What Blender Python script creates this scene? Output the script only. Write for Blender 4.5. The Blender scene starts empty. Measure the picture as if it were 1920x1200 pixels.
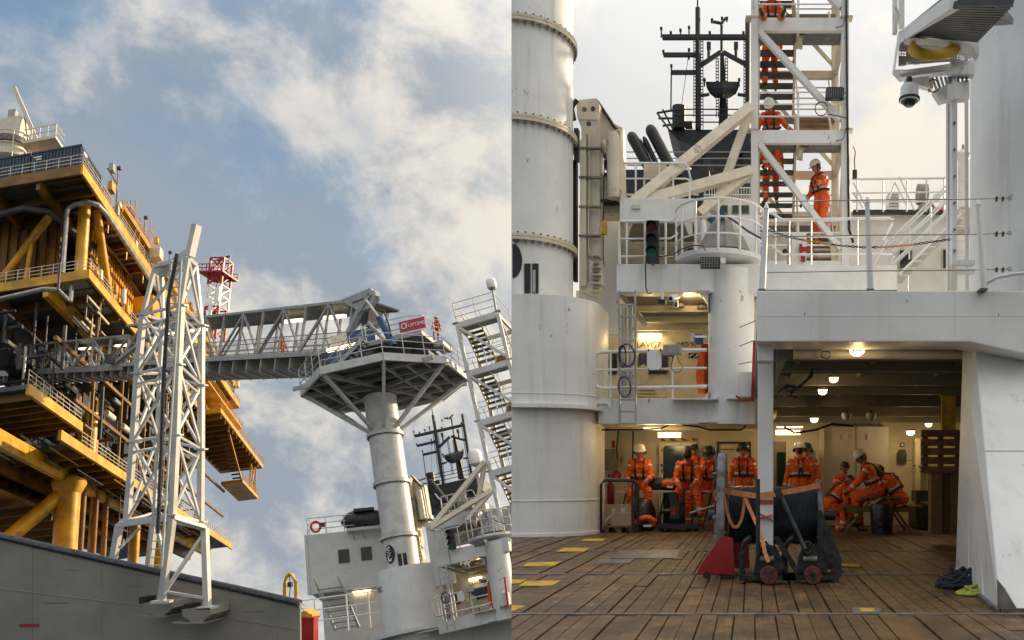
import bpy, bmesh, math, random
from mathutils import Vector, Matrix
random.seed(7)
PX, PY, F, CZ = 1410.0, 890.0, 1500.0, 1.1      # principal point and focal length in photo pixels, eye height
SC = bpy.context.scene
COL = SC.collection
# ------------------------------------------------------------------ camera
cam_d = bpy.data.cameras.new('camera')
cam = bpy.data.objects.new('camera', cam_d); COL.objects.link(cam)
cam.location = (0, 0, CZ); cam.rotation_euler = (math.radians(90), 0, 0)
cam_d.sensor_width = 36; cam_d.lens = 36 * F / 1920
cam_d.shift_x = -(PX - 960) / 1920; cam_d.shift_y = (PY - 600) / 1920
cam_d.clip_start = 0.1; cam_d.clip_end = 6000
SC.camera = cam
# ------------------------------------------------------------------ sun and sky
SUN_AZ, SUN_EL = math.radians(42), math.radians(17)      # azimuth clockwise from straight ahead
sd = Vector((math.sin(SUN_AZ) * math.cos(SUN_EL), math.cos(SUN_AZ) * math.cos(SUN_EL), math.sin(SUN_EL)))
sun_d = bpy.data.lights.new('sun', 'SUN'); sun = bpy.data.objects.new('sun', sun_d); COL.objects.link(sun)
sun_d.energy = 4.5; sun_d.angle = math.radians(2.0); sun_d.color = (1.0, 0.78, 0.52)
sun.rotation_euler = sd.to_track_quat('Z', 'Y').to_euler()
wd = bpy.data.worlds.new('World'); SC.world = wd; wd.use_nodes = True
NT = wd.node_tree; NT.nodes.clear()
def nd(t, **k):
    n = NT.nodes.new(t)
    for a, b in k.items(): setattr(n, a, b)
    return n
def vm(op, a, b=None):
    n = nd('ShaderNodeVectorMath', operation=op)
    for i, x in enumerate((a, b)):
        if x is None: continue
        if isinstance(x, tuple): n.inputs[i].default_value = x
        else: NT.links.new(x, n.inputs[i])
    return n
def mt(op, a, b=None, clamp=False):
    n = nd('ShaderNodeMath', operation=op, use_clamp=clamp)
    for i, x in enumerate((a, b)):
        if x is None: continue
        if isinstance(x, (int, float)): n.inputs[i].default_value = x
        else: NT.links.new(x, n.inputs[i])
    return n.outputs[0]
def smooth(x, lo, hi, a=0.0, b=1.0):
    n = nd('ShaderNodeMapRange', interpolation_type='SMOOTHSTEP')
    NT.links.new(x, n.inputs[0])
    for i, q in zip((1, 2, 3, 4), (lo, hi, a, b)): n.inputs[i].default_value = q
    return n.outputs[0]
def mixc(f, a, b):
    n = nd('ShaderNodeMix', data_type='RGBA')
    NT.links.new(f, n.inputs[0])
    for s, x in ((n.inputs[6], a), (n.inputs[7], b)):
        if isinstance(x, tuple): s.default_value = (*x, 1)
        else: NT.links.new(x, s)
    return n.outputs[2]
def noise(vec, scale, detail, rough=0.55, dist=0.0):
    n = nd('ShaderNodeTexNoise'); NT.links.new(vec, n.inputs['Vector'])
    n.inputs['Scale'].default_value = scale; n.inputs['Detail'].default_value = detail
    n.inputs['Roughness'].default_value = rough; n.inputs['Distortion'].default_value = dist
    return n.outputs[0]
tc = nd('ShaderNodeTexCoord'); dirv = tc.outputs['Generated']
sep = nd('ShaderNodeSeparateXYZ'); NT.links.new(dirv, sep.inputs[0])
sky = nd('ShaderNodeTexSky', sky_type='NISHITA'); sky.sun_disc = False
sky.sun_elevation = SUN_EL; sky.sun_rotation = SUN_AZ; sky.air_density = 1.2; sky.dust_density = 1.2; sky.ozone_density = 2.5
# cloud layer: noise over the view direction, flattened so that clouds lie in bands
cvec = vm('ADD', vm('MULTIPLY', dirv, (2.4, 2.4, 2.6)).outputs[0], (4.3, 1.7, 0.6)).outputs[0]
n_big = noise(cvec, 1.25, 3, 0.5, 0.15)
n_det = noise(cvec, 3.4, 9, 0.60, 0.15)
azs = mt('ADD', mt('MULTIPLY', sep.outputs[0], 0.95), mt('MULTIPLY', sep.outputs[1], 0.31))   # grows towards the sun's side
cov = mt('ADD', mt('MULTIPLY', n_big, 0.62), mt('MULTIPLY', n_det, 0.38))
bank = smooth(azs, -0.12, 0.16)                          # the overcast bank on the sun's side
low = smooth(sep.outputs[2], 0.36, 0.02)                 # clouds close up towards the horizon
cov = mt('ADD', cov, mt('ADD', mt('MULTIPLY', bank, 0.6), mt('MULTIPLY', low, 0.19)))
mask = smooth(cov, 0.365, 0.58)
n_sh = noise(vm('ADD', cvec, (9.1, 3.3, 2.0)).outputs[0], 2.6, 9, 0.62, 0.2)
shade = smooth(n_sh, 0.40, 0.60)
cl_a = mixc(shade, (2.25, 2.6, 3.05), (5.5, 5.15, 4.65))    # grey-blue undersides to warm lit tops
cl_b = mixc(shade, (5.2, 5.2, 5.1), (6.4, 5.9, 5.1))
cl = mixc(bank, cl_a, cl_b)
blue = mixc(smooth(sep.outputs[2], 0.0, 0.6), (2.4, 3.3, 4.2), (0.70, 1.60, 2.9))
sk = nd('ShaderNodeMix', data_type='RGBA'); sk.inputs[0].default_value = 0.72
NT.links.new(sky.outputs[0], sk.inputs[6]); NT.links.new(blue, sk.inputs[7])
allc0 = mixc(mask, sk.outputs[2], cl)
zen = smooth(sep.outputs[2], 0.35, 1.0, 1.0, 2.6)        # a cloudy sky is brighter overhead than near the horizon
allc = vm('SCALE', allc0).outputs[0]; NT.links.new(zen, allc.node.inputs['Scale'])
bg = nd('ShaderNodeBackground'); bg.inputs['Strength'].default_value = 0.105
NT.links.new(allc, bg.inputs['Color'])
wo = nd('ShaderNodeOutputWorld'); NT.links.new(bg.outputs[0], wo.inputs[0])
vs = SC.view_settings
vs.view_transform = 'Standard'; vs.look = 'None'; vs.gamma = 1.0; vs.exposure = 0.5; vs.use_curve_mapping = False
SC.cycles.use_denoising = True
SC.cycles.max_bounces = 6; SC.cycles.diffuse_bounces = 3; SC.cycles.glossy_bounces = 3
SC.cycles.transparent_max_bounces = 12; SC.cycles.sample_clamp_indirect = 4
# ------------------------------------------------------------------ materials
def mat(name, col, rough=0.5, metal=0.0, var=0.12, vscale=3.0, bump=0.0, bscale=40.0, rust=0.0, streak=0.0, spec=0.5,
        emit=None, estr=0.0, alpha=1.0, rnd=0.0, dark=None, grain=None, stain=0.0):
    m = bpy.data.materials.new(name); m.use_nodes = True
    t = m.node_tree; n = t.nodes; L = t.links
    p = n['Principled BSDF']
    p.inputs['Roughness'].default_value = rough; p.inputs['Metallic'].default_value = metal
    p.inputs['Specular IOR Level'].default_value = spec
    if emit:
        p.inputs['Emission Color'].default_value = (*emit, 1); p.inputs['Emission Strength'].default_value = estr
    geo = n.new('ShaderNodeNewGeometry')
    def nz(scale, det, vec=None, r=0.6):
        q = n.new('ShaderNodeTexNoise'); q.inputs['Scale'].default_value = scale; q.inputs['Detail'].default_value = det
        q.inputs['Roughness'].default_value = r
        L.new(vec or geo.outputs['Position'], q.inputs['Vector']); return q.outputs[0]
    def rmp(x, lo, hi, a=0.0, b=1.0):
        q = n.new('ShaderNodeMapRange'); q.interpolation_type = 'SMOOTHSTEP'
        L.new(x, q.inputs[0])
        for i, y in zip((1, 2, 3, 4), (lo, hi, a, b)): q.inputs[i].default_value = y
        return q.outputs[0]
    def mx(f, a, b):
        q = n.new('ShaderNodeMix'); q.data_type = 'RGBA'
        if isinstance(f, float): q.inputs[0].default_value = f
        else: L.new(f, q.inputs[0])
        for s, x in ((q.inputs[6], a), (q.inputs[7], b)):
            if isinstance(x, tuple): s.default_value = (*x, 1)
            else: L.new(x, s)
        return q.outputs[2]
    def scaled(v):
        q = n.new('ShaderNodeVectorMath'); q.operation = 'MULTIPLY'; q.inputs[1].default_value = v
        L.new(geo.outputs['Position'], q.inputs[0]); return q.outputs[0]
    lo = dark or tuple(x * (1 - var * 2.2) for x in col); hi = tuple(min(1, x * (1 + var * 0.5)) for x in col)
    c = mx(rmp(nz(vscale, 5), 0.3, 0.7), lo, hi)
    if grain:        # wood grain along an axis
        g = nz(1.0, 6, scaled(grain), 0.7)
        c = mx(rmp(g, 0.25, 0.75), tuple(x * 0.45 for x in col), c)
    if rnd:
        oi = n.new('ShaderNodeObjectInfo')
        c = mx(rmp(oi.outputs['Random'], 0, 1, 0, rnd), c, tuple(x * 0.42 for x in col))
    if stain:
        s = nz(1.7, 9, None, 0.72)
        c = mx(rmp(s, 0.44, 0.60, 0, stain), c, tuple(x * 0.22 for x in col))
        s = nz(7.0, 5, None, 0.7)
        c = mx(rmp(s, 0.52, 0.66, 0, stain * .8), c, tuple(x * 0.3 for x in col))
    if streak:
        s = nz(1.0, 5, scaled((5.0, 5.0, 0.35)), 0.6)
        c = mx(rmp(s, 0.52, 0.80, 0, streak), c, (0.30, 0.24, 0.16))
    if rust:
        s = nz(1.3, 8, scaled((3.0, 3.0, 1.6)), 0.7)
        c = mx(rmp(s, 0.675 - rust * 0.16, 0.73 - rust * 0.16, 0, 0.7), c, (0.13, 0.045, 0.015))
    L.new(c, p.inputs['Base Color'])
    L.new(rmp(nz(vscale * 2.3, 4), 0.3, 0.7, max(0.03, rough - 0.08), min(1, rough + 0.1)), p.inputs['Roughness'])
    if bump:
        b = n.new('ShaderNodeBump'); b.inputs['Strength'].default_value = bump; b.inputs['Distance'].default_value = 0.02
        if grain: L.new(nz(1.0, 6, scaled(grain), 0.7), b.inputs['Height'])
        else: L.new(nz(bscale, 4), b.inputs['Height'])
        L.new(b.outputs[0], p.inputs['Normal'])
    if alpha < 1: p.inputs['Alpha'].default_value = alpha
    return m
M = {}
M['white'] = mat('white_ship_paint', (0.77, 0.77, 0.75), 0.42, var=0.06, vscale=0.9, bump=0.16, bscale=2.2, streak=0.36, rust=0.26)
M['whitec'] = mat('clean_white_paint', (0.80, 0.79, 0.76), 0.4, var=0.06, vscale=2.5, streak=0.18)
M['cream'] = mat('cream_bulkhead_paint', (0.60, 0.53, 0.38), 0.5, var=0.10, vscale=1.8, streak=0.3, rust=0.08)
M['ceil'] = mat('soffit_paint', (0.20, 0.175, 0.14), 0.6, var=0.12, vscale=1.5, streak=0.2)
M['craneW'] = mat('ivory_crane_paint', (0.66, 0.58, 0.45), 0.42, var=0.08, vscale=2.5, rust=0.35, streak=0.35)
M['grey'] = mat('grey_galvanised_steel', (0.36, 0.37, 0.37), 0.45, 0.35, var=0.12, vscale=4)
M['towerW'] = mat('pale_grey_tower_paint', (0.50, 0.50, 0.48), 0.4, var=0.1, vscale=1.5, streak=0.2, rust=0.05)
M['crane_shaded'] = mat('ivory_paint_with_shade', (0.46, 0.41, 0.32), 0.45, var=0.1, vscale=2, rust=0.2, streak=0.3)  # ivory darkened in its colour to stand for shade on the sister ship
M['white_shaded'] = mat('weathered_white_paint_with_shade', (0.52, 0.52, 0.50), 0.42, var=0.07, vscale=0.6, bump=0.1, bscale=1.5, streak=0.35, rust=0.2)  # sister ship's white with shade put into the colour; streaks and rust are wear
M['gang'] = mat('grey_gangway_paint', (0.34, 0.34, 0.33), 0.45, 0.15, var=0.12, vscale=2)
M['gangd'] = mat('dark_grey_steel_plate', (0.075, 0.075, 0.08), 0.5, 0.2, var=0.2, vscale=1)
M['hull'] = mat('grey_glossy_hull_paint', (0.235, 0.22, 0.185), 0.2, var=0.12, vscale=0.35, bump=0.06, bscale=1.3, streak=0.12)
M['black'] = mat('black_paint', (0.016, 0.016, 0.018), 0.45, var=0.2)
M['rubber'] = mat('black_rubber', (0.02, 0.02, 0.022), 0.7, var=0.3, bump=0.1)
M['mast'] = mat('dark_mast_paint', (0.02, 0.021, 0.026), 0.5, var=0.2)
M['dgrey'] = mat('dark_grey_machinery', (0.045, 0.048, 0.052), 0.42, 0.3, var=0.3, vscale=9, rust=0.15)
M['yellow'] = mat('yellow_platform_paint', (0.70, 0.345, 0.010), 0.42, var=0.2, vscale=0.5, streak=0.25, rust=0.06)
M['yellow_shaded'] = mat('weathered_yellow_paint_with_shade', (0.21, 0.10, 0.010), 0.55, var=0.2, vscale=0.4, rust=0.2)  # platform yellow darkened as painted shade for undersides and recesses; rust is wear
M['plate'] = mat('grey_deck_plating', (0.08, 0.077, 0.074), 0.55, var=0.2, vscale=0.5)  # plating grey darkened to paint in the shade under the decks
M['pipe'] = mat('steel_pipe', (0.42, 0.41, 0.39), 0.35, 0.6, var=0.15, vscale=1.2)
M['navy'] = mat('navy_container_paint', (0.025, 0.045, 0.075), 0.42, var=0.15, vscale=0.8)
M['red'] = mat('red_paint', (0.32, 0.014, 0.016), 0.4, var=0.1, vscale=1)
M['signred'] = mat('red_sign_face', (0.45, 0.02, 0.035), 0.35, var=0.04)
M['blue'] = mat('blue_machine_paint', (0.02, 0.06, 0.17), 0.38, var=0.15, vscale=1)
M['wood'] = mat('worn_deck_plank', (0.275, 0.148, 0.058), 0.5, var=0.40, vscale=2.6, bump=1.0, rnd=0.85, grain=(16, 0.9, 16), stain=0.85)
M['joint'] = mat('dark_deck_caulk', (0.035, 0.024, 0.015), 0.8, var=0.3, vscale=6)
M['steelflat'] = mat('worn_steel_strip', (0.22, 0.20, 0.18), 0.45, 0.4, var=0.25, vscale=5, rust=0.4)
M['ypad'] = mat('yellow_deck_marking', (0.60, 0.36, 0.03), 0.6, var=0.2, vscale=7, rust=0.15)
M['pallet'] = mat('rough_pallet_wood', (0.27, 0.155, 0.07), 0.75, var=0.2, vscale=3, bump=0.4, rnd=0.4, grain=(9, 9, 9))
M['box'] = mat('cardboard', (0.42, 0.29, 0.17), 0.75, var=0.08)
M['orange'] = mat('orange_coverall_cloth', (0.88, 0.125, 0.010), 0.7, var=0.16, vscale=5, rnd=0.22, stain=0.12, bump=0.35, bscale=16)
M['redsuit'] = mat('red_coverall_cloth', (0.45, 0.02, 0.018), 0.7, var=0.14, vscale=7, bump=0.35, bscale=16)
M['vest'] = mat('bright_red_collar', (0.62, 0.05, 0.012), 0.65, var=0.12, vscale=7, bump=0.25, bscale=16)
M['reflect'] = mat('silver_reflective_tape', (0.62, 0.62, 0.60), 0.35, var=0.1, vscale=9)
M['skin'] = mat('skin', (0.36, 0.17, 0.10), 0.5, var=0.08, vscale=20)
M['boot'] = mat('dark_boot_leather', (0.03, 0.026, 0.024), 0.5, var=0.2, vscale=9)
M['hairm'] = mat('dark_hair', (0.02, 0.014, 0.010), 0.6, var=0.2, vscale=30)
M['helm'] = mat('white_helmet_shell', (0.72, 0.70, 0.62), 0.28, var=0.04, vscale=6)
M['helmy'] = mat('yellow_helmet_shell', (0.62, 0.45, 0.06), 0.3, var=0.04, vscale=6)
M['helmg'] = mat('dark_green_helmet_shell', (0.02, 0.035, 0.028), 0.3, var=0.1, vscale=6)
M['glass'] = mat('dark_window_glass', (0.015, 0.018, 0.022), 0.08, var=0.1)
M['gglass'] = mat('green_tinted_glass', (0.03, 0.055, 0.045), 0.12, var=0.3, vscale=1.2)
M['lamp'] = mat('lit_fluorescent_tube', (0.9, 0.85, 0.7), 0.5, var=0.0, emit=(1.0, 0.80, 0.42), estr=5.0)
M['lampB'] = mat('lit_lamp_glass', (0.9, 0.85, 0.7), 0.5, var=0.0, emit=(1.0, 0.86, 0.55), estr=2.2)
M['lampL'] = mat('lit_gangway_tube', (0.9, 0.85, 0.7), 0.5, var=0.0, emit=(1.0, 0.88, 0.50), estr=1.6)
M['canvas'] = mat('grey_canvas', (0.30, 0.28, 0.25), 0.75, var=0.12, vscale=5, bump=0.5, bscale=6, streak=0.4)
M['strap'] = mat('orange_webbing', (0.62, 0.23, 0.075), 0.65, var=0.12, vscale=12)
M['redtape'] = mat('red_barrier_tape', (0.55, 0.09, 0.03), 0.5, var=0.1)
M['purple'] = mat('purple_hose', (0.10, 0.045, 0.22), 0.4, var=0.15)
M['cable'] = mat('black_cable', (0.012, 0.011, 0.012), 0.5, var=0.2)
M['drum'] = mat('dark_cable_winding', (0.040, 0.052, 0.064), 0.33, var=0.3, vscale=4)
M['flange'] = mat('scuffed_spool_flange', (0.20, 0.18, 0.18), 0.6, var=0.35, vscale=6, rust=0.3)
M['tread'] = mat('brown_stair_tread', (0.30, 0.19, 0.085), 0.6, var=0.2, vscale=6)
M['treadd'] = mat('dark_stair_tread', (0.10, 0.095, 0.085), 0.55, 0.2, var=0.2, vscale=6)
M['grate'] = mat('grey_grating', (0.20, 0.21, 0.22), 0.5, 0.3, var=0.15, vscale=6)
M['text'] = mat('black_lettering', (0.03, 0.025, 0.02), 0.6, var=0.05)
M['textw'] = mat('white_lettering', (0.75, 0.75, 0.73), 0.5, var=0.03)
M['sea'] = mat('sea_water', (0.02, 0.05, 0.06), 0.12, var=0.2, vscale=0.05, bump=0.5, bscale=0.3)
M['chain'] = mat('dark_chain', (0.08, 0.07, 0.06), 0.5, 0.5, var=0.2)
M['chaino'] = mat('orange_chain', (0.75, 0.30, 0.06), 0.5, var=0.1)
M['rope'] = mat('dark_blue_rope', (0.02, 0.03, 0.042), 0.75, var=0.3, vscale=20, bump=0.6, bscale=60)
M['ropey'] = mat('lime_yellow_rope', (0.50, 0.55, 0.08), 0.7, var=0.2, vscale=20, bump=0.6, bscale=60)
M['yfix'] = mat('yellow_rubber_hoop', (0.85, 0.50, 0.03), 0.4, var=0.10, vscale=8, rust=0.1)
M['curtain'] = mat('dark_green_cloth', (0.012, 0.05, 0.035), 0.8, var=0.3, vscale=9)
M['greenlens'] = mat('unlit_green_lens', (0.015, 0.13, 0.11), 0.2, var=0.1)
M['redlens'] = mat('unlit_red_lens', (0.10, 0.01, 0.012), 0.2, var=0.1)
M['wire'] = mat('steel_wire', (0.35, 0.33, 0.30), 0.4, 0.6, var=0.1)
M['bag'] = mat('black_plastic_bag', (0.014, 0.015, 0.017), 0.28, var=0.3, bump=0.8, bscale=14)
M['wallgrey'] = mat('grey_white_partition', (0.50, 0.47, 0.43), 0.5, var=0.05, vscale=2)
# a hazard-stripe strip: diagonal stripes from world position
hz = mat('hazard_stripes', (0.6, 0.4, 0.03), 0.5); t_ = hz.node_tree
wv = t_.nodes.new('ShaderNodeTexWave'); wv.inputs['Scale'].default_value = 2.6; wv.bands_direction = 'DIAGONAL'
g_ = t_.nodes.new('ShaderNodeNewGeometry'); t_.links.new(g_.outputs['Position'], wv.inputs['Vector'])
rp_ = t_.nodes.new('ShaderNodeValToRGB'); rp_.color_ramp.interpolation = 'CONSTANT'
rp_.color_ramp.elements[0].color = (0.02, 0.02, 0.02, 1); rp_.color_ramp.elements[1].color = (0.6, 0.38, 0.02, 1); rp_.color_ramp.elements[1].position = 0.5
t_.links.new(wv.outputs['Color'], rp_.inputs[0]); t_.links.new(rp_.outputs[0], t_.nodes['Principled BSDF'].inputs['Base Color'])
M['hazard'] = hz
# wire mesh: real openings through transparency (a fine net on a flat panel)
ms = mat('wire_mesh_net', (0.42, 0.42, 0.41), 0.5, 0.3); t_ = ms.node_tree
br = t_.nodes.new('ShaderNodeTexBrick')
for k_, v_ in (('Scale', 1.0), ('Mortar Size', 0.035), ('Brick Width', 0.16), ('Row Height', 0.12)): br.inputs[k_].default_value = v_
cb_ = t_.nodes.new('ShaderNodeCombineXYZ'); sp_ = t_.nodes.new('ShaderNodeSeparateXYZ'); g_ = t_.nodes.new('ShaderNodeNewGeometry')
t_.links.new(g_.outputs['Position'], sp_.inputs[0])
t_.links.new(sp_.outputs[0], cb_.inputs[0]); t_.links.new(sp_.outputs[2], cb_.inputs[1])
t_.links.new(cb_.outputs[0], br.inputs['Vector']); t_.links.new(br.outputs['Fac'], t_.nodes['Principled BSDF'].inputs['Alpha'])
M['mesh'] = ms
# ------------------------------------------------------------------ mesh helpers
def W(u, v, d): return Vector(((u - PX) / F * d, d, CZ + (PY - v) / F * d))
def X(u, d): return (u - PX) / F * d
def Z(v, d): return CZ + (PY - v) / F * d
def GY(v): return CZ * F / (v - PY)          # depth of a point of the deck seen at row v
class MB:
    def __init__(s, Mx=None): s.v = []; s.f = []; s.M = Mx
    def add(s, vs, fs):
        o = len(s.v)
        for p in vs:
            p = Vector(p); s.v.append(s.M @ p if s.M else p)
        s.f += [tuple(i + o for i in f) for f in fs]
        return s
    def bb(s, a, b):
        (x0, y0, z0), (x1, y1, z1) = a, b
        return s.add([(x0,y0,z0),(x1,y0,z0),(x1,y1,z0),(x0,y1,z0),(x0,y0,z1),(x1,y0,z1),(x1,y1,z1),(x0,y1,z1)],
                     [(0,3,2,1),(4,5,6,7),(0,1,5,4),(1,2,6,5),(2,3,7,6),(3,0,4,7)])
    def box(s, c, d):
        return s.bb([c[i] - d[i] / 2 for i in range(3)], [c[i] + d[i] / 2 for i in range(3)])
    def bar(s, p, q, w, h=None, up=(0, 0, 1)):
        p, q = Vector(p), Vector(q); h = h or w
        t = (q - p).normalized(); u = Vector(up)
        if abs(t.dot(u.normalized())) > 0.98: u = Vector((0, 1, 0))
        a = t.cross(u).normalized(); b = a.cross(t)
        vs = [e + a * (i * w / 2) + b * (j * h / 2) for e in (p, q) for i, j in ((-1,-1),(1,-1),(1,1),(-1,1))]
        return s.add(vs, [(0,1,2,3),(7,6,5,4),(0,4,5,1),(1,5,6,2),(2,6,7,3),(3,7,4,0)])
    def tube(s, p, q, r, n=8, r2=None):
        p, q = Vector(p), Vector(q); r2 = r if r2 is None else r2
        t = (q - p).normalized(); u = Vector((0,0,1)) if abs(t.z) < 0.9 else Vector((0,1,0))
        a = t.cross(u).normalized(); b = a.cross(t)
        vs = [e + a * (math.cos(k*2*math.pi/n)*rr) + b * (math.sin(k*2*math.pi/n)*rr) for e, rr in ((p, r), (q, r2)) for k in range(n)]
        fs = [(k, (k+1) % n, n + (k+1) % n, n + k) for k in range(n)] + [tuple(range(n-1, -1, -1)), tuple(range(n, 2*n))]
        return s.add(vs, fs)
    def path(s, pts, r, n=6, flat=None, closed=False):
        pts = [Vector(p) for p in pts]; N = len(pts)
        vs = []
        up = Vector((0, 0, 1))
        for i, p in enumerate(pts):
            a0 = pts[(i-1) % N] if (i or closed) else pts[0]; a1 = pts[(i+1) % N] if (i < N-1 or closed) else pts[-1]
            t = (a1 - a0).normalized()
            if abs(t.dot(up)) > 0.95: uu = Vector((0, 1, 0))
            else: uu = up
            a = t.cross(uu).normalized(); b = a.cross(t)
            ra, rb = (r, r) if flat is None else (r, flat)
            vs += [p + a * (math.cos(k*2*math.pi/n)*ra) + b * (math.sin(k*2*math.pi/n)*rb) for k in range(n)]
        fs = [(i*n+k, i*n+(k+1) % n, ((i+1) % N)*n+(k+1) % n, ((i+1) % N)*n+k) for i in range(N if closed else N-1) for k in range(n)]
        if not closed: fs += [tuple(range(n-1, -1, -1)), tuple(range((N-1)*n, N*n))]
        return s.add(vs, fs)
    def prism(s, poly, ext):
        n = len(poly); e = Vector(ext); P = [Vector(p) for p in poly]
        return s.add(P + [p + e for p in P], [tuple(range(n-1, -1, -1)), tuple(range(n, 2*n))] + [(k, (k+1) % n, n+(k+1) % n, n+k) for k in range(n)])
    def lathe(s, prof, c=(0,0,0), n=24, ax=None):
        """prof: (radius, height) pairs; ax: 3x3 whose z column is the axis"""
        c = Vector(c); vs = []
        for r, h in prof:
            for k in range(n):
                q = Vector((math.cos(k*2*math.pi/n)*r, math.sin(k*2*math.pi/n)*r, h))
                vs.append(c + (ax @ q if ax else q))
        m = len(prof)
        fs = [(i*n+k, i*n+(k+1) % n, (i+1)*n+(k+1) % n, (i+1)*n+k) for i in range(m-1) for k in range(n)]
        if prof[0][0] > 1e-4: fs.append(tuple(range(n-1, -1, -1)))
        if prof[-1][0] > 1e-4: fs.append(tuple(range((m-1)*n, m*n)))
        return s.add(vs, fs)
    def slab(s, u0, v0, u1, v1, d, t=0.1):
        """a box whose front face at depth d covers the photo rectangle"""
        return s.bb((X(u0, d), d, Z(v1, d)), (X(u1, d), d + t, Z(v0, d)))
    def ppoly(s, pts, d, t=0.1):
        return s.prism([W(u, v, d) for u, v in pts], (0, t, 0))
    def pbar(s, a, b, w, h=None): return s.bar(W(*a), W(*b), w, h, (0, -1, 0.01))
    def ptube(s, a, b, r, n=8): return s.tube(W(*a), W(*b), r, n)
    def ppath(s, pts, d, r, n=6): return s.path([W(p[0], p[1], p[2] if len(p) > 2 else d) for p in pts], r, n)
    def build(s, name, m, parent=None, label=None, cat=None, group=None, kind=None, smooth=False, bevel=0):
        root = parent
        while root is not None and root.parent is not None: root = root.parent
        if root is not None: L0 = Vector(root['_o'])
        else:
            xs = [min(p[i] for p in s.v) for i in range(3)]; xb = [max(p[i] for p in s.v) for i in range(3)]
            L0 = Vector(((xs[0]+xb[0])/2, (xs[1]+xb[1])/2, xs[2]))
        me = bpy.data.meshes.new(name)
        me.from_pydata([tuple(p - L0) for p in s.v], [], s.f)
        bm = bmesh.new(); bm.from_mesh(me); bmesh.ops.recalc_face_normals(bm, faces=bm.faces)
        if bevel: bmesh.ops.bevel(bm, geom=list(bm.edges), offset=bevel, segments=2, affect='EDGES', profile=.6)
        bm.to_mesh(me); bm.free()
        me.materials.append(M[m] if isinstance(m, str) else m)
        if smooth:
            for p in me.polygons: p.use_smooth = True
            me.set_sharp_from_angle(angle=math.radians(40))
        o = bpy.data.objects.new(name, me); COL.objects.link(o)
        if root is not None: o.parent = parent
        else: o.location = L0; o['_o'] = tuple(L0)
        return tag(o, label, cat, group, kind)
def tag(o, label=None, cat=None, group=None, kind=None):
    if label: o['label'] = label
    if cat: o['category'] = cat
    if group: o['group'] = group
    if kind: o['kind'] = kind
    return o
def thing(name, loc, label=None, cat=None, group=None, kind=None):
    o = bpy.data.objects.new(name, None); COL.objects.link(o)
    o.location = loc; o['_o'] = tuple(loc); o.empty_display_size = 0.1
    return tag(o, label, cat, group, kind)
def copy_tree(o, parent=None):
    c = o.copy(); COL.objects.link(c); c.parent = parent
    for ch in o.children: copy_tree(ch, c)
    return c
SHADED = {'white_ship_paint': 'white_shaded', 'clean_white_paint': 'white_shaded', 'ivory_crane_paint': 'crane_shaded', 'cream_bulkhead_paint': 'crane_shaded'}
def paint_shade(o):            # sister ship: shade put in by darker copies of the same paints
    for sl in getattr(o, 'material_slots', ()):
        if sl.material and sl.material.name in SHADED: nm = SHADED[sl.material.name]; sl.link = 'OBJECT'; sl.material = M[nm]
    for ch in o.children: paint_shade(ch)
def place_copy(o, T, label):
    c = copy_tree(o); paint_shade(c); c.matrix_world = T @ Matrix.Translation(Vector(o['_o'])); c['label'] = label
    return c
def text(s, size, p, ex, ez, m, parent=None, name='lettering', depth=0.004, **k):
    cu = bpy.data.curves.new(name, 'FONT'); cu.body = s; cu.size = size; cu.extrude = depth; cu.resolution_u = 3
    cu.align_x = 'CENTER'; cu.align_y = 'CENTER'
    o = bpy.data.objects.new(name, cu); COL.objects.link(o)
    dg = bpy.context.evaluated_depsgraph_get(); dg.update()
    me = o.evaluated_get(dg).to_mesh()
    ex, ez = Vector(ex).normalized(), Vector(ez).normalized(); ey = ez.cross(ex)
    b = MB()
    b.add([Vector(p) + ex * q.co.x + ez * q.co.y - ey * q.co.z for q in me.vertices], [tuple(f.vertices) for f in me.polygons])
    o.evaluated_get(dg).to_mesh_clear(); bpy.data.objects.remove(o); bpy.data.curves.remove(cu)
    return b.build(name, m, parent, **k)
def frame(o, ex, ez):
    """orthonormal frame: x near ex, z exactly ez"""
    ez = Vector(ez).normalized(); ex = Vector(ex); ex = (ex - ez * ex.dot(ez)).normalized(); ey = ez.cross(ex)
    m = Matrix((ex, ey, ez)).transposed().to_4x4(); m.translation = Vector(o); return m
def railing(name, pts, h, label, group=None, parent=None, up=(0, 0, 1), rails=3, r=0.02, step=1.2, m='whitec', Mx=None, posts=True):
    P = [(Mx @ Vector(p)) if Mx else Vector(p) for p in pts]
    U = Vector(up); U = ((Mx.to_3x3() @ U) if Mx else U).normalized()
    t = parent or thing(name, P[0], label, 'railing', group)
    for k in range(1, rails + 1):
        hh = h * k / rails
        MB().path([p + U * hh for p in P], r * (1.25 if k == rails else 0.85), 6).build('rail', m, t, smooth=True)
    if posts:
        for i in range(len(P) - 1):
            L = (P[i+1] - P[i]).length; n = max(1, round(L / step))
            for k in range(n + (i == len(P) - 2)):
                q = P[i].lerp(P[i+1], k / n)
                MB().tube(q, q + U * h, r, 6).build('post', m, t, smooth=True)
    return t
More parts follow.
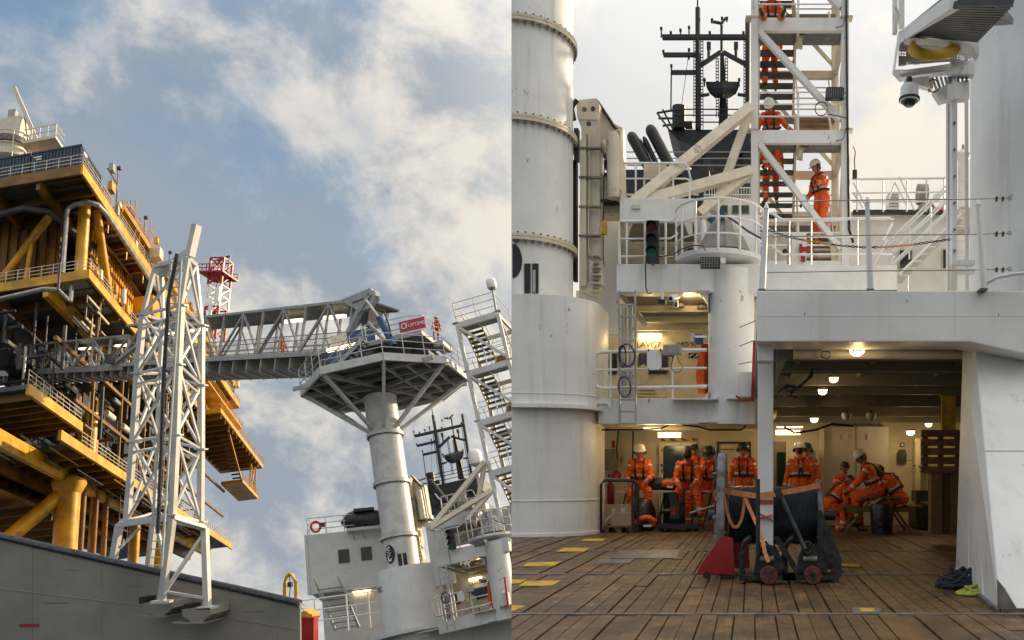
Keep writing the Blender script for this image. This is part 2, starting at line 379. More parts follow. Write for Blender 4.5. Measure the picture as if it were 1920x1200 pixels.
# ================================================================== NEAR SHIP: the setting
SEAM = (959.0 - PX) / F                      # the ship's outer edge: X = SEAM * Y
def clip(poly, keep=lambda p: p[0] - SEAM * p[1]):
    out = []
    for i in range(len(poly)):
        a, b = poly[i], poly[(i+1) % len(poly)]; ka, kb = keep(a), keep(b)
        if ka >= 0: out.append(a)
        if ka * kb < 0:
            t = ka / (ka - kb); out.append(tuple(a[j] + (b[j] - a[j]) * t for j in range(2)))
    return out
def vprism(mb, poly, z0, z1): return mb.prism([(x, y, z0) for x, y in poly], (0, 0, z1 - z0))
def dcyl(mb, xc, yc, r, z0, z1, n=72):
    return vprism(mb, clip([(xc + r * math.cos(2*math.pi*k/n), yc + r * math.sin(2*math.pi*k/n)) for k in range(n)]), z0, z1)

# ---- deck: caulk bed and hull below, planks, steel strips
deck = vprism(MB(), clip([(-9, -1.5), (7, -1.5), (7, 18.2), (-9, 18.2)]), -0.5, -0.035).build('deck', 'joint', kind='structure')
vprism(MB(), clip([(-9, -1.5), (7, -1.5), (7, 18.2), (-9, 18.2)], lambda p: p[0] - SEAM * p[1] - 0.02), -4.0, -0.5).build('hull_side', 'hull', deck)
ROWS = [4.35, GY(1151), GY(1076.5), GY(1032.5), 15.05, 17.6]
PW = 0.128
n_pl = 0
for i in range(len(ROWS) - 1):
    y0, y1 = ROWS[i] + 0.035, ROWS[i+1] - 0.035
    off = random.uniform(0, PW)
    x = math.floor(SEAM * y1 / PW) * PW - off
    while x < 5.0:
        w = PW * random.choice((1, 1, 1, 1, 1.25))
        segs = [y0, y1]
        if random.random() < 0.09: segs.insert(1, y0 + (y1 - y0) * random.uniform(0.3, 0.7))
        for a, b in zip(segs[:-1], segs[1:]):
            g_ = [random.uniform(.002, .009) for _ in range(4)]
            q = clip([(x + g_[0], a + .006), (x + w - g_[1], a + .006), (x + w - g_[2], b - .006), (x + g_[3], b - .006)])
            inside = x < (1.98 if b < 8.4 else 2.15 if a < 8.4 else 4.4)
            if len(q) > 2 and inside and n_pl < 298:
                dz = random.uniform(-0.012, 0.006); mb = MB()
                vprism(mb, q, -0.04, dz); mb.build('plank', 'wood', deck); n_pl += 1
        x += w
for y in ROWS[1:-1]:
    vprism(MB(), clip([(-9, y - 0.028), (5, y - 0.028), (5, y + 0.028), (-9, y + 0.028)]), -0.03, 0.004).build('steel_strip', 'steelflat', deck)
def floor_patch(name, pts, m, h=0.009, **k):
    q = clip([(X(u, GY(v)), GY(v)) for u, v in pts]); return vprism(MB(), q, 0.001, h).build(name, m, deck, **k)
for p in ([(940,1130),(966,1137),(975,1137),(985,1138),(957,1149),(940,1149)],
          [(940,1088),(988,1088),(975,1094),(940,1096)],
          [(986,1091),(1052,1090),(1036,1099),(972,1100)],
          [(990,1056),(1052,1054),(1038,1062),(980,1063)],
          [(1058,1028),(1106,1028),(1095,1035),(1043,1035)],
          [(1096,1011),(1138,1010),(1130,1015),(1088,1015)],
          [(1578,1058),(1612,1058),(1612,1063),(1578,1063)],
          [(1612,1142),(1640,1142),(1638,1148),(1614,1148)]):
    floor_patch('yellow_plate', p, 'ypad')
for p in ([(1160,1034),(1275,1031),(1268,1047),(1145,1047)], [(1124,1050),(1190,1048),(1180,1057),(1116,1058)],
          [(1265,988),(1345,988),(1345,993),(1262,993)], [(1597,1140),(1652,1140),(1650,1152),(1600,1152)]):
    floor_patch('steel_plate', p, 'steelflat', 0.006)

# ---- hangar: back bulkhead, ceiling, partitions
BK = 17.4
hang = MB().bb((X(1100, BK), BK, -0.03), (X(1850, BK), BK + 0.2, 2.75)).build('back_wall', 'cream', kind='structure')
MB().slab(1546, 800, 1666, 985.5, BK - 0.32, 0.3).build('partition', 'wallgrey', hang)
MB().slab(1605.2, 800, 1606.2, 984, BK - 0.335, 0.02).build('panel_joint', 'grey', hang)
for u in (1580, 1626): MB().slab(u, 813, u + 10, 825, BK - 0.36, 0.04).build('access_hatch', 'cream', hang)
MB().slab(1536, 800, 1545, 985, BK - 0.45, 0.1).build('door_frame', 'craneW', hang)
MB().slab(1514, 845, 1529, 985, BK - 0.6, 0.06).build('grey_post', 'grey', hang)
MB().slab(1666, 985, 1800, 915, BK - 0.06, 0.05).build('dado_panel', 'cream', hang)
CL = 2.46
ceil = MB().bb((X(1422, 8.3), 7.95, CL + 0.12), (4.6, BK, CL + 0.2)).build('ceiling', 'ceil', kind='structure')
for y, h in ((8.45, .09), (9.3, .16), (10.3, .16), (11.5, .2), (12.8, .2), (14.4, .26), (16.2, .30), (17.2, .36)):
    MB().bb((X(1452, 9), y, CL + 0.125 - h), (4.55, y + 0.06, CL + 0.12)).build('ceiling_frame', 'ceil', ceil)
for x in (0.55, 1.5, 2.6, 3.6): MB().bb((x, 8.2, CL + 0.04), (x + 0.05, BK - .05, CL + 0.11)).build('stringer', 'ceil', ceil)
MB().tube((0.45, 8.7, CL - .05), (2.3, 8.7, CL - .05), 0.055, 10).build('ceiling_pipe', 'craneW', ceil, smooth=True)
MB().tube((0.45, 9.9, CL - .08), (3.0, 9.9, CL - .08), 0.03, 8).build('ceiling_pipe', 'ceil', ceil, smooth=True)
MB().path([W(1470,800,13), W(1490,812,13), W(1530,806,13), W(1560,795,13), W(1600,799,13)], 0.02).build('cable_run', 'cable', ceil)
MB().bb((4.5, 8.75, -.03), (4.7, 17.4, 2.57)).build('inner_side_wall', 'cream', kind='structure')
# ceiling under the gallery (left bay at deck level)
lc = MB().bb((X(1110, 14.9), 14.95, 2.16), (X(1422, 15), BK, 2.26)).build('gallery_soffit', 'cream', kind='structure')
for y in (15.5, 16.2, 16.9): MB().bb((X(1120, 15), y, 2.02), (X(1422, 15), y + 0.05, 2.155)).build('soffit_frame', 'cream', lc)
MB().path([W(1128,806,15.2), W(1200,806,15.2), W(1240,803,15.2), W(1255,797,15.2)], 0.018).build('cable_run', 'cable', lc)
MB().path([W(1280,797,15.2), W(1310,800,15.2), W(1330,806,15.2), W(1390,806,15.2), W(1400,797,15.2)], 0.018).build('cable_run', 'cable', lc)
MB().path([W(1160,806,16.8), W(1156,840,16.8), W(1158,862,16.8), W(1166,866,16.8), W(1164,858,16.8)], 0.016).build('cable_run', 'cable', lc)
MB().path([W(1187,806,17.1), W(1186,860,17.1), W(1192,870,17.1)], 0.016).build('cable_run', 'cable', lc)
MB().bb((X(1422, 15), 8.75, 0.0), (X(1422, 15) + 0.06, 8.76, 0.01)).build('deck_socket', 'steelflat', deck)
# steel door, notices and furniture of the bulkhead
dr = thing('watertight_door', W(1270, 985, BK - .1), 'dark green-glazed sliding door under a hazard-striped lintel', 'door')
MB().ppoly([(1236,985),(1236,830),(1304,830),(1304,985),(1299,985),(1299,842),(1294,836),(1247,836),(1243,840),(1243,985)], BK - .14, .12).build('door_frame', 'craneW', dr)
MB().slab(1243, 836, 1299, 985, BK - .08, .06).build('glazing', 'gglass', dr)
MB().slab(1241, 822, 1303, 826.5, BK - .15, .04).build('hazard_strip', 'hazard', dr)
for v in (842, 870, 880): MB().slab(1233, v, 1242, v + 4, BK - .2, .1).build('hinge', 'steelflat', dr)
MB().ptube((1237, 832, BK - .2), (1237, 985, BK - .2), .02).build('pull_bar', 'craneW', dr)
d2 = thing('inner_door', W(1375, 985, BK - .1), 'cream steel door with dark frame behind the standing worker', 'door')
MB().ppoly([(1344,985),(1344,828),(1408,828),(1408,985),(1404,985),(1404,832),(1348,832),(1348,985)], BK - .1, .08).build('door_frame', 'dgrey', d2)
MB().slab(1348, 832, 1404, 985, BK - .05, .04).build('door_leaf', 'cream', d2)
MB().slab(1352, 842, 1378, 843.5, BK - .07, .02).build('door_stay', 'dgrey', d2)
dd = thing('doorway', W(1465, 985, BK - .1), 'open doorway hung with a dark green curtain', 'door')
MB().slab(1450, 828, 1474, 985, BK - .06, .05).build('opening', 'ceil', dd)
cm = MB(); pts = [W(1457 + i * 1.6, 848, BK - .12 - .04 * (i % 2)) for i in range(11)]
for i in range(10): cm.add([pts[i], pts[i+1], pts[i+1] - Vector((0, 0, .95)), pts[i] - Vector((0, 0, .95))], [(0, 1, 2, 3)])
cm.build('curtain', 'curtain', dd)
nt = thing('notice_board', W(1196, 860, BK - .02), 'small framed notice on the cream bulkhead under a lamp', 'notice')
MB().slab(1189, 812, 1210, 826, BK - .03, .02).build('sheet', 'wallgrey', nt); MB().slab(1193, 833, 1204, 846, BK - .03, .02).build('frame', 'cream', nt)
tp = thing('wall_telephone', W(1692, 868, BK - .1), 'dark wall telephone box with a square sign above', 'telephone')
MB().ppoly([(1684,866),(1684,848),(1688,843),(1697,843),(1700,848),(1700,866),(1694,868)], BK - .14, .12).build('housing', 'dgrey', tp)
MB().slab(1688, 830, 1696, 838, BK - .04, .03).build('sign_plate', 'black', tp)
MB().slab(1690, 832, 1694, 836, BK - .045, .004).build('sign_symbol', 'textw', tp)
MB().slab(1687, 850, 1693, 862, BK - .17, .05).build('handset', 'black', tp)
MB().slab(1703, 845, 1712, 863, BK - .03, .015).build('label_sheet', 'cream', tp)
sl = thing('door_leaf_open', W(1730, 985, 16.8), 'cream door leaf standing open beside the telephone', 'door')
MB().slab(1716, 822, 1726, 958, 16.9, .3).build('leaf', 'cream', sl)
MB().pbar((1712, 873, 16.8), (1717, 873, 16.8), .02).build('handle', 'dgrey', sl); MB().pbar((1722, 873, 16.8), (1727, 879, 16.8), .02).build('handle', 'dgrey', sl)
st = thing('step_block', W(1745, 985, 15.9), 'low grey-green step block beneath the lit bulkhead', 'step')
MB().slab(1718, 920, 1800, 940, 16.4, .5).build('upper_step', 'dgrey', st); MB().slab(1718, 948, 1800, 990, 16, .8).build('lower_step', 'dgrey', st)

# ---- portal beam, near pillar, column
beam = thing('portal_beam', (1.8, 7.8, 2.4), 'deep white box beam spanning the hangar opening', 'beam')
BD = 7.8
MB().ppoly([(1419.5,545),(1960,545),(1960,672),(1898,658),(1818,640.5),(1419.5,640.5)], BD, .5).build('beam_box', 'white', beam, bevel=.012)
MB().slab(1419.8, 640.5, 1450, 676, 8.0, .25).build('end_bracket', 'white', beam)
MB().ppoly([(1455,640),(1490,640),(1462,700),(1455,720)], 8.8, .05).build('knee_plate', 'ceil', beam)
MB().slab(1420, 543.6, 1682, 545.5, 7.83, .05).build('weld_lip', 'steelflat', beam)
for u in (1520, 1668, 1790): MB().slab(u, 546, u + .7, 640, BD - .003, .01).build('weld_seam', 'whitec', beam)
MB().slab(1421, 592, 1930, 592.6, BD - .003, .01).build('weld_seam', 'whitec', beam)
for u, v in ((1508, 586), (1872, 588), (1700, 561)): MB().slab(u, v, u + 1.5, v + 5, BD - .004, .01).build('chipped_patch', 'steelflat', beam)
MB().bb((X(1419.5, BD), BD + .49, 2.72), (7.0, 18.2, 2.80)).build('upper_deck', 'white', kind='structure')
col = thing('portal_column', W(1435, 1084, 8.5), 'slim white square column wrapped with red tape in front of the cable spool', 'column')
MB().slab(1421, 676, 1450, 1084, 8.5, .17).build('shaft', 'white', col, bevel=.012)
MB().slab(1424, 937.5, 1451, 945.5, 8.49, .19).build('red_tape', 'redtape', col)
MB().pbar((1423, 962, 8.48), (1451, 977, 8.48), .012, .03).build('red_tape', 'redtape', col)
MB().pbar((1423, 972, 8.48), (1451, 965, 8.47), .012, .03).build('red_tape', 'redtape', col)
MB().slab(1415, 1080, 1456, 1086, 8.4, .3).build('foot_plate', 'white', col)
pil = thing('raked_pillar', (2.6, 7.4, 0), 'massive white raked pillar plate beside the rope coils', 'pillar')
F0, G0, F1, G1 = Vector((2.0, 6.45, -.02)), Vector((2.19, 8.62, -.02)), Vector((2.30, 8.25, 2.42)), Vector((2.24, 8.52, 2.42))
pm = MB(); E0, E1, H0, H1 = Vector((4.2, 6.45, -.02)), Vector((4.2, 8.25, 2.42)), Vector((4.2, 8.7, -.02)), Vector((4.2, 8.7, 2.42))
pm.add([F0, G0, H0, E0, F1, G1, H1, E1], [(0,1,2,3),(4,7,6,5),(0,4,5,1),(3,2,6,7),(0,3,7,4),(1,5,6,2)])
pm.build('plate', 'white', pil, bevel=.015)
MB().add([F0+Vector((-.02,0,0)), F0+Vector((-.02,.02,.28)), F0+Vector((.14,-.012,.03)), F0+Vector((.14,-.012,0)), F0+Vector((.05,.03,.2))], [(0,1,4,2,3)]).build('scuffed_toe', 'steelflat', pil)
MB().bar(F0 + Vector((-.03,-.03,.03)), G0 + Vector((-.03,0,.03)), .03).build('weld_bead', 'steelflat', pil)
for f in (.3, .62): MB().bar(F0.lerp(G0, f).lerp(F1.lerp(G1, f), .02) + Vector((-.004,0,0)), F0.lerp(G0, f).lerp(F1.lerp(G1, f), .99) + Vector((-.004,0,0)), .008).build('weld_seam', 'whitec', pil)
MB().bar(F0.lerp(F1, .55) + Vector((0,-.004,0)), E0.lerp(E1, .55) + Vector((0,-.004,0)), .008).build('weld_seam', 'whitec', pil)
MB().bar(F0 + Vector((0,-.015,.03)), E0 + Vector((0,-.015,.03)), .03).build('weld_bead', 'steelflat', pil)

# ---- big white drum and pedestal at the ship's side
drum = thing('pedestal_drum', (X(945,15.65), 15.65, 0), 'broad round white pedestal base rising from the timber deck', 'pedestal')
def rdrum(mb, g, z0, z1, n=120):
    P = []
    for k in range(n):
        a = 2 * math.pi * k / n; c, q = math.cos(a), math.sin(a)
        P.append((-4.70 + (1.86 + g) * math.copysign(abs(c) ** .62, c), 15.35 + (1.33 + g) * math.copysign(abs(q) ** .62, q)))
    return vprism(mb, clip(P), z0, z1)
rdrum(MB(), -.05, 0, Z(765, 14.05)).build('lower_shell', 'white', drum, smooth=True)
rdrum(MB(), .02, Z(765, 14.05), Z(552, 14.05)).build('upper_shell', 'white', drum, smooth=True)
rdrum(MB(), .12, Z(764, 14.0), Z(757, 14.0)).build('rubbing_ledge', 'white', drum, smooth=True)
rdrum(MB(), -.02, 0, .055).build('weld_skirt', 'white', drum, smooth=True)
rdrum(MB(), -.038, Z(940, 14.1), Z(938.5, 14.1)).build('weld_seam', 'whitec', drum, smooth=True)
rdrum(MB(), .03, Z(738, 14.1), Z(737, 14.1)).build('weld_seam', 'whitec', drum, smooth=True)
MB().ppoly([(1100,750),(1146,750),(1146,770),(1138,757),(1100,757)], 14.75, .2).build('ledge_bracket', 'white', drum)
ped = thing('gangway_pedestal_shaft', (X(958,15.3), 15.3, Z(552,14.2)), 'tall white flanged pedestal tube standing on the round base, bolted ring joints', 'pedestal')
PXC, PYC, PR = X(984, 15.3), 15.32, X(1072, 15.3) - X(984, 15.3)
for i, (va, vb) in enumerate(((552, 437), (437, 210), (210, 20), (20, -140))):
    dcyl(MB(), PXC, PYC, PR, Z(va, 14.2) - .02, Z(vb, 14.2)).build('shaft_section', 'white', ped, smooth=True)
bolts = MB()
for v in (437, 210, 20):
    z = Z(v, 14.2)
    dcyl(MB(), PXC, PYC, PR + .085, z + .006, z + .055).build('flange', 'craneW', ped, smooth=True)
    dcyl(MB(), PXC, PYC, PR + .085, z - .055, z - .002).build('flange', 'craneW', ped, smooth=True)
    for k in range(44):
        a = 2 * math.pi * k / 44; p = Vector((PXC + (PR + .05) * math.cos(a), PYC + (PR + .05) * math.sin(a), z))
        if p.x - SEAM * p.y > .02: bolts.tube(p - Vector((0, 0, .11)), p + Vector((0, 0, .09)), .022, 6)
b_ = bolts.build('flange_bolts', 'steelflat', ped, kind='stuff')
# half-hidden round emblem and the slotted vent on the shaft
def on_ped(u, v, off=.012):          # point on the pedestal surface seen at a pixel
    dx, dz = (u - PX) / F, (PY - v) / F
    A = dx * dx + 1; B = -2 * (dx * PXC + PYC); Cc = PXC ** 2 + PYC ** 2 - (PR + off) ** 2
    y = (-B - math.sqrt(max(0, B * B - 4 * A * Cc))) / (2 * A); return Vector((dx * y, y, CZ + dz * y))
em = MB(); ring = []
for k in range(25):
    a = math.pi * (k / 24 - .5); ring.append(on_ped(961 + 18 * math.cos(a), 489 + 32 * math.sin(a), .015))
em.add([on_ped(961, 489, .015)] + ring, [(0, i, i+1) for i in range(1, 25)])
em.build('emblem', 'black', ped)
for u0, u1 in ((983, 995), (998, 1010)):
    vm_ = MB(); g = [(u0, 494), (u1, 494), (u1, 550), (u0, 550)]
    vm_.add([on_ped(u, v, .02) for u, v in g] + [on_ped(u, v, -.05) for u, v in g], [(0,1,2,3),(0,4,5,1),(1,5,6,2),(2,6,7,3),(3,7,4,0)])
    vm_.build('vent_slot', 'rubber', ped)
MB().add([on_ped(u, v, .026) for u, v in ((999,506),(1004,506),(1004,548),(999,548))], [(0,1,2,3)]).build('vent_label', 'grey', ped)

# ---- gallery block (two-storey white superstructure end)
GF = 14.8
gal = thing('gallery_block', W(1270, 795, GF), 'white two storey gallery block with an open lit bay', 'superstructure')
MB().slab(1122, 747, 1421, 795, GF, .3).build('lower_fascia', 'white', gal, bevel=.012)
MB().slab(1156, 495, 1428, 548, GF, .35).build('upper_fascia', 'white', gal, bevel=.012)
MB().ppoly([(1296,547),(1328,547),(1328,585),(1325,566),(1318,555),(1308,549.5)], GF + .02, .3).build('corner_gusset', 'white', gal)
MB().ppoly([(1312,748),(1328,748),(1328,734),(1324,742),(1318,746)], GF + .02, .3).build('corner_gusset', 'white', gal)
GB = 17.6
MB().slab(1080, 545, 1425, 775, GB, .15).build('bay_back_wall', 'cream', gal)
MB().bb((X(1090, GB), GF + .3, Z(747, GF) - .25), (X(1425, GB) + .3, GB, Z(747, GF) - .2)).build('bay_floor', 'cream', gal)
cq = MB(); zf, zb = Z(548, GF) + .1, Z(618, GB)
cq.add([(X(1157,GF),GF+.3,zf),(X(1420,GF),GF+.3,zf),(X(1420,GF),GB,zb),(X(1195,GF),GB,zb)], [(0,1,2,3)]); cq.prism([(X(1157,GF),GF+.3,zf+.05),(X(1420,GF),GF+.3,zf+.05),(X(1420,GF),GB,zb+.05)], (0,0,.05))
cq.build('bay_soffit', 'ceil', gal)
for k in (.35, .62, .86):
    y = GF + .3 + (GB - GF - .3) * k; z = zf + (zb - zf) * k
    MB().bb((X(1185, y), y, z - .12), (X(1420, GF), y + .05, z)).build('soffit_beam', 'cream', gal)
for u in (1275, 1300, 1318): MB().tube((X(u,16), 15.6 + (u % 7) * .15, zf - .18), (X(u,16), 15.6 + (u % 7) * .15, zf - .12), .11, 14).build('soffit_boss', 'ceil', gal, smooth=True)
MB().slab(1086, 395, 1160, 625, 16.8, .2).build('wing_wall', 'white', gal)
MB().slab(1127, 621, 1160, 627, 16.75, .1).build('ledge', 'white', gal)
MB().slab(1405, 548, 1425, 795, 15.6, .3).build('end_wall', 'cream', gal)
for u0, v0, u1, v1 in ((1127, 660, 1157, 702), (1197, 661, 1252, 701)):
    w_ = MB().ppoly([(u0,v0+3),(u0+3,v0),(u1-3,v0),(u1,v0+3),(u1,v1-3),(u1-3,v1),(u0+3,v1),(u0,v1-3)], GB - .05, .05).build('window', 'dgrey', gal)
    MB().slab(u0 + 3, v0 + 3, u1 - 3, v1 - 3, GB - .06, .012).build('pane', 'glass', w_)
cyl = MB(); zc0, zc1 = Z(795, 14.7), Z(500, 14.7)
cyl.lathe([(.50, zc0), (.46, zc0 + .3), (.435, zc0 + .6), (.435, zc1 - .4), (.44, zc1)], (X(1371, 15.1), 15.1, 0), 40)
cyl.build('round_column', 'white', gal, smooth=True)
for a, b, v in ((1260, 1342, 748), (1362, 1425, 747), (1309, 1344, 791), (1303, 1330, 543)):
    MB().slab(a, v - 1.5, b, v + 1, 14.55, .3).build('lip_plate', 'white', gal)
MB().ppoly([(1384,795),(1387,752),(1416,748),(1416,795)], 14.62, .02).build('side_bracket', 'white', gal)
MB().slab(1382, 697, 1411, 744, 14.3, .25).build('cable_box', 'whitec', gal, bevel=.012)
MB().pbar((1415, 640, 14.2), (1411, 752, 14.2), .06, .08).build('red_post', 'red', gal)
MB().pbar((1380, 742, 14.2), (1390, 752, 14.2), .03).build('red_post', 'red', gal)
MB().pbar((1390, 752, 14.2), (1412, 751, 14.2), .03).build('red_post', 'red', gal)
for a, b in (((1386,614),(1418,601)), ((1387,649),(1415,638)), ((1385,683),(1412,678))):
    MB().pbar((*a, 14.3), (*b, 14.1), .015).build('turnbuckle', 'wire', gal)
# upper storey behind the gallery
MB().slab(1162, 372, 1302, 416, 15.6, .8).build('locker_block', 'whitec', gal, bevel=.012)
MB().slab(1165, 416, 1300, 420, 15.7, 1.2).build('locker_soffit', 'ceil', gal)
MB().slab(1160, 400, 1300, 500, 17.0, .2).build('upper_wall', 'cream', gal)
MB().ppoly([(1166,418),(1186,418),(1180,432),(1178,446),(1172,432)], 15.65, .06).build('bracket', 'craneW', gal)
MB().ppoly([(1282,416),(1298,416),(1298,440),(1290,438)], 15.6, .06).build('bracket', 'craneW', gal)
MB().slab(1300, 403, 1425, 500, 17.2, .2).build('upper_wall', 'whitec', gal)
MB().tube(W(1296,473,16.95), W(1296,473,16.8), .09, 16).build('vent_mouth', 'dgrey', gal, smooth=True)
for u, v in ((1243, 463), (1238, 432)): MB().slab(u, v, u + 5, v + 5, 16.95, .04).build('wall_fitting', 'grey', gal)
text('LAVG7', .175, W(1216, 647, GB - .05), (1,0,0), (0,0,1), 'text', gal)
text('IMO 97', .15, W(1288, 646, GB - .05), (1,0,0), (0,0,1), 'text', gal)
for u in (1291, 1302):
    s_ = MB().slab(u, 662, u + 9, 671, GB - .04, .02).build('safety_sign', 'curtain', gal); MB().pbar((u+2, 669, GB-.045), (u+7, 664, GB-.045), .02).build('arrow', 'textw', s_)
# superstructure on the far side of the stair tower
hs = thing('accommodation_house', W(1700, 545, 20), 'cream white accommodation wall with two dark rounded windows', 'superstructure')
MB().slab(1425, 397, 1826, 600, 20, .4).build('wall', 'whitec', hs)
MB().slab(1424, 497, 1682, 560, 13.6, .25).build('coaming', 'whitec', hs)
MB().slab(1600, 393, 1800, 398, 19.8, .3).build('deck_edge', 'dgrey', hs)
for u0, v0, u1, v1 in ((1685, 467, 1712, 505), (1766, 466, 1786, 505)):
    w_ = MB().ppoly([(u0,v0+3),(u0+3,v0),(u1-3,v0),(u1,v0+3),(u1,v1-3),(u1-3,v1),(u0+3,v1),(u0,v1-3)], 19.94, .05).build('window', 'craneW', hs)
    MB().slab(u0 + 2.5, v0 + 2.5, u1 - 2.5, v1 - 2.5, 19.93, .012).build('pane', 'glass', w_)
MB().ppoly([(1796,395),(1830,385),(1830,425),(1796,432)], 19, .5).build('wing_bracket', 'cream', hs)
MB().path([W(1695,512,13.5), W(1700,512,13.5), W(1702,516,13.5), W(1702,545,13.5)], .01).build('conduit', 'grey', hs)
# huge round white trunk beside the portal
tr = thing('ventilation_tower', (X(1825, 9) + 1.6, 9.4, 2.8), 'huge smooth white trunk rising above the portal beam', 'trunk')
MB().lathe([(1.58, 2.78), (1.58, 9.5)], (X(1826, 9.4) + 1.62, 9.5, 0), 64).build('shell', 'white', tr, smooth=True)
MB().path([W(1838,545,7.8), W(1850,530,7.75), W(1870,520,7.7), W(1900,514,7.65), W(1925,512,7.6)], .02).build('weld_seam', 'whitec', tr)
# ================================================================== NEAR SHIP: fittings
FAC = []        # things of the gallery face that the distant sister view repeats
# ---- strip lamps
def glow(p, e, parent, r=.12, col=(1.0, .70, .32)):
    ld = bpy.data.lights.new('lamp_glow', 'POINT'); ld.energy = e; ld.color = col; ld.shadow_soft_size = r
    o = bpy.data.objects.new('lamp_glow', ld); COL.objects.link(o); o.parent = parent; o.location = Vector(p) - Vector(parent['_o'])
def strip(u0, v0, u1, v1, d, label, group='lit strip lamps', m='lamp', parent=None, e=8):
    t = thing('strip_lamp', W((u0+u1)/2, v1, d), label, 'lamp', group)
    MB().slab(u0, v0, u1, v1, d - .03, .06).build('tube', m, t)
    MB().slab(u0 - 2, v0 - 2.5, u1 + 2, v0 - .3, d - .05, .1).build('housing', 'whitec', t)
    if e: glow(W((u0+u1)/2, v1 + 6, d - .25), e, t)
    return t
L1 = strip(1197, 626.5, 1239, 634, 17.5, 'lit strip lamp above the LAVG7 lettering'); FAC.append(L1)
L2 = strip(1273, 552, 1312, 559, 15.6, 'lit strip lamp under the upper bay soffit beside the camera'); FAC.append(L2)
strip(1234, 812.5, 1276, 820, 16.4, 'lit strip lamp above the hazard-striped door')
strip(1207, 803, 1238, 805.5, 15.4, 'thin lit strip lamp tight under the gallery soffit', e=6)
strip(1455, 808, 1500, 815, 16.6, 'lit strip lamp above the curtained doorway')
strip(1457, 800, 1505, 801.8, 15.5, 'thin bright strip under the hangar ceiling', e=0)
def bulkhead_lamp(u, v, d, w, label, e=3.5):
    t = thing('bulkhead_lamp', W(u, v, d), label, 'lamp', 'ceiling lamps in the hangar')
    k = w / 2
    MB().ppoly([(u-k,v-k*.55),(u+k,v-k*.55),(u+k*.85,v+k*.15),(u+k*.4,v+k*.5),(u-k*.4,v+k*.5),(u-k*.85,v+k*.15)], d - .04, .09).build('lens', 'lampB', t)
    MB().slab(u - k, v - k * 1.1, u + k, v - k * .58, d - .06, .12).build('housing', 'dgrey', t)
    MB().pbar((u - k * .1, v - k * .5, d - .06), (u - k * .1, v + k * .2, d - .06), .012).build('guard', 'dgrey', t)
    for q in (-.55, .35): MB().pbar((u + k * q, v - k * .5, d - .06), (u + k * q, v + k * .3, d - .06), .01).build('guard', 'dgrey', t)
    MB().pbar((u - k * .9, v - k * .1, d - .06), (u + k * .9, v - k * .1, d - .06), .01).build('guard', 'dgrey', t)
    glow(W(u, v + w * .55, d - .1), e, t, .06)
    return t
bulkhead_lamp(1608.5, 658, 8.4, 30, 'large lit bulkhead lamp hanging just inside the portal beam', 2)
bulkhead_lamp(1564, 712, 10.8, 17, 'small lit lamp on the third ceiling frame of the hangar')
bulkhead_lamp(1543, 735, 11.6, 17, 'small lit lamp on the fourth ceiling frame of the hangar')
bulkhead_lamp(1527, 788, 14.2, 15, 'lit lamp hanging near the standing worker in the hangar')
bulkhead_lamp(1708, 812, 16.4, 15, 'lit lamp above the wall telephone', 11)
bulkhead_lamp(1742, 797, 15.2, 12, 'flat lit lamp beside the stacked timber', 4)
for u in (1587, 1633):
    t = thing('ceiling_dome', W(u, 787, 14.2), ('unlit round ceiling dome nearer the lit lamps under the hangar roof' if u < 1600 else 'unlit round ceiling dome nearer the stacked timber under the hangar roof'), 'lamp', 'unlit ceiling domes')
    MB().lathe([(.09, .06), (.085, 0), (.06, -.05), (.001, -.075)], W(u, 781, 14.2), 16).build('bowl', 'grey', t, smooth=True)
    MB().tube(W(u, 781, 14.2) + Vector((0,0,.05)), W(u, 781, 14.2) + Vector((0,0,.12)), .03).build('stem', 'dgrey', t)
pr = thing('projector_lamp', W(1548, 655, 8.7), 'cream cylindrical floodlight with a dangling cable inside the portal', 'lamp')
MB().tube(W(1536,651,8.7), W(1562,648,8.75), .07, 16).build('body', 'craneW', pr, smooth=True)
MB().path([W(1548+9*math.cos(a), 665+7*math.sin(a), 8.6) for a in [k*.6 for k in range(11)]], .007).build('cable', 'cable', pr)
nb = thing('netting', W(1500,735,9.6), 'dark green scrap of netting snagged under the ceiling', 'netting')
MB().path([W(1458,736,9.6), W(1475,722,9.6), W(1498,727,9.6), W(1515,711,9.6), W(1525,690,9.6), W(1522,706,9.6), W(1505,719,9.6), W(1485,736,9.6), W(1470,728,9.6), W(1488,722,9.6), W(1482,742,9.6), W(1495,745,9.6)], .016).build('strand', 'rope', nb)
# ---- ladder in front of the bay with hoses
lad = thing('vertical_ladder', W(1176, 798, 14.55), 'grey aluminium ladder hung with purple hoses in front of the bay', 'ladder'); FAC.append(lad)
for u in (1161, 1191): MB().pbar((u, 545, 14.5), (u + 1, 798, 14.5), .03, .05).build('stile', 'grey', lad)
for k in range(12): MB().pbar((1162, 549 + k * 22.3, 14.5), (1191, 549 + k * 22.3, 14.5), .03).build('rung', 'grey', lad)
def coil(u, v, ru, rv, d, n, r, m, name, label, cat='hose', group=None):
    pts = []
    for k in range(n * 18):
        a = k * 2 * math.pi / 18; j = 1 + .05 * math.sin(k * .7) + .03 * (k // 18 % 3 - 1)
        pts.append(W(u + ru * j * math.cos(a), v + rv * j * math.sin(a), d - .02 * (k // 18) / n))
    o = MB().path(pts, r).build(name, m, None, label, cat, group, smooth=True); return o
FAC.append(coil(1176, 666, 14, 21, 14.42, 4, .014, 'purple', 'hose_coil', 'purple hose coil tangled with black cable high on the ladder'))
FAC.append(coil(1171, 725, 11.5, 19, 14.42, 3, .013, 'purple', 'hose_coil', 'tidy oval purple hose coil low on the ladder'))
FAC.append(coil(1167, 668, 7, 20, 14.38, 3, .011, 'cable', 'cable_coil', 'black cable loops hanging over the upper purple hose', 'cable'))
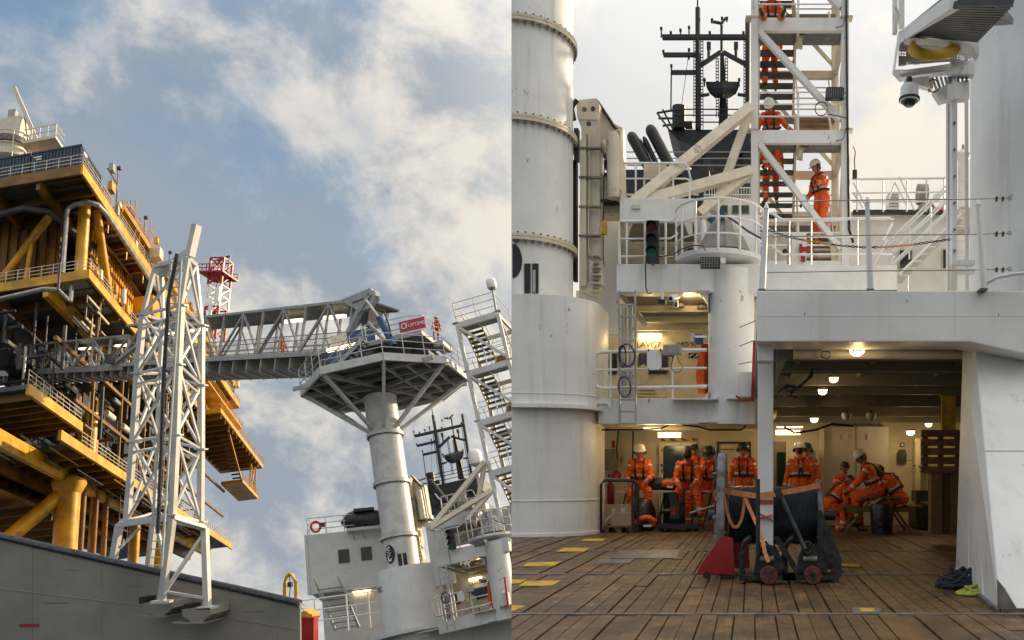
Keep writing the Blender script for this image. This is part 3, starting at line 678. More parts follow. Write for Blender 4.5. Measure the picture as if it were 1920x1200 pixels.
pp = thing('riser_pipes', W(1175, 790, 16), 'grey riser pipes behind the ladder', 'pipe'); FAC.append(pp)
for u, r in ((1170, .05), (1183, .045)): MB().ptube((u, 575, 15.2), (u, 748, 15.2), r, 12).build('pipe', 'pipe', pp, smooth=True)
MB().pbar((1165, 552, 15.0), (1210, 610, 16.8), .10, .04).build('stringer', 'ceil', pp)
# ---- bay railing
def rail_path(name, paths, r, label, posts, m='whitec', pr_=.02, group=None):
    t = thing(name, W(*paths[0][0]), label, 'railing', group)
    for i, p in enumerate(paths): MB().path([W(*q) for q in p], r if i == 0 else r * .7, 8).build('rail', m, t, smooth=True)
    for a, b in posts: MB().ptube(a, b, pr_, 8).build('post', m, t, smooth=True)
    return t
D = 14.72
FAC.append(rail_path('bay_railing', [[(1325,656,D),(1130,660,D),(1120,663,D),(1115,672,D),(1115,715,D),(1120,725,D),(1130,728,D),(1325,725,D)], [(1116,694,D),(1325,690,D)]], .032,
    'white rail with a rounded end across the lit bay', [((1261,658,D),(1261,746,D)), ((1135,660,D),(1135,728,D)), ((1145,660,D),(1145,746,D))]))
bx = thing('notice_card', W(1228,693,14.6), 'blank white panel clipped on the bay railing', 'panel'); FAC.append(bx)
MB().slab(1213, 656, 1240, 693, 14.62, .03).build('panel', 'whitec', bx)
for u in (1215, 1237):
    for v in (654, 691): MB().slab(u, v, u + 2, v + 4, 14.6, .06).build('clip', 'dgrey', bx)
fl = thing('floodlight', W(1259,665,14.6), 'grey gridded floodlight with looping cables on the bay railing', 'lamp'); FAC.append(fl)
MB().slab(1243, 646, 1277, 665, 14.55, .12).build('housing', 'grey', fl); MB().slab(1246, 649, 1274, 662, 14.54, .02).build('glass_front', 'canvas', fl)
MB().slab(1255, 665, 1264, 669, 14.6, .06).build('bracket', 'grey', fl)
MB().ppath([(1262,668),(1258,690),(1266,699),(1275,697),(1281,688),(1272,676),(1270,668)], 14.6, .008).build('cable', 'cable', fl)
sv = thing('security_camera', W(1266,565,14.6), 'white bullet camera hanging in the bay opening', 'camera'); FAC.append(sv)
MB().tube(W(1257,560,14.5), W(1270,556,14.9), .055, 14).build('body', 'whitec', sv, smooth=True); MB().tube(W(1257,560,14.49), W(1257.2,560,14.45), .035, 12).build('lens', 'glass', sv)
MB().slab(1262, 562, 1271, 576, 14.7, .06).build('bracket', 'whitec', sv); MB().slab(1265, 567, 1269, 574, 14.66, .05).build('motor', 'dgrey', sv)
sp = thing('loudspeaker', W(1241,569,14.7), 'small black box lamp hanging from the bay lintel', 'lamp'); FAC.append(sp)
MB().slab(1239, 548, 1244, 561, 14.75, .05).build('stem', 'whitec', sp); MB().slab(1233, 561, 1248, 570, 14.7, .12).build('housing', 'black', sp)
bb_ = thing('winch_motor', W(1312,645,14.9), 'blue and white winch motor fixed beside the round column', 'motor'); FAC.append(bb_)
MB().slab(1303, 627, 1318, 643, 14.8, .2).build('motor', 'blue', bb_); MB().slab(1295, 625, 1302, 640, 14.85, .15).build('cap', 'craneW', bb_); MB().slab(1303, 629, 1325, 633, 14.78, .05).build('strap', 'whitec', bb_)
sb = thing('step_locker', W(1220,745,16.8), 'cream slatted ladder steps at the back of the bay', 'steps'); FAC.append(sb)
MB().ppoly([(1194,720),(1194,690),(1207,682),(1215,690),(1215,712),(1206,720)], 17.2, .1).build('stile', 'craneW', sb)
for k in range(4): MB().slab(1194, 722 + k * 6, 1226, 725.5 + k * 6, 16.8, .25).build('tread', 'craneW', sb)
MB().slab(1232, 728, 1248, 744, 16.9, .2).build('chest', 'craneW', sb)
gw = thing('hanging_coverall', W(1318,745,15.3), 'orange coverall hanging beside the round column in the bay', 'coverall'); FAC.append(gw)
cvm = MB(); prof = [(655,1312,1330),(670,1309,1332),(690,1306,1334),(705,1304,1334),(722,1306,1334),(738,1309,1333)]
for (v, a, b) in prof: cvm.add([W(a, v, 15.3), W((a+b)/2, v, 15.12), W(b, v, 15.3), W((a+b)/2, v, 15.45)], [])
for i in range(len(prof) - 1): cvm.f += [(i*4+k, i*4+(k+1) % 4, i*4+4+(k+1) % 4, i*4+4+k) for k in range(4)]
cvm.build('cloth', 'orange', gw, smooth=True); MB().slab(1306, 720, 1330, 724, 15.1, .03).build('reflective_band', 'reflect', gw); MB().slab(1315, 645, 1328, 657, 15.25, .12).build('hood', 'redsuit', gw)
# ---- gallery top railing, traffic light, cone
D = 14.75
FAC.append(rail_path('gallery_railing', [[(1162,495,D),(1160,420,D),(1163,415,D),(1258,414.5,D),(1264,409,D),(1272,402,D)], [(1160,448,D),(1258,447,D),(1272,437,D)], [(1160,481,D),(1262,480,D)]], .026,
    'white rail of the gallery behind the traffic light', [((1209,415,D),(1209,495,D)), ((1248,415,D),(1248,495,D)), ((1175,416,15.6),(1175,495,15.6))]))
tl = thing('traffic_light', W(1222,494,14.5), 'unlit black traffic light with red and green lenses on the gallery rail', 'traffic light'); FAC.append(tl)
MB().slab(1212, 413, 1235, 491, 14.5, .16).build('housing', 'black', tl)
for v, m_ in ((427, 'redlens'), (451, 'black'), (474, 'greenlens')):
    MB().tube(W(1222.5, v, 14.48), W(1222.5, v, 14.52), .085, 20).build('lens', m_, tl, smooth=True)
    hm = MB(); c0 = W(1222.5, v, 14.5)
    for k in range(9):
        a = math.pi * k / 8; hm.add([c0 + Vector((.1*math.cos(a), 0, .1*math.sin(a))), c0 + Vector((.1*math.cos(a), -.13, .1*math.sin(a)))], [])
    hm.f = [(2*k, 2*k+1, 2*k+3, 2*k+2) for k in range(8)]; hm.build('visor', 'black', tl, smooth=True)
MB().slab(1221, 491, 1226, 497, 14.52, .06).build('bracket', 'steelflat', tl)
MB().ppath([(1212,480),(1210,500),(1211,540),(1215,551),(1222,549)], 14.5, .012).build('cable', 'cable', tl)
MB().ppath([(1235,481),(1262,478),(1275,468),(1300,460),(1318,461),(1323,470)], 14.45, .011).build('cable', 'cable', tl)
co = thing('winch_cover', W(1357,487,15.4), 'conical grey canvas cover with a black hem on the round balcony', 'cover'); FAC.append(co)
cc = W(1357, 478, 15.4); fold = MB(); n = 40; prf = [(.53, 0), (.46, .14), (.37, .34), (.27, .56), (.17, .72), (.06, .77), (.005, .775)]
for i, (r, h) in enumerate(prf):
    fold.add([cc + Vector(((r * (1 + .05 * math.sin(k * 5 * math.pi / 4) * (1 - i / 7)) * math.cos(2*math.pi*k/n)), r * (1 + .05 * math.sin(k * 5 * math.pi / 4)) * math.sin(2*math.pi*k/n), h)) for k in range(n)], [])
fold.f = [(i*n+k, i*n+(k+1) % n, (i+1)*n+(k+1) % n, (i+1)*n+k) for i in range(len(prf)-1) for k in range(n)]
fold.build('canvas', 'canvas', co, smooth=True)
MB().lathe([(.545, -.075), (.55, .0), (.535, .02)], cc, 40).build('hem', 'black', co, smooth=True)
MB().pbar((1330, 408, 15.0), (1337, 414, 15.0), .12, .1).build('shackle', 'blue', co); MB().pbar((1353, 395, 15.1), (1355, 413, 15.1), .07).build('lifting_eye', 'blue', co)
MB().ppath([(1358,402),(1378,415),(1400,432),(1427,447)], 14.9, .02).build('lashing', 'blue', co)
bal = thing('round_balcony', W(1355,500,15.4), 'round white balcony with curved rails about the canvas cone', 'balcony'); FAC.append(bal)
bc = W(1350, 490, 15.4); BR = .84
MB().lathe([(.5, -.16), (BR - .1, -.10), (BR, -.06), (BR, .03), (.2, .03)], bc, 48).build('floor_ring', 'white', bal, smooth=True)
for k, h in enumerate((.3, .6, .93)):
    MB().path([bc + Vector((BR * math.cos(a), BR * math.sin(a), h)) for a in [math.radians(185 + q * 10) for q in range(19)]], .024 if k == 2 else .016, 8).build('rail', 'whitec', bal, smooth=True)
for a in (185, 215, 240, 270, 298, 325, 355):
    q = bc + Vector((BR * math.cos(math.radians(a)), BR * math.sin(math.radians(a)), 0)); MB().tube(q, q + Vector((0,0,.93)), .022, 8).build('post', 'whitec', bal, smooth=True)
bf = thing('gridded_floodlight', W(1327,502,14.4), 'black gridded floodlight fixed under the round balcony edge', 'lamp'); FAC.append(bf)
MB().slab(1313, 482, 1350, 502, 14.38, .1).build('housing', 'black', bf)
gr = MB()
for k in range(7): gr.slab(1315 + k * 5, 483, 1315.7 + k * 5, 501, 14.365, .012)
for k in range(4): gr.slab(1314, 485 + k * 4.5, 1349, 485.6 + k * 4.5, 14.36, .012)
gr.build('guard_grid', 'grey', bf); MB().slab(1351, 483, 1360, 492, 14.4, .1).build('junction_box', 'whitec', bf)
# ---- locker deck railing and machinery behind it
D = 16.2
LR = rail_path('locker_railing', [[(1168,398,D),(1167,310,D),(1172,306,D),(1282,306,D),(1290,312,D),(1296,340,D)], [(1168,335,D),(1286,335,D),(1294,338,D)], [(1168,365,D),(1240,365,D)]], .026, 'white rail on the locker deck below the funnels',
    [((1192,306,D),(1192,372,D)), ((1262,306,D),(1262,372,D)), ((1236,306,D),(1236,340,D)), ((1293,335,D),(1293,400,D))]); FAC.append(LR)
ub = thing('switch_box', W(1226,372,16.4), 'pale switch box on posts on the locker deck', 'box'); FAC.append(ub)
MB().slab(1207, 308, 1249, 332, 16.4, .15).build('box', 'craneW', ub)
for u in (1208, 1246): MB().pbar((u, 332, 16.45), (u, 372, 16.45), .04).build('leg', 'craneW', ub)
MB().slab(1212, 343, 1262, 372, 16.7, .4).build('pump', 'canvas', ub)
MB().path([W(1235+14*math.cos(a), 358+12*math.sin(a), 16.5) for a in [k*.45 for k in range(8)]], .02).build('hose', 'cable', ub)
vt = thing('white_ventilator', W(1318,455,16.6), 'rounded white ventilator head beside the canvas cone', 'ventilator'); FAC.append(vt)
MB().lathe([(.085,-.35),(.085,0),(.075,.1),(.04,.15),(.001,.165)], W(1317,425,16.7), 18).build('hood', 'whitec', vt, smooth=True)
# ---- stair tower
TF, TD = 17.5, 2.2
tow = thing('stair_tower', W(1500, 497, TF), 'white steel stair tower with workers climbing its flights', 'stair tower')
LV = [497, 255, 44, -168, -380]                         # landing heights in photo rows on the front face
pu = (1415, 1585)
zl = [Z(v, TF) for v in LV]; x0, x1 = X(1408, TF), X(1592, TF); y0, y1 = TF, TF + TD
for (x, w) in ((X(1415, TF), .16), (X(1585, TF), .16)):
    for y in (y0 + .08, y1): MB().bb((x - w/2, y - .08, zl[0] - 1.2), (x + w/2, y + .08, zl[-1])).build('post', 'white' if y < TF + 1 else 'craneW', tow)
for i, z in enumerate(zl):
    hi = .28 if i else .2
    MB().bb((X(1415,TF)+.08, y0 + .02, z - hi/2), (X(1585,TF)-.08, y0 + .14, z + hi/2)).build('front_beam', 'white', tow)
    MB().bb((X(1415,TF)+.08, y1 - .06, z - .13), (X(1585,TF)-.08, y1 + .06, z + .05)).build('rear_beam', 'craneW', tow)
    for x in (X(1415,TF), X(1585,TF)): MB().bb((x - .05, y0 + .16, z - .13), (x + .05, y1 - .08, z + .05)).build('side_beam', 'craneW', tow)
    if i: MB().bb((x0 + .1, y0 + .15, z - .05), (x1 - .1, y0 + .8, z - .01)).build('landing_grating', 'grate', tow); MB().bb((X(1497,TF)-.03, y0 + .15, z - .14), (X(1497,TF)+.03, y0 + .8, z - .055)).build('bearer', 'craneW', tow)
    for x in (X(1411,TF), X(1588,TF)):
        if i: MB().bb((x - .15, y0 - .03, z + .135), (x + .13, y0 + .2, z + .165)).build('flange_plate', 'craneW', tow)
for i in range(4):
    a, b = zl[i+1] - .14, zl[i] + .16
    MB().bar((X(1424,TF), y0 + .06, a - .02), (X(1585,TF) - .1, y0 + .06, b + .2), .12, .16, (0,1,0)).build('diagonal_brace', 'white', tow)
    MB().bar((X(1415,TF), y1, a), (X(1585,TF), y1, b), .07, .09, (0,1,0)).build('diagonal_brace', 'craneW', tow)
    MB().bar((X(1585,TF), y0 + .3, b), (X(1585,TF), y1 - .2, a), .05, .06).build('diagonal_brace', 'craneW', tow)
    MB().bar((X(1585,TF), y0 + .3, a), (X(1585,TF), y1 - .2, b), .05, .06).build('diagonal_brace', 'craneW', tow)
    # two half flights, one behind the other half: left flight climbs away from the landing, right flight returns
    zm = (zl[i] + zl[i+1]) / 2; n = 6
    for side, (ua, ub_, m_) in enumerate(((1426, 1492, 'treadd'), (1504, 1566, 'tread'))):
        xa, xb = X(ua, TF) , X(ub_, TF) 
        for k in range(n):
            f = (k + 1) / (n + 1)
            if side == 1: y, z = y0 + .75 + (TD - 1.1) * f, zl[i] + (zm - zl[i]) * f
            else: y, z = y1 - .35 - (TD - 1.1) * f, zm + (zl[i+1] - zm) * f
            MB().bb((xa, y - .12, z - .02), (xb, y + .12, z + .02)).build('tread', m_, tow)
        for x in (xa - .03, xb + .03):
            if side == 1: p, q = (x, y0 + .75, zl[i]), (x, y1 - .35, zm)
            else: p, q = (x, y1 - .35, zm), (x, y0 + .75, zl[i+1])
            MB().bar(p, q, .05, .18).build('stringer', 'craneW', tow)
            MB().tube(Vector(p) + Vector((0,0,.9)), Vector(q) + Vector((0,0,.9)), .02).build('handrail', 'craneW', tow)
    MB().bb((x0 + .1, y1 - .38, zm - .03), (x1 - .1, y1 - .05, zm + .02)).build('half_landing', 'grate', tow)
    for h in (.45, .72, .98):
        MB().tube((X(1422,TF), y0 + .05, zl[i] + h), (X(1578,TF), y0 + .05, zl[i] + h), .018).build('guard_rail', 'whitec', tow)
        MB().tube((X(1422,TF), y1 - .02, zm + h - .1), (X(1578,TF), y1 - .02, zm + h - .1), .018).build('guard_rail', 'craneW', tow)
    MB().bb((X(1497,TF)-.02, y0 + .05, zl[i] + .14), (X(1497,TF)+.02, y0 + .09, zl[i] + 1.0)).build('guard_post', 'whitec', tow)
for a, b, w in (((1180,388,15.7),(1407,202,17.4),.20), ((1184,384,15.7),(1407,322,17.4),.20), ((1338,398,16.9),(1404,214,17.4),.17), ((1310,402,16.6),(1404,326,17.4),.17)):
    MB().pbar(a, b, w, w).build('support_brace', 'craneW', tow)
MB().slab(1184, 384, 1200, 391, 15.55, .3).build('brace_foot', 'craneW', tow)
MB().path([W(1587,-60,17.42), W(1588,100,17.42), W(1590,260,17.42), W(1592,430,17.42), W(1600,455,17.42)], .03).build('power_cable', 'cable', tow)
for v in (49, 262): MB().path([W(1587,v-22,17.4), W(1580,v,17.4), W(1560,v+4,17.6), W(1510,v+5,17.9), W(1500,v+8,17.9)], .01).build('lamp_cable', 'cable', tow)
for u, v in ((1505, 61), (1510, 272)): MB().path([W(u+6*math.cos(a), v+3.2*math.sin(a), 17.8) for a in [k*.6 for k in range(11)]], .013).build('cable_loop', 'cable', tow)
MB().path([W(1540+12*math.cos(a), 204+13*math.sin(a), 17.35) for a in [k*.5 for k in range(13)]], .011).build('cable_loop', 'cable', tow)
MB().path([W(1550,214,17.35), W(1570,217,17.38), W(1590,222,17.4)], .011).build('lamp_cable', 'cable', tow)
fb = thing('stair_floodlight', W(1567,184,17.3), 'black gridded floodlight clamped on the stair tower brace', 'lamp')
MB().ppoly([(1549,165),(1552,163),(1580,163),(1583,165),(1582,183),(1579,184),(1551,184),(1548,182)], 17.25, .14).build('housing', 'black', fb)
gr = MB()
for k in range(8): gr.slab(1551 + k * 4, 165, 1551.6 + k * 4, 182, 17.235, .012)
gr.build('guard_grid', 'grey', fb); MB().path([W(1583,172,17.3), W(1588,178,17.3), W(1584,186,17.3), W(1576,187,17.3), W(1574,182,17.3)], .01).build('cable', 'cable', fb)
for v, lab in ((66, 'white lamp box under the upper stair landing'), (276, 'white lamp box under the lower stair landing')):
    t = thing('landing_lamp', W(1500, v + 22, 17.9), lab, 'lamp', 'landing lamps'); MB().ppoly([(1494,v+20),(1497,v),(1507,v),(1505,v+22)], 17.85, .12).build('housing', 'craneW', t); MB().slab(1497, v + 4, 1503, v + 16, 17.84, .01).build('diffuser', 'whitec', t)
rl = thing('hanging_radio', W(1603,333,17.2), 'small black box hanging on a red strap beside the stair tower', 'box')
MB().slab(1599, 318, 1607, 333, 17.2, .08).build('case', 'black', rl); MB().ppath([(1600,275),(1604,285),(1602,300),(1603,318)], 17.2, .012).build('strap', 'red', rl)
fe = thing('fire_hose_reel', W(1505,490,16.5), 'red hydrant fitting at the foot of the stair tower', 'hydrant')
MB().slab(1499, 457, 1504, 476, 16.5, .1).build('bracket', 'red', fe); MB().slab(1504, 463, 1526, 469, 16.5, .1).build('arm', 'red', fe); MB().slab(1502, 480, 1510, 489, 16.5, .1).build('valve', 'red', fe)
wn = thing('deck_winch_post', W(1480,494,16.4), 'grey valve stand at the foot of the stair tower', 'valve')
MB().pbar((1481,440,16.4), (1479,494,16.4), .08).build('stand', 'canvas', wn); MB().tube(W(1472,472,16.3), W(1472,472,16.45), .06, 14).build('handwheel', 'dgrey', wn); MB().slab(1484, 436, 1512, 495, 16.6, .2).build('cabinet', 'whitec', wn)
for h in (.35, .7, 1.05):
    zt_ = zl[-1] + .1 + h
    MB().path([(X(1415,TF), y1, zt_), (X(1415,TF), y0 + .05, zt_), (X(1585,TF), y0 + .05, zt_), (X(1585,TF), y1, zt_)], .022, 6).build('top_rail', 'white', tow)
for x, y in ((X(1415,TF), y0 + .05), (X(1500,TF), y0 + .05), (X(1585,TF), y0 + .05), (X(1585,TF), y1), (X(1415,TF), y1)): MB().tube((x, y, zl[-1]), (x, y, zl[-1] + 1.15), .024).build('top_post', 'white', tow)
# ---- knuckle boom crane
cr = thing('knuckle_boom_crane', W(1120, 555, 15.6), 'ivory folded knuckle boom crane with rust spots behind the pedestal', 'crane')
D = 15.6
MB().ppoly([(1081,188),(1118,184),(1124,194),(1121,240),(1117,262),(1117,330),(1090,330),(1090,240),(1082,220)], D, .4).build('boom_head', 'craneW', cr)
MB().ppoly([(1118,184),(1124,190),(1152,232),(1168,240),(1170,372),(1164,378),(1160,372),(1148,300),(1133,270),(1117,250)], D + .3, .3).build('jib_link', 'craneW', cr)
MB().slab(1087, 262, 1099, 535, D - .1, .3).build('main_cylinder', 'craneW', cr); MB().slab(1101, 248, 1124, 480, D + .02, .4).build('mast_box', 'craneW', cr)
MB().ppoly([(1124,320),(1132,330),(1130,400),(1124,420)], D + .2, .2).build('rib', 'craneW', cr)
MB().ptube((1148,250,D), (1152,372,D), .13, 16).build('luffing_cylinder', 'craneW', cr, smooth=True); MB().ptube((1160,245,D+.1), (1164,378,D+.1), .07, 12).build('rod', 'craneW', cr, smooth=True)
MB().ptube((1131,268,D+.3), (1143,300,D+.2), .09, 12).build('sleeve', 'craneW', cr, smooth=True)
MB().ppath([(1082,188),(1075,196),(1073,210),(1076,225)], D, .05, 8).build('hose_bundle', 'rubber', cr)
MB().slab(1076, 240, 1084, 300, D - .05, .15).build('valve_block', 'dgrey', cr); MB().slab(1073, 300, 1080, 525, D + .1, .2).build('hose_tray', 'rubber', cr)
MB().ppoly([(1118,480),(1124,490),(1128,530),(1120,556),(1092,548),(1090,530),(1104,528)], D, .3).build('foot_casting', 'craneW', cr)
for v in (498, 512, 528, 542): MB().slab(1108, v, 1127, v + 4, D - .08, .1).build('clevis', 'craneW', cr)
for v in (478, 492, 505, 520, 536): MB().slab(1112, v + 1, 1121, v + 5, D - .12, .08).build('bolt_block', 'steelflat', cr)
for k in range(9): MB().tube(W(1134 + k * .6 + (k % 3) * 5, 292 + k * 4, D - .05), W(1136 + (k % 4) * 5, 296 + k * 4, D + .1), .045, 8).build('manifold', 'dgrey', cr)
MB().lathe([(.36, -.12), (.36, .02), (.3, .06), (.3, .25), (.22, .4)], W(1146, 374, 16.1), 28).build('slew_base', 'craneW', cr, smooth=True)
MB().lathe([(.37, -.16), (.37, -.11)], W(1146, 374, 16.1), 28).build('gear_ring', 'dgrey', cr, smooth=True)
MB().slab(1126, 379, 1162, 400, 15.95, .5).build('base_plinth', 'craneW', cr); text('KRA', .10, W(1143, 384, 15.93), (1,0,0), (0,0,1), 'text', cr)
MB().ppath([(1133,300),(1132,360),(1131,420),(1130,440)], D - .1, .012).build('hoist_wire', 'cable', cr)
hk = MB().slab(1127, 415, 1137, 438, D - .15, .1).build('hook_block', 'ypad', cr); MB().ppath([(1131,438),(1131,480),(1133,500)], D - .1, .01).build('tail_wire', 'cable', hk)
for k in range(5): MB().ppath([(1100 + k * .9, 252), (1101 + k * .9, 340), (1099.5 + k * .9, 430), (1101 + k * .8, 478)], D - .04 - .01 * k, .012).build('hydraulic_hose', 'cable' if k % 2 else 'craneW', cr)
for v in (275, 330, 385, 440): MB().slab(1085, v, 1125, v + 3, D - .13, .1).build('hose_clamp', 'steelflat', cr)
for u, v in ((1096, 205), (1112, 204), (1104, 232), (1158, 250), (1161, 360)): MB().tube(W(u, v, D - .02), W(u, v, D + .03), .045, 14).build('pin', 'steelflat', cr, smooth=True)
MB().slab(1086, 222, 1120, 224, D - .02, .05).build('weld_bead', 'craneW', cr)
MB().ppath([(1120,190),(1136,214),(1150,236),(1160,246)], D + .25, .03).build('hydraulic_hose', 'rubber', cr)
# ---- funnels
fu = thing('exhaust_funnels', W(1220, 312, 30), 'group of raked black exhaust pipes behind the locker deck', 'funnel')
for (a, b, c, d_, r) in ((1187,268,1232,330,.21), (1203,280,1226,312,.10), (1222,255,1268,322,.22), (1212,276,1244,324,.10)):
    p, q = W(a, b - 8, 30), W(c, d_ + 12, 30); ax = (q - p).normalized()
    pm = MB().tube(p, q, r, 18); pm.build('pipe', 'black', fu, smooth=True)
    MB().lathe([(r, 0), (r * .93, -.1), (r * .7, -.2), (r * .3, -.26), (.001, -.27)], p, 18, frame((0,0,0), (1,0,0), ax).to_3x3()).build('cowl', 'black', fu, smooth=True)
MB().slab(1172, 318, 1330, 372, 30, 1).build('casing', 'mast', fu)
# ---- radar mast
ma = thing('radar_mast', W(1340, 345, 50), 'black radar mast with yards, ladders and a boat-shaped radar platform', 'mast')
D = 50
MB().ppoly([(1252,243),(1415,243),(1415,284),(1330,286),(1270,262)], D, 4).build('top_deck', 'mast', ma)
MB().ppoly([(1294,268),(1318,268),(1310,345),(1298,345)], D + .5, 1.2).build('deck_leg', 'mast', ma); MB().ppoly([(1374,280),(1390,280),(1402,345),(1392,345)], D + .5, 1.2).build('deck_leg', 'mast', ma)
MB().slab(1280, 333, 1415, 360, D + 1, 3).build('lower_deck', 'mast', ma)
MB().ppoly([(1350,100),(1357,96),(1361,160),(1366,243),(1347,243),(1350,160)], D + 1, .5).build('main_pole', 'mast', ma)
MB().ptube((1353,96,D+1.2), (1353,42,D+1.2), .09, 8).build('top_pole', 'mast', ma)
MB().pbar((1353,44,D+1), (1333,40,D+1), .14).build('top_arm', 'mast', ma); MB().pbar((1353,44,D+1), (1361,34,D+1), .14).build('top_arm', 'mast', ma)
for u in (1308.5, 1402): MB().ptube((u, 15 if u < 1350 else 35, D), (u, 243, D), .16, 8).build('side_pole', 'mast', ma)
MB().ptube((1308,-20,D), (1308,20,D), .05, 6).build('whip_aerial', 'mast', ma)
MB().pbar((1242,70,D), (1405,70,D), .26, .26).build('yard', 'mast', ma)
for v, u in ((103, 1244), (136, 1259)): MB().pbar((u,v,D), (1308,v,D), .22, .22).build('yard', 'mast', ma)
MB().pbar((1310,125,D), (1351,98,D), .22).build('stay', 'mast', ma); MB().pbar((1356,98,D), (1402,123,D), .22).build('stay', 'mast', ma)
MB().pbar((1311,180,D), (1330,177,D), .15).build('stay', 'mast', ma); MB().pbar((1383,177,D), (1402,180,D), .15).build('stay', 'mast', ma)
bt = MB(); rings = [(153, 1323, 1386, .9), (165, 1325, 1385, .85), (176, 1331, 1380, .7), (184, 1341, 1368, .4)]
for (v, a, b, dy) in rings: bt.add([W(a, v, D), W((a+b)/2, v, D - dy), W(b, v, D), W((a+b)/2, v, D + dy)], [])
bt.f = [(i*4+k, i*4+(k+1) % 4, i*4+4+(k+1) % 4, i*4+4+k) for i in range(3) for k in range(4)] + [(0,1,2,3),(12,13,14,15)]
bt.build('radar_platform', 'mast', ma)
for u, v, h in ((1240, 52, 18), (1258, 60, 10), (1276, 55, 15), (1292, 50, 20), (1244, 95, 8), (1292, 92, 20), (1259, 122, 14), (1331, 60, 10), (1394, 60, 10), (1354, 33, 8), (1363, 33, 8), (1335, 36, 8), (1401, 34, 4), (1321, 148, 14), (1386, 148, 14)):
    MB().ptube((u, v, D), (u, v + h, D), .05, 6).build('aerial', 'mast', ma); MB().box(W(u, v + 1.5, D), (.16, .16, .14)).build('aerial_head', 'mast', ma)
for u in (1329, 1380):
    MB().ptube((u, 80, D), (u, 112, D), .1, 8).build('lantern', 'mast', ma); MB().slab(u - 4, 78, u + 4, 90, D - .1, .3).build('lantern_box', 'mast', ma)
for u in (1316, 1397, 1345, 1303, 1362):
    z0_, z1_ = 243 if u in (1316, 1397) else 220, 72 if u in (1316, 1397, 1303) else 110
    lm = MB()
    for s_ in (-2.2, 2.2): lm.ptube((u + s_, z1_, D - .2), (u + s_, z0_, D - .2), .025, 4)
    for k in range(int((z0_ - z1_) / 6)): lm.pbar((u - 2.2, z1_ + 6 * k, D - .2), (u + 2.2, z1_ + 6 * k, D - .2), .05)
    lm.build('mast_ladder', 'mast', ma)
MB().ptube((1259,122,D), (1258,208,D), .05, 6).build('signal_wire', 'mast', ma); MB().ptube((1292,95,D), (1277,205,D), .02, 4).build('signal_wire', 'wire', ma)
MB().ptube((1273,200,D), (1273,243,D), .42, 12).build('vent_stack', 'mast', ma); MB().slab(1276, 227, 1298, 236, D, .5).build('deck_box', 'dgrey', ma)
for (a, b) in (((1232,212),(1272,205)), ((1235,222),(1272,222)), ((1243,236),(1270,232)), ((1232,212),(1255,243)), ((1243,206),(1262,243))): MB().pbar((*a, D - 1), (*b, D - 1.5), .1).build('guard_rail', 'mast', ma)
for v in (205, 216, 229): MB().pbar((1262, v, D - .5), (1410, v, D - .5), .06).build('guard_rail', 'mast', ma)
for v in (285, 297, 310): MB().pbar((1175, v, 44), (1415, v, 44), .05).build('guard_rail', 'wire', ma)
MB().path([W(1330+7*math.cos(a), 316+7*math.sin(a), 48) for a in [k*.6 for k in range(11)]], .06).build('hoop', 'mast', ma)
# green-glazed wheelhouse behind the braces
wh = thing('wheelhouse', W(1370, 405, 26), 'pale wheelhouse front with green tinted windows and rails behind the braces', 'wheelhouse')
MB().slab(1305, 372, 1425, 412, 26, 1).build('wall', 'whitec', wh); MB().slab(1318, 338, 1425, 372, 26.2, .6).build('upper_wall', 'wallgrey', wh)
for u0, u1, v0, v1 in ((1322,1345,342,366), (1350,1378,342,366), (1383,1408,342,366), (1335,1365,384,400), (1372,1405,384,400)):
    w_ = MB().slab(u0, v0, u1, v1, 25.9, .1).build('window', 'grey', wh); MB().slab(u0 + 1.5, v0 + 1.5, u1 - 1.5, v1 - 1.5, 25.88, .03).build('pane', 'gglass', wh)
for v in (352, 365, 378): MB().pbar((1300, v, 25), (1425, v, 25), .03).build('rail', 'whitec', wh)
for k in range(18): MB().pbar((1330 + k * 5, 352, 25), (1330 + k * 5, 378, 25), .02).build('baluster', 'whitec', wh)
MB().path([W(1305,396,24), W(1312,370,24), W(1320,350,24), W(1316,372,24), W(1309,398,24)], .07).build('net_roll', 'curtain', wh)
# ---- wire guard on the portal beam
def stanchion(a, b, d, label):
    t = thing('guard_stanchion', W(*b, d), label, 'stanchion', 'wire guard stanchions on the portal beam')
    MB().tube(W(*a, d), W(*b, d), .022, 10, .034).build('post', 'white', t, smooth=True)
    MB().lathe([(.03, 0), (.012, .05), (.001, .06)], W(*a, d), 10).build('tip', 'white', t, smooth=True)
    MB().slab(b[0] - 7, b[1] - 3, b[0] + 7, b[1] + 1, d - .06, .14).build('socket', 'steelflat', t)
stanchion((1437, 392), (1429, 544), 7.95, 'tilted white guard stanchion at the free end of the portal beam')
stanchion((1626, 380), (1632, 544), 7.95, 'upright white guard stanchion midway along the portal beam')
stanchion((1834, 385), (1845, 543), 7.75, 'white guard stanchion against the round trunk')
for v, lab in ((375, 'top'), (441, 'middle'), (508, 'lowest')):
    t = thing('guard_wire', W(1620, v, 7.9), lab + ' steel guard wire strung above the portal beam', 'wire', 'guard wires')
    MB().ppath([(1437, v + 3), (1630, v), (1780, v - 1), (1840, v - 2), (1896, v - 4)], 7.86, .006, 5).build('wire', 'wire', t)
    for u in (1868, 1880): MB().slab(u, v - 7, u + 3, v + 1, 7.84, .04).build('clamp', 'dgrey', t)
    MB().path([W(1893 + 3.5 * math.cos(a), v - 4 + 4 * math.sin(a), 7.86) for a in [k*.7 for k in range(9)]], .006).build('eye', 'wire', t)
ch = thing('barrier_chain', W(1620, 465, 8), 'sagging dark and orange barrier chain above the portal beam', 'chain')
pts = [(1441,431),(1470,442),(1500,449),(1540,456),(1580,461),(1625,464),(1660,463),(1710,459),(1750,453),(1780,449)]
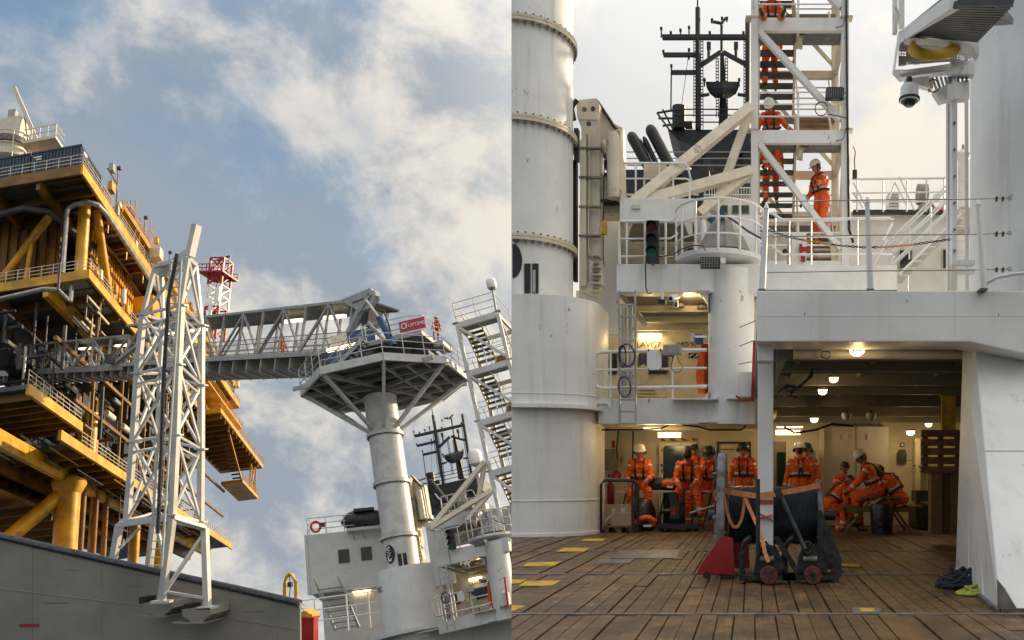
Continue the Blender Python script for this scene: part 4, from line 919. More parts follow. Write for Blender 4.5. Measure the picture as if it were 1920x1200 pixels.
def along(u):
    for a, b in zip(pts[:-1], pts[1:]):
        if a[0] <= u <= b[0]: return a[1] + (b[1]-a[1]) * (u-a[0]) / (b[0]-a[0])
for u0, u1, m_ in ((1441,1505,'chain'), (1505,1560,'chaino'), (1560,1640,'chain'), (1640,1714,'chaino'), (1714,1780,'chain')):
    lk = MB(); u = u0
    while u < u1:
        c = W(u + 2.6, along(min(u + 2.6, 1779)), 8.0); vert = int(u / 5.2) % 2
        lk.path([c + Vector((.018 * math.cos(a), .010 * math.sin(a) * (1 - vert), .010 * math.sin(a) * vert)) for a in [k * math.pi / 4 for k in range(8)]], .0045, 4, closed=True)
        u += 5.2
    lk.build('chain_links', m_, ch, kind='stuff')
# ---- ladder post by the trunk
lp = thing('ladder_frame', W(1800, 545, 8.6), 'chipped white ladder frame standing by the round trunk', 'ladder')
MB().slab(1777, 140, 1786, 545, 8.75, .08).build('flange_strip', 'white', lp); MB().slab(1786, 118, 1795, 545, 8.6, .14).build('channel', 'white', lp)
MB().ptube((1812, 150, 9.0), (1813, 545, 9.0), .022, 10).build('riser_pipe', 'white', lp, smooth=True); MB().slab(1783, 113, 1828, 139, 8.55, .1).build('top_bracket', 'white', lp)
for v in (487, 503): MB().slab(1795, v, 1828, v + 9, 8.7, .1).build('tie', 'white', lp)
for v in (180, 230, 280, 330, 380, 430, 470): MB().tube(W(1790, v, 8.6), W(1790, v, 8.58), .013, 8).build('bolt', 'steelflat', lp)
MB().slab(1784, 495, 1792, 545, 8.55, .1).build('lower_clamp', 'craneW', lp)
for k in range(8): MB().pbar((1795, 312 + k * 28, 9.5), (1812, 312 + k * 28, 9.3), .012).build('rung', 'white', lp)
# ---- grating platform and dome camera
gp = thing('grating_platform', W(1760, 140, 8.2), 'overhead grey grating platform bracketed off the round trunk with mesh skirt', 'platform')
def pq(*q): return [W(*p) for p in q]
MB().prism(pq((1700,60,8.4),(1900,46,7.2),(1870,14,6.4),(1790,-10,6.6)), (0,0,.06)).build('backing_plate', 'grate', gp)
gm_a, gm_b = pq((1712,56,8.2),(1835,66,8.0)); gm_c, gm_d = pq((1795,-4,6.5),(1900,-4,6.3))
for k in range(17):
    f = k / 16; MB().bar(gm_a.lerp(gm_c, f) - Vector((0,0,.04)), gm_b.lerp(gm_d, f) - Vector((0,0,.04)), .028, .05).build('grating_bar', 'gangd', gp)
MB().prism(pq((1686,60,8.3),(1700,52,8.3),(1800,-10,6.6),(1780,-10,6.6)), (0,0,-.12)).build('edge_channel', 'white', gp)
MB().prism(pq((1690,55,8.3),(1836,65,8.1),(1836,104,8.1),(1825,92,8.1),(1800,76,8.1),(1700,71,8.1)), (0,.12,0)).build('front_beam', 'white', gp)
MB().prism(pq((1690,58,8.4),(1679,128,8.4),(1676,128,8.6),(1686,56,8.6)), (0,.1,0)).build('skirt_post', 'white', gp)
MB().prism(pq((1690,60,8.5),(1835,84,8.6),(1822,110,8.6),(1684,124,8.5)), (0,.01,0)).build('mesh_skirt', 'mesh', gp)
gx = MB()
for k in range(26): gx.bar(W(1687 + k * 4.6, 64 + k * .6, 8.48), W(1685 + k * 4.5, 124 - k * .5, 8.48), .008)
for k in range(12): gx.bar(W(1690 - k * .4, 66 + k * 5, 8.48), W(1815, 84 + k * 2.6, 8.5), .008)
gx.build('skirt_wires', 'wire', gp, kind='stuff')
MB().prism(pq((1676,130,8.4),(1690,132,8.3),(1784,119,8.4),(1784,132,8.4),(1690,145,8.4)), (0,.1,0)).build('bottom_beam', 'white', gp)
MB().slab(1675, -60, 1683, 60, 8.3, .06).build('rail_post', 'white', gp); MB().slab(1686, -60, 1696, 50, 8.6, .05).build('rail_post', 'white', gp)
MB().ppath([(1680,14),(1686,28),(1681,45),(1680,58)], 8.25, .014).build('hose', 'craneW', gp)
MB().prism(pq((1750,170,8.6),(1776,158,8.5),(1818,150,8.7),(1818,184,8.7),(1776,186,8.5),(1764,190,8.5)), (0,.1,0)).build('lower_bracket', 'white', gp)
for k in range(9): MB().bar(W(1748 + k * 8, 146, 8.6), W(1758 + k * 7, 174 - k, 8.9), .02, .03).build('step_bar', 'grate', gp)
MB().prism(pq((1740,144,8.6),(1748,144,8.6),(1750,164,8.6),(1744,166,8.6)), (0,.1,0)).build('lamp_bracket', 'craneW', gp)
MB().path([W(1750 + 11 * math.cos(a) * (1 + .1 * math.sin(a * 3)), 161 + 12 * math.sin(a), 8.4) for a in [k*.5 for k in range(40)]], .006).build('cable_coil', 'cable', gp)
yh = thing('yellow_hoop', W(1750, 110, 8.3), 'curved yellow rubber hoop lying in the grating platform skirt', 'hoop')
MB().path([W(1708,86,8.2), W(1715,96,8.15), W(1730,102,8.12), W(1752,103,8.12), W(1775,99,8.15), W(1789,92,8.18), W(1795,86,8.2)], .02, 10, flat=.06).build('band', 'yfix', yh, smooth=True)
MB().path([W(1697,90,8.35), W(1708,100,8.3), W(1724,108,8.27), W(1750,108,8.27), W(1780,103,8.3)], .008).build('hose', 'steelflat', yh)
dc = thing('dome_camera', W(1705, 198, 8.2), 'white dome surveillance camera hanging from an arm under the platform', 'camera')
c0 = W(1705, 160, 8.25)
MB().lathe([(.03, .02), (.075, .0), (.092, -.03), (.095, -.13), (.105, -.145), (.098, -.165), (.07, -.17)], c0, 28).build('housing', 'whitec', dc, smooth=True)
MB().lathe([(.108, -.135), (.108, -.155), (.08, -.172)], c0, 28).build('collar', 'dgrey', dc, smooth=True)
MB().lathe([(.068, -.168), (.062, -.195), (.04, -.215), (.001, -.222)], c0, 24).build('dome', 'glass', dc, smooth=True)
MB().prism(pq((1697,148,8.3),(1700,155,8.3),(1716,157,8.3),(1742,164,8.3),(1742,142,8.3)), (0,.08,0)).build('arm', 'white', dc); MB().tube(c0, c0 + Vector((0,0,.08)), .03, 12).build('stem', 'dgrey', dc)
# ---- upper right rails, stairs and deck machinery
D = 19.6
ur = rail_path('upper_deck_railing', [[(1597,336,D),(1770,334,D),(1780,332,D)], [(1597,362,D),(1780,360,D)], [(1597,378,D),(1780,378,D)]], .03, 'white rail along the accommodation roof', [((u,335,D),(u,397,D)) for u in (1607,1656,1700,1737,1770)])
for a, b in (((1600,342,D),(1625,390,D)), ((1686,331,D),(1715,395,D)), ((1678,342,D),(1662,385,D)), ((1678,342,D),(1700,385,D)), ((1600,362,D),(1618,390,D))): MB().ptube(a, b, .022).build('brace', 'whitec', ur)
mo = thing('mooring_winch', W(1725, 398, 22), 'pale covered winch with rounded drum on the accommodation roof', 'winch')
MB().tube(W(1720,365,22), W(1738,365,22), .28, 20).build('drum', 'canvas', mo, smooth=True); MB().ppoly([(1722,398),(1724,384),(1738,376),(1752,384),(1756,398)], 21.8, .6).build('cover', 'canvas', mo)
MB().slab(1666, 361, 1686, 392, 22, .4).build('louvre_box', 'whitec', mo)
for k in range(5): MB().slab(1667, 364 + k * 5.5, 1685, 365.5 + k * 5.5, 21.97, .04).build('louvre', 'grey', mo)
MB().slab(1752, 388, 1770, 394, 21.5, .2).build('red_float', 'orange', mo); MB().slab(1752, 364, 1762, 376, 21.6, .15).build('lamp_box', 'craneW', mo)
lb = thing('vent_post', W(1805, 395, 21), 'grey white ventilation post behind the ladder frame', 'ventilator')
MB().lathe([(.13, -1.4), (.13, -.15), (.16, -.1), (.19, .0), (.15, .08), (.02, .1)], W(1806, 290, 21), 18).build('post', 'white', lb, smooth=True); MB().tube(W(1806,282,21), W(1806,272,21), .04).build('finial', 'grey', lb)
ds = thing('inclined_stairs', W(1700, 545, 19), 'white inclined stairs with twin handrails against the accommodation wall', 'stairs')
for dy in (0, .8):
    MB().bar(W(1684,509,18.6) + Vector((0,dy,-.1)), W(1800,395,18.6) + Vector((0,dy,-.1)), .05, .3, (0,-1,.01)).build('stringer', 'whitec', ds)
    for k, h in enumerate((.55, .85, 1.15)):
        MB().tube(W(1672,500,18.6) + Vector((0,dy,h-.5)), W(1790,385,18.6) + Vector((0,dy,h-.5)), .025).build('handrail', 'whitec', ds)
for k in range(9): f = k / 8; p = W(1690,515,18.6).lerp(W(1795,408,18.6), f); MB().box(p + Vector((.05,.4,0)), (.22,.75,.03)).build('tread', 'white', ds)
for u, v in ((1705, 486), (1745, 448)): MB().tube(W(u, v, 18.6), W(u, v - 60, 18.6), .022).build('post', 'whitec', ds)
D = 13.7
for i, (pth, lab, po) in enumerate(((([(1424,407,D),(1437,399,D),(1448,400,D),(1463,410,D),(1468,412,D),(1668,409,D),(1674,412,D),(1673,418,D),(1655,450,D)], [(1424,430,D),(1440,428,D),(1466,444,D),(1600,444,D)], [(1424,462,D),(1445,460,D),(1468,477,D),(1670,476,D),(1675,481,D),(1672,489,D)]), 'white rail with bent ends on the coaming below the stair tower', ((1454,405,1454,495),(1480,411,1480,496),(1521,411,1521,496),(1608,411,1608,496),(1664,448,1640,495))),)):
    rail_path('coaming_railing', pth, .024, lab, [((a, b, D), (c, d_, D)) for a, b, c, d_ in po], pr_=.012)

# ================================================================== things on the deck
# ---- cable spool
SD = 9.15
spl = thing('cable_spool', (X(1440, SD), SD, 0), 'large dark cable spool with one tall grey flange resting on pallet jacks', 'spool')
AZ_ = Z(966, SD); RZ = Matrix(((0,0,1),(0,1,0),(-1,0,0)))       # lathe axis along X
def xl(prof, u, n=48): return MB().lathe(prof, (X(u, SD), SD, AZ_), n, RZ)
xl([(.001,0),(.71,0),(.72,.015),(.72,.07),(.71,.085),(.001,.085)], 1348).build('tall_flange', 'flange', spl, smooth=True)
dm = []; x = 0.0
while x < 1.0:
    dm += [(.325, x), (.338, x + .012), (.325, x + .024)]; x += .024
xl([(.001,0)] + dm + [(.001, x)], 1368).build('wound_cable', 'drum', spl, smooth=True)
xl([(.001,0),(.40,0),(.41,.012),(.41,.05),(.40,.06),(.001,.06)], 1529).build('small_flange', 'flange', spl, smooth=True)
xl([(.001,-.1),(.06,-.1),(.06,1.35),(.001,1.35)], 1345, 16).build('axle', 'dgrey', spl, smooth=True)
for k in range(8):
    a = k * math.pi / 4; MB().bar((X(1348,SD) - .012, SD + .68 * math.cos(a), AZ_ + .68 * math.sin(a)), (X(1348,SD) - .012, SD, AZ_), .02, .07, (1,0,0)).build('flange_rib', 'flange', spl)
    MB().tube((X(1348,SD) - .03, SD + .55 * math.cos(a + .3), AZ_ + .55 * math.sin(a + .3)), (X(1348,SD) + .1, SD + .55 * math.cos(a + .3), AZ_ + .55 * math.sin(a + .3)), .018, 8).build('flange_bolt', 'steelflat', spl)
# ---- pallet jacks
M['jackm'] = mat('scuffed_black_steel', (0.030, 0.031, 0.034), 0.5, 0.3, var=0.4, vscale=14, rust=0.25)
M['redwheel'] = mat('red_brown_wheel', (0.13, 0.035, 0.03), 0.5, var=0.3, vscale=20)
def jack(u, label, flip=1, m='jackm'):
    d = 8.15; o = Vector((X(u, d), d, 0)); t = thing('pallet_jack', o, label, 'pallet jack', 'pallet jacks under the spool')
    def b(a, c): return MB().bb(o + Vector(a), o + Vector(c))
    b((-.27,-.05,.03), (.30,.2,.08)).build('base_frame', m, t)
    MB().prism([o + Vector(q) for q in ((-.12,0,.09),(.16,0,.09),(.2,0,.18),(.1,0,.36),(-.04,0,.38),(-.10,0,.24))], (0,.2,0)).build('pump_housing', m, t)
    MB().prism([o + Vector(q) for q in ((.07,-.02,.47),(.13,-.02,.47),(.36,-.02,.1),(.29,-.02,.1))], (0,.06,0)).build('side_arm', m, t)
    MB().path([o + Vector(q) for q in ((-.24,.05,.06),(-.25,.05,.28),(-.21,.05,.42),(-.15,.05,.46))], .028, 8).build('guard_arm', m, t, smooth=True)
    MB().tube(o + Vector((-.06,.0,.24)), o + Vector((.08,.0,.24)), .035, 12).build('pump', 'steelflat', t, smooth=True)
    MB().path([o + Vector((-.02+.05*math.cos(a), -.03, .36+.06*math.sin(a))) for a in [k*.6 for k in range(11)]], .012).build('lever', m, t)
    w_ = MB().lathe([(.001,-.03),(.085,-.03),(.092,-.02),(.092,.02),(.085,.03),(.001,.03)], o + Vector((.03,-.12,.092)), 28, Matrix(((1,0,0),(0,0,-1),(0,1,0)))).build('steer_wheel', 'redwheel', t, smooth=True)
    MB().lathe([(.001,-.04),(.035,-.04),(.035,.036),(.001,.036)], o + Vector((.03,-.12,.092)), 16, Matrix(((1,0,0),(0,0,-1),(0,1,0)))).build('hub', 'dgrey', w_, smooth=True)
    for x in (-.25, .27): MB().lathe([(.001,-.03),(.035,-.03),(.035,.03),(.001,.03)], o + Vector((x,0,.036)), 14, Matrix(((1,0,0),(0,0,-1),(0,1,0)))).build('roller', 'steelflat', t, smooth=True)
    return t, o
j1, o1 = jack(1436, 'dark pallet jack with upright handle directly before the column')
MB().tube(W(1421, 1040, 8.1), W(1421, 898, 8.1), .022, 10).build('handle', 'black', j1, smooth=True)
j2, o2 = jack(1517, 'dark pallet jack with slanting handle beside the small flange')
MB().tube(W(1510, 1030, 8.1), W(1463, 925, 8.25), .024, 10).build('handle', 'dgrey', j2, smooth=True)
MB().ppoly([(1451,920),(1463,914),(1468,930),(1461,936),(1455,931)], 8.2, .06).build('grip', 'black', j2)
MB().prism([Vector((X(1533,8.6), 8.6, .08)), Vector((X(1578,8.6), 8.6, .08)), Vector((X(1578,8.6), 8.6, .2)), Vector((X(1540,8.6), 8.6, .72)), Vector((X(1533,8.6), 8.6, .72))], (0,.08,0)).build('fork', 'dgrey', j2)
MB().lathe([(.001,-.03),(.06,-.03),(.06,.03),(.001,.03)], (X(1568,8.5), 8.5, .06), 16, Matrix(((1,0,0),(0,0,-1),(0,1,0)))).build('fork_roller', 'redwheel', j2, smooth=True)
j3 = thing('red_pallet_jack', (X(1358, 8.7), 8.7, 0), 'red pallet jack forks under the tall grey flange', 'pallet jack')
for u, y in ((1358, 8.45), (1385, 9.0)):
    x = X(u, 8.7)
    MB().prism([Vector((x-.28,y,.05)), Vector((x+.12,y,.05)), Vector((x+.10,y,.42)), Vector((x-.02,y,.45)), Vector((x-.26,y,.12))], (0,.14,0)).build('fork', 'red', j3)
    MB().lathe([(.001,-.03),(.038,-.03),(.038,.03),(.001,.03)], (x-.18, y+.02, .04), 14, Matrix(((1,0,0),(0,0,-1),(0,1,0)))).build('roller', 'rubber', j3, smooth=True)
# ---- orange webbing straps
def ribbon(name, pts, w, label=None, parent=None, th=.006, m='strap'):
    P = [W(*p) for p in pts]; mb = MB()
    for p, q in zip(P[:-1], P[1:]): mb.bar(p, q + (q - p) * .04, w, th, (0, -1, .02))
    return mb.build(name, m, parent, label, 'strap' if label else None)
swt = thing('lashing_strap', W(1380, 920, 8.7), 'orange webbing strap slung over the spool and round the column', 'strap')
ribbon('band', [(1342,923,8.75),(1350,918,8.7),(1362,921,8.7),(1390,926,8.6),(1421,930,8.45),(1436,928,8.44),(1456,926,8.42),(1475,922,8.6),(1500,918,8.7),(1536,910,8.8)], .06, None, swt)
ribbon('loop', [(1357,925,8.66),(1361,950,8.62),(1368,975,8.6),(1375,988,8.6),(1383,988,8.6),(1390,975,8.6),(1395,950,8.6),(1396,927,8.6)], .032, None, swt)
ribbon('tail', [(1396,926,8.58),(1402,945,8.55),(1412,968,8.5),(1420,985,8.3),(1429,1010,8.1),(1434,1035,8.02),(1441,1053,7.98)], .038, None, swt)
ribbon('edge', [(1344,922,8.75),(1342,930,8.7),(1345,937,8.68)], .05, None, swt)
# ---- ropes by the pillar
for (u, v, s, n, r, m_, lab) in ((1806, 1098, .27, 220, .017, 'rope', 'heap of dark blue rope at the foot of the raked pillar'), (1827, 1111, .17, 80, .013, 'ropey', 'lime yellow rope coil beside the dark rope heap')):
    d = GY(v + 4); c = Vector((X(u, d), d, 0)); pts = []
    for k in range(n):
        a = k * .83; rr = s * (.45 + .55 * random.random())
        pts.append(c + Vector((rr * math.cos(a), rr * .55 * math.sin(a), max(.012, (.30 if m_ == 'rope' else .14) * random.random() * (1.15 - rr / s)))))
    sm = []
    for i in range(len(pts) - 1):
        for f in (0, .5): sm.append(pts[i].lerp(pts[i+1], f))
    MB().path(sm, r, 6).build('rope_heap' if m_ == 'rope' else 'rope_coil', m_, None, lab, 'rope', smooth=True)
# ---- timber pallets stacked by the hangar side
pd_ = 12.6
for i, (u0, v0, u1, v1) in enumerate(((1728, 806, 1802, 888),)):
    t = thing('upended_pallet', W(1765, v1, pd_), 'slatted wooden pallet stacked high beside the raked pillar', 'pallet')
    for k in range(5): MB().slab(u0, v0 + k * 17, u1, v0 + 13 + k * 17, pd_ + .05 * (k % 2), .05).build('slat', 'pallet', t)
    for u in (1731, 1760, 1792): MB().slab(u, v0, u + 9, v1, pd_ + .12, .08).build('bearer', 'pallet', t)
t = thing('timber_bundle', W(1770, 1008, pd_), 'upright brown timber planks carrying the slatted pallet', 'timber')
for k, (u0, u1) in enumerate(((1746, 1767), (1768, 1782), (1783, 1800))): MB().slab(u0, 886, u1, Z_ if False else 1002, pd_ + .08 * (k % 2), .22).build('plank', 'pallet', t)
t = thing('yellow_upright', W(1778, 806, 13), 'mustard yellow upright board above the stacked pallet', 'board'); MB().slab(1766, 741, 1792, 806, 12.9, .06).build('board', 'ypad', t); MB().slab(1764, 738, 1794, 742, 12.88, .08).build('cap', 'ceil', t)
# ---- bench table, bags and trolley under the gallery
bn = thing('trestle_table', W(1265, 978, 16.4), 'long white folding table with splayed steel legs used as a bench', 'table')
zt = Z(919, 16.3)
MB().bb((X(1160,16.4), 16.05, zt - .04), (X(1352,16.4), 16.75, zt)).build('table_top', 'wallgrey', bn)
for u in (1175, 1248, 1335):
    for s in (-1, 1): MB().tube((X(u,16.4), 16.4, zt - .03), (X(u,16.4) + s * .18, 16.2 + .3 * (s > 0), 0), .016).build('leg', 'dgrey', bn)
bg_ = thing('holdall_bag', W(1262, 918, 16.4), 'black holdall bag lying on the white table', 'bag')
MB().lathe([(.001,-.32),(.10,-.31),(.13,-.25),(.135,.25),(.10,.31),(.001,.32)], Vector((X(1245,16.3), 16.3, zt + .12)), 18, RZ).build('body', 'bag', bg_, smooth=True)
lj = thing('life_vest', W(1255, 914, 16.2), 'folded orange life vest on the table beside the black holdall', 'vest')
MB().lathe([(.001,-.14),(.06,-.13),(.075,0),(.06,.13),(.001,.14)], W(1254, 907, 16.1), 14, RZ).build('fold', 'orange', lj, smooth=True); MB().slab(1250, 911, 1262, 915, 16.0, .04).build('reflective_band', 'reflect', lj)
l2 = thing('life_vest_on_deck', (X(1210,15.3), 15.3, 0), 'orange life vest with reflective band dropped on the deck by the cage', 'vest')
MB().path([W(1196,981,15.3), W(1200,974,15.25), W(1208,971,15.25), W(1217,971,15.25), W(1224,976,15.3), W(1223,984,15.35)], .085, 10, flat=.06).build('fold', 'orange', l2, smooth=True)
MB().slab(1206, 984, 1221, 988, 15.15, .06).build('reflective_band', 'reflect', l2); MB().ppath([(1206,976),(1212,972),(1218,975),(1214,979)], 15.15, .012).build('strap', 'cable', l2)
sk_ = thing('rubbish_sack', (X(1206,15.7), 15.7, 0), 'black rubbish sack beside the wire cage', 'bag')
MB().lathe([(.2,0),(.27,.15),(.25,.4),(.17,.58),(.06,.64),(.001,.65)], (X(1206,15.8), 15.8, 0), 14).build('sack', 'bag', sk_, smooth=True)
cg = thing('roll_cage', (X(1160,15.3), 15.3, 0), 'black tubular roll cage frame around a pallet of cardboard', 'cage')
for (ua, ub_, y) in ((1127, 1196, 15.1), (1131, 1192, 15.9)):
    xa, xb = X(ua, y), X(ub_, y); h = Z(901, 15.1)
    MB().path([(xa,y,0),(xa,y,h-.08),(xa+.06,y,h),(xb-.06,y,h),(xb,y,h-.08),(xb,y,0)], .026, 8).build('hoop', 'black', cg, smooth=True)
for ua in (1129, 1194): MB().bb((X(ua,15.1)-.03, 15.1, .02), (X(ua,15.1)+.03, 15.9, .07)).build('floor_rail', 'black', cg)
MB().bb((X(1186,15.1)-.02, 15.08, .02), (X(1186,15.1)+.02, 15.12, Z(905,15.1))).build('post', 'black', cg)
pl = thing('small_pallet', (X(1163,15.4), 15.5, 0), 'small wooden pallet holding cardboard boxes in the roll cage', 'pallet')
for k in range(3): MB().bb((X(1134,15.3)+k*.24, 15.2, .0), (X(1134,15.3)+k*.24+.09, 15.8, .1)).build('bearer', 'pallet', pl)
for k in range(4): MB().bb((X(1133,15.3), 15.18 + k*.16, .1), (X(1187,15.3), 15.3 + k*.16, .125)).build('slat', 'pallet', pl)
ct = thing('cardboard_carton', (X(1165,15.4), 15.4, .13), 'brown cardboard carton with printed labels on the small pallet', 'carton')
MB().bb((X(1146,15.3), 15.25, .127), (X(1185,15.3), 15.7, .36)).build('carton', 'box', ct); MB().slab(1164, 952, 1172, 962, 15.235, .01).build('label', 'wallgrey', ct); MB().slab(1147, 953, 1154, 961, 15.235, .01).build('label', 'wallgrey', ct)
c2 = thing('packing_board', (X(1150,15.4), 15.6, .37), 'thin sheet of packing board propped behind the carton', 'board'); MB().bb((X(1134,15.6), 15.72, .13), (X(1185,15.6), 15.75, .52)).build('sheet', 'box', c2); MB().prism([W(1134,974,15.22), W(1153,958,15.24), W(1153,962,15.24), W(1135,979,15.22)], (0,.02,0)).build('flap', 'wallgrey', c2)
tk = thing('tool_trolley', (X(1268,15.6), 15.6, 0), 'low black tool trolley with a red maker plate in front of the table', 'trolley')
MB().ppoly([(1256,972),(1256,930),(1261,922),(1268,924),(1273,950),(1274,972)], 15.5, .2).build('body', 'black', tk); MB().slab(1258, 952, 1267, 966, 15.49, .02).build('plate', 'red', tk)
MB().ppath([(1236,984),(1236,968),(1242,958),(1256,958)], 15.5, .04, 8).build('guard', 'black', tk)
for u in (1240, 1255, 1292, 1305): MB().lathe([(.001,-.03),(.06,-.03),(.06,.03),(.001,.03)], (X(u,15.6), 15.6, .06), 16, Matrix(((1,0,0),(0,0,-1),(0,1,0)))).build('wheel', 'rubber', tk, smooth=True)
MB().bb((X(1236,15.6), 15.45, .06), (X(1310,15.6), 15.8, .14)).build('chassis', 'black', tk); MB().ptube((1294,962,15.4), (1345,946,15.4), .018).build('tow_bar', 'grey', tk)
rb = thing('fire_extinguisher', (X(1144,16.9), 16.9, .35), 'red fire extinguisher on the cream bulkhead behind the cage', 'extinguisher')
MB().lathe([(.001,0),(.085,.0),(.09,.02),(.09,.5),(.06,.58),(.03,.6),(.03,.66),(.001,.66)], (X(1144,16.9), 16.9, .35), 18).build('cylinder', 'red', rb, smooth=True); MB().slab(1140, 889, 1150, 895, 16.8, .1).build('valve', 'dgrey', rb)
hb = thing('wall_cabinet', W(1140, 895, 17), 'olive grey wall cabinet with a red and white placard above', 'cabinet')
MB().slab(1128, 842, 1154, 882, 17.0, .3).build('cabinet', 'ceil', hb); MB().ppoly([(1138,832),(1150,818),(1153,818),(1153,840),(1139,840)], 16.95, .03).build('placard', 'wallgrey', hb); MB().slab(1147, 826, 1153, 840, 16.94, .02).build('placard_field', 'red', hb)
hp = thing('stacked_helmets', W(1155, 897, 16.6), 'red and white helmets piled on the end of the table', 'helmet')
for (u, v, m_) in ((1155, 892, 'red'), (1172, 899, 'helm')): MB().lathe([(.13,0),(.13,.03),(.11,.09),(.06,.14),(.001,.155)], W(u, v + 4, 16.5), 18).build('shell', m_, hp, smooth=True)
# ---- picnic table
pt = thing('picnic_table', (X(1632,15.4), 15.4, 0), 'rough wooden picnic table with crossed legs where the crew sit', 'table')
zt2 = Z(930, 15.4)
for k in range(4): MB().bb((X(1612,15.2), 15.0 + k*.17, zt2 - .035), (X(1685,15.2), 15.15 + k*.17, zt2)).build('top_board', 'pallet', pt)
for u0, u1 in ((1632, 1583), (1660, 1705)):
    for y in (15.02, 15.62): MB().bar((X(u0,15.2), y, zt2 - .03), (X(u1,15.2), y, .02), .035, .11, (0,1,0)).build('leg', 'pallet', pt)
for y in (15.0, 15.6): MB().bb((X(1585,15.2), y - .06, .4), (X(1708,15.2), y - .02, .49)).build('bearer', 'pallet', pt)
for u in (1578, 1700):
    for k in range(2): MB().bb((X(u,15.2) + k*.13, 14.95, .49), (X(u,15.2) + k*.13 + .115, 15.7, .52)).build('seat_board', 'pallet', pt)
sk2 = thing('waste_bin_bag', (X(1651,15.2), 15.0, 0), 'black waste bag hanging in a bin beneath the picnic table', 'bag')
MB().lathe([(.19,0),(.21,.25),(.22,.5),(.2,.56),(.001,.57)], (X(1651,15.0), 14.85, 0), 18).build('bag', 'bag', sk2, smooth=True)
for u, v in ((1664, 925), (1630, 927)): pass
# ================================================================== people
def _capsules_to_mesh(caps):
    mb = MB(); n = 10
    for (p, q, r1, r2, *_) in caps:
        p, q = Vector(p), Vector(q); t = q - p
        t = t.normalized() if t.length > 1e-5 else Vector((0, 0, 1))
        u = Vector((0, 0, 1)) if abs(t.z) < .9 else Vector((0, 1, 0)); a = t.cross(u).normalized(); b = a.cross(t)
        rings = [(p - t * r1 * math.sin(f), r1 * math.cos(f)) for f in (1.4, .9, .45)] + [(p, r1), (q, r2)] + [(q + t * r2 * math.sin(f), r2 * math.cos(f)) for f in (.45, .9, 1.4)]
        o = len(mb.v)
        for c, r in rings: mb.v += [c + a * (math.cos(k*2*math.pi/n)*r) + b * (math.sin(k*2*math.pi/n)*r) for k in range(n)]
        m = len(rings)
        mb.f += [(o+i*n+k, o+i*n+(k+1) % n, o+(i+1)*n+(k+1) % n, o+(i+1)*n+k) for i in range(m-1) for k in range(n)]
        mb.f += [tuple(o + k for k in range(n-1, -1, -1)), tuple(o + (m-1)*n + k for k in range(n))]
    return mb
import numpy as np
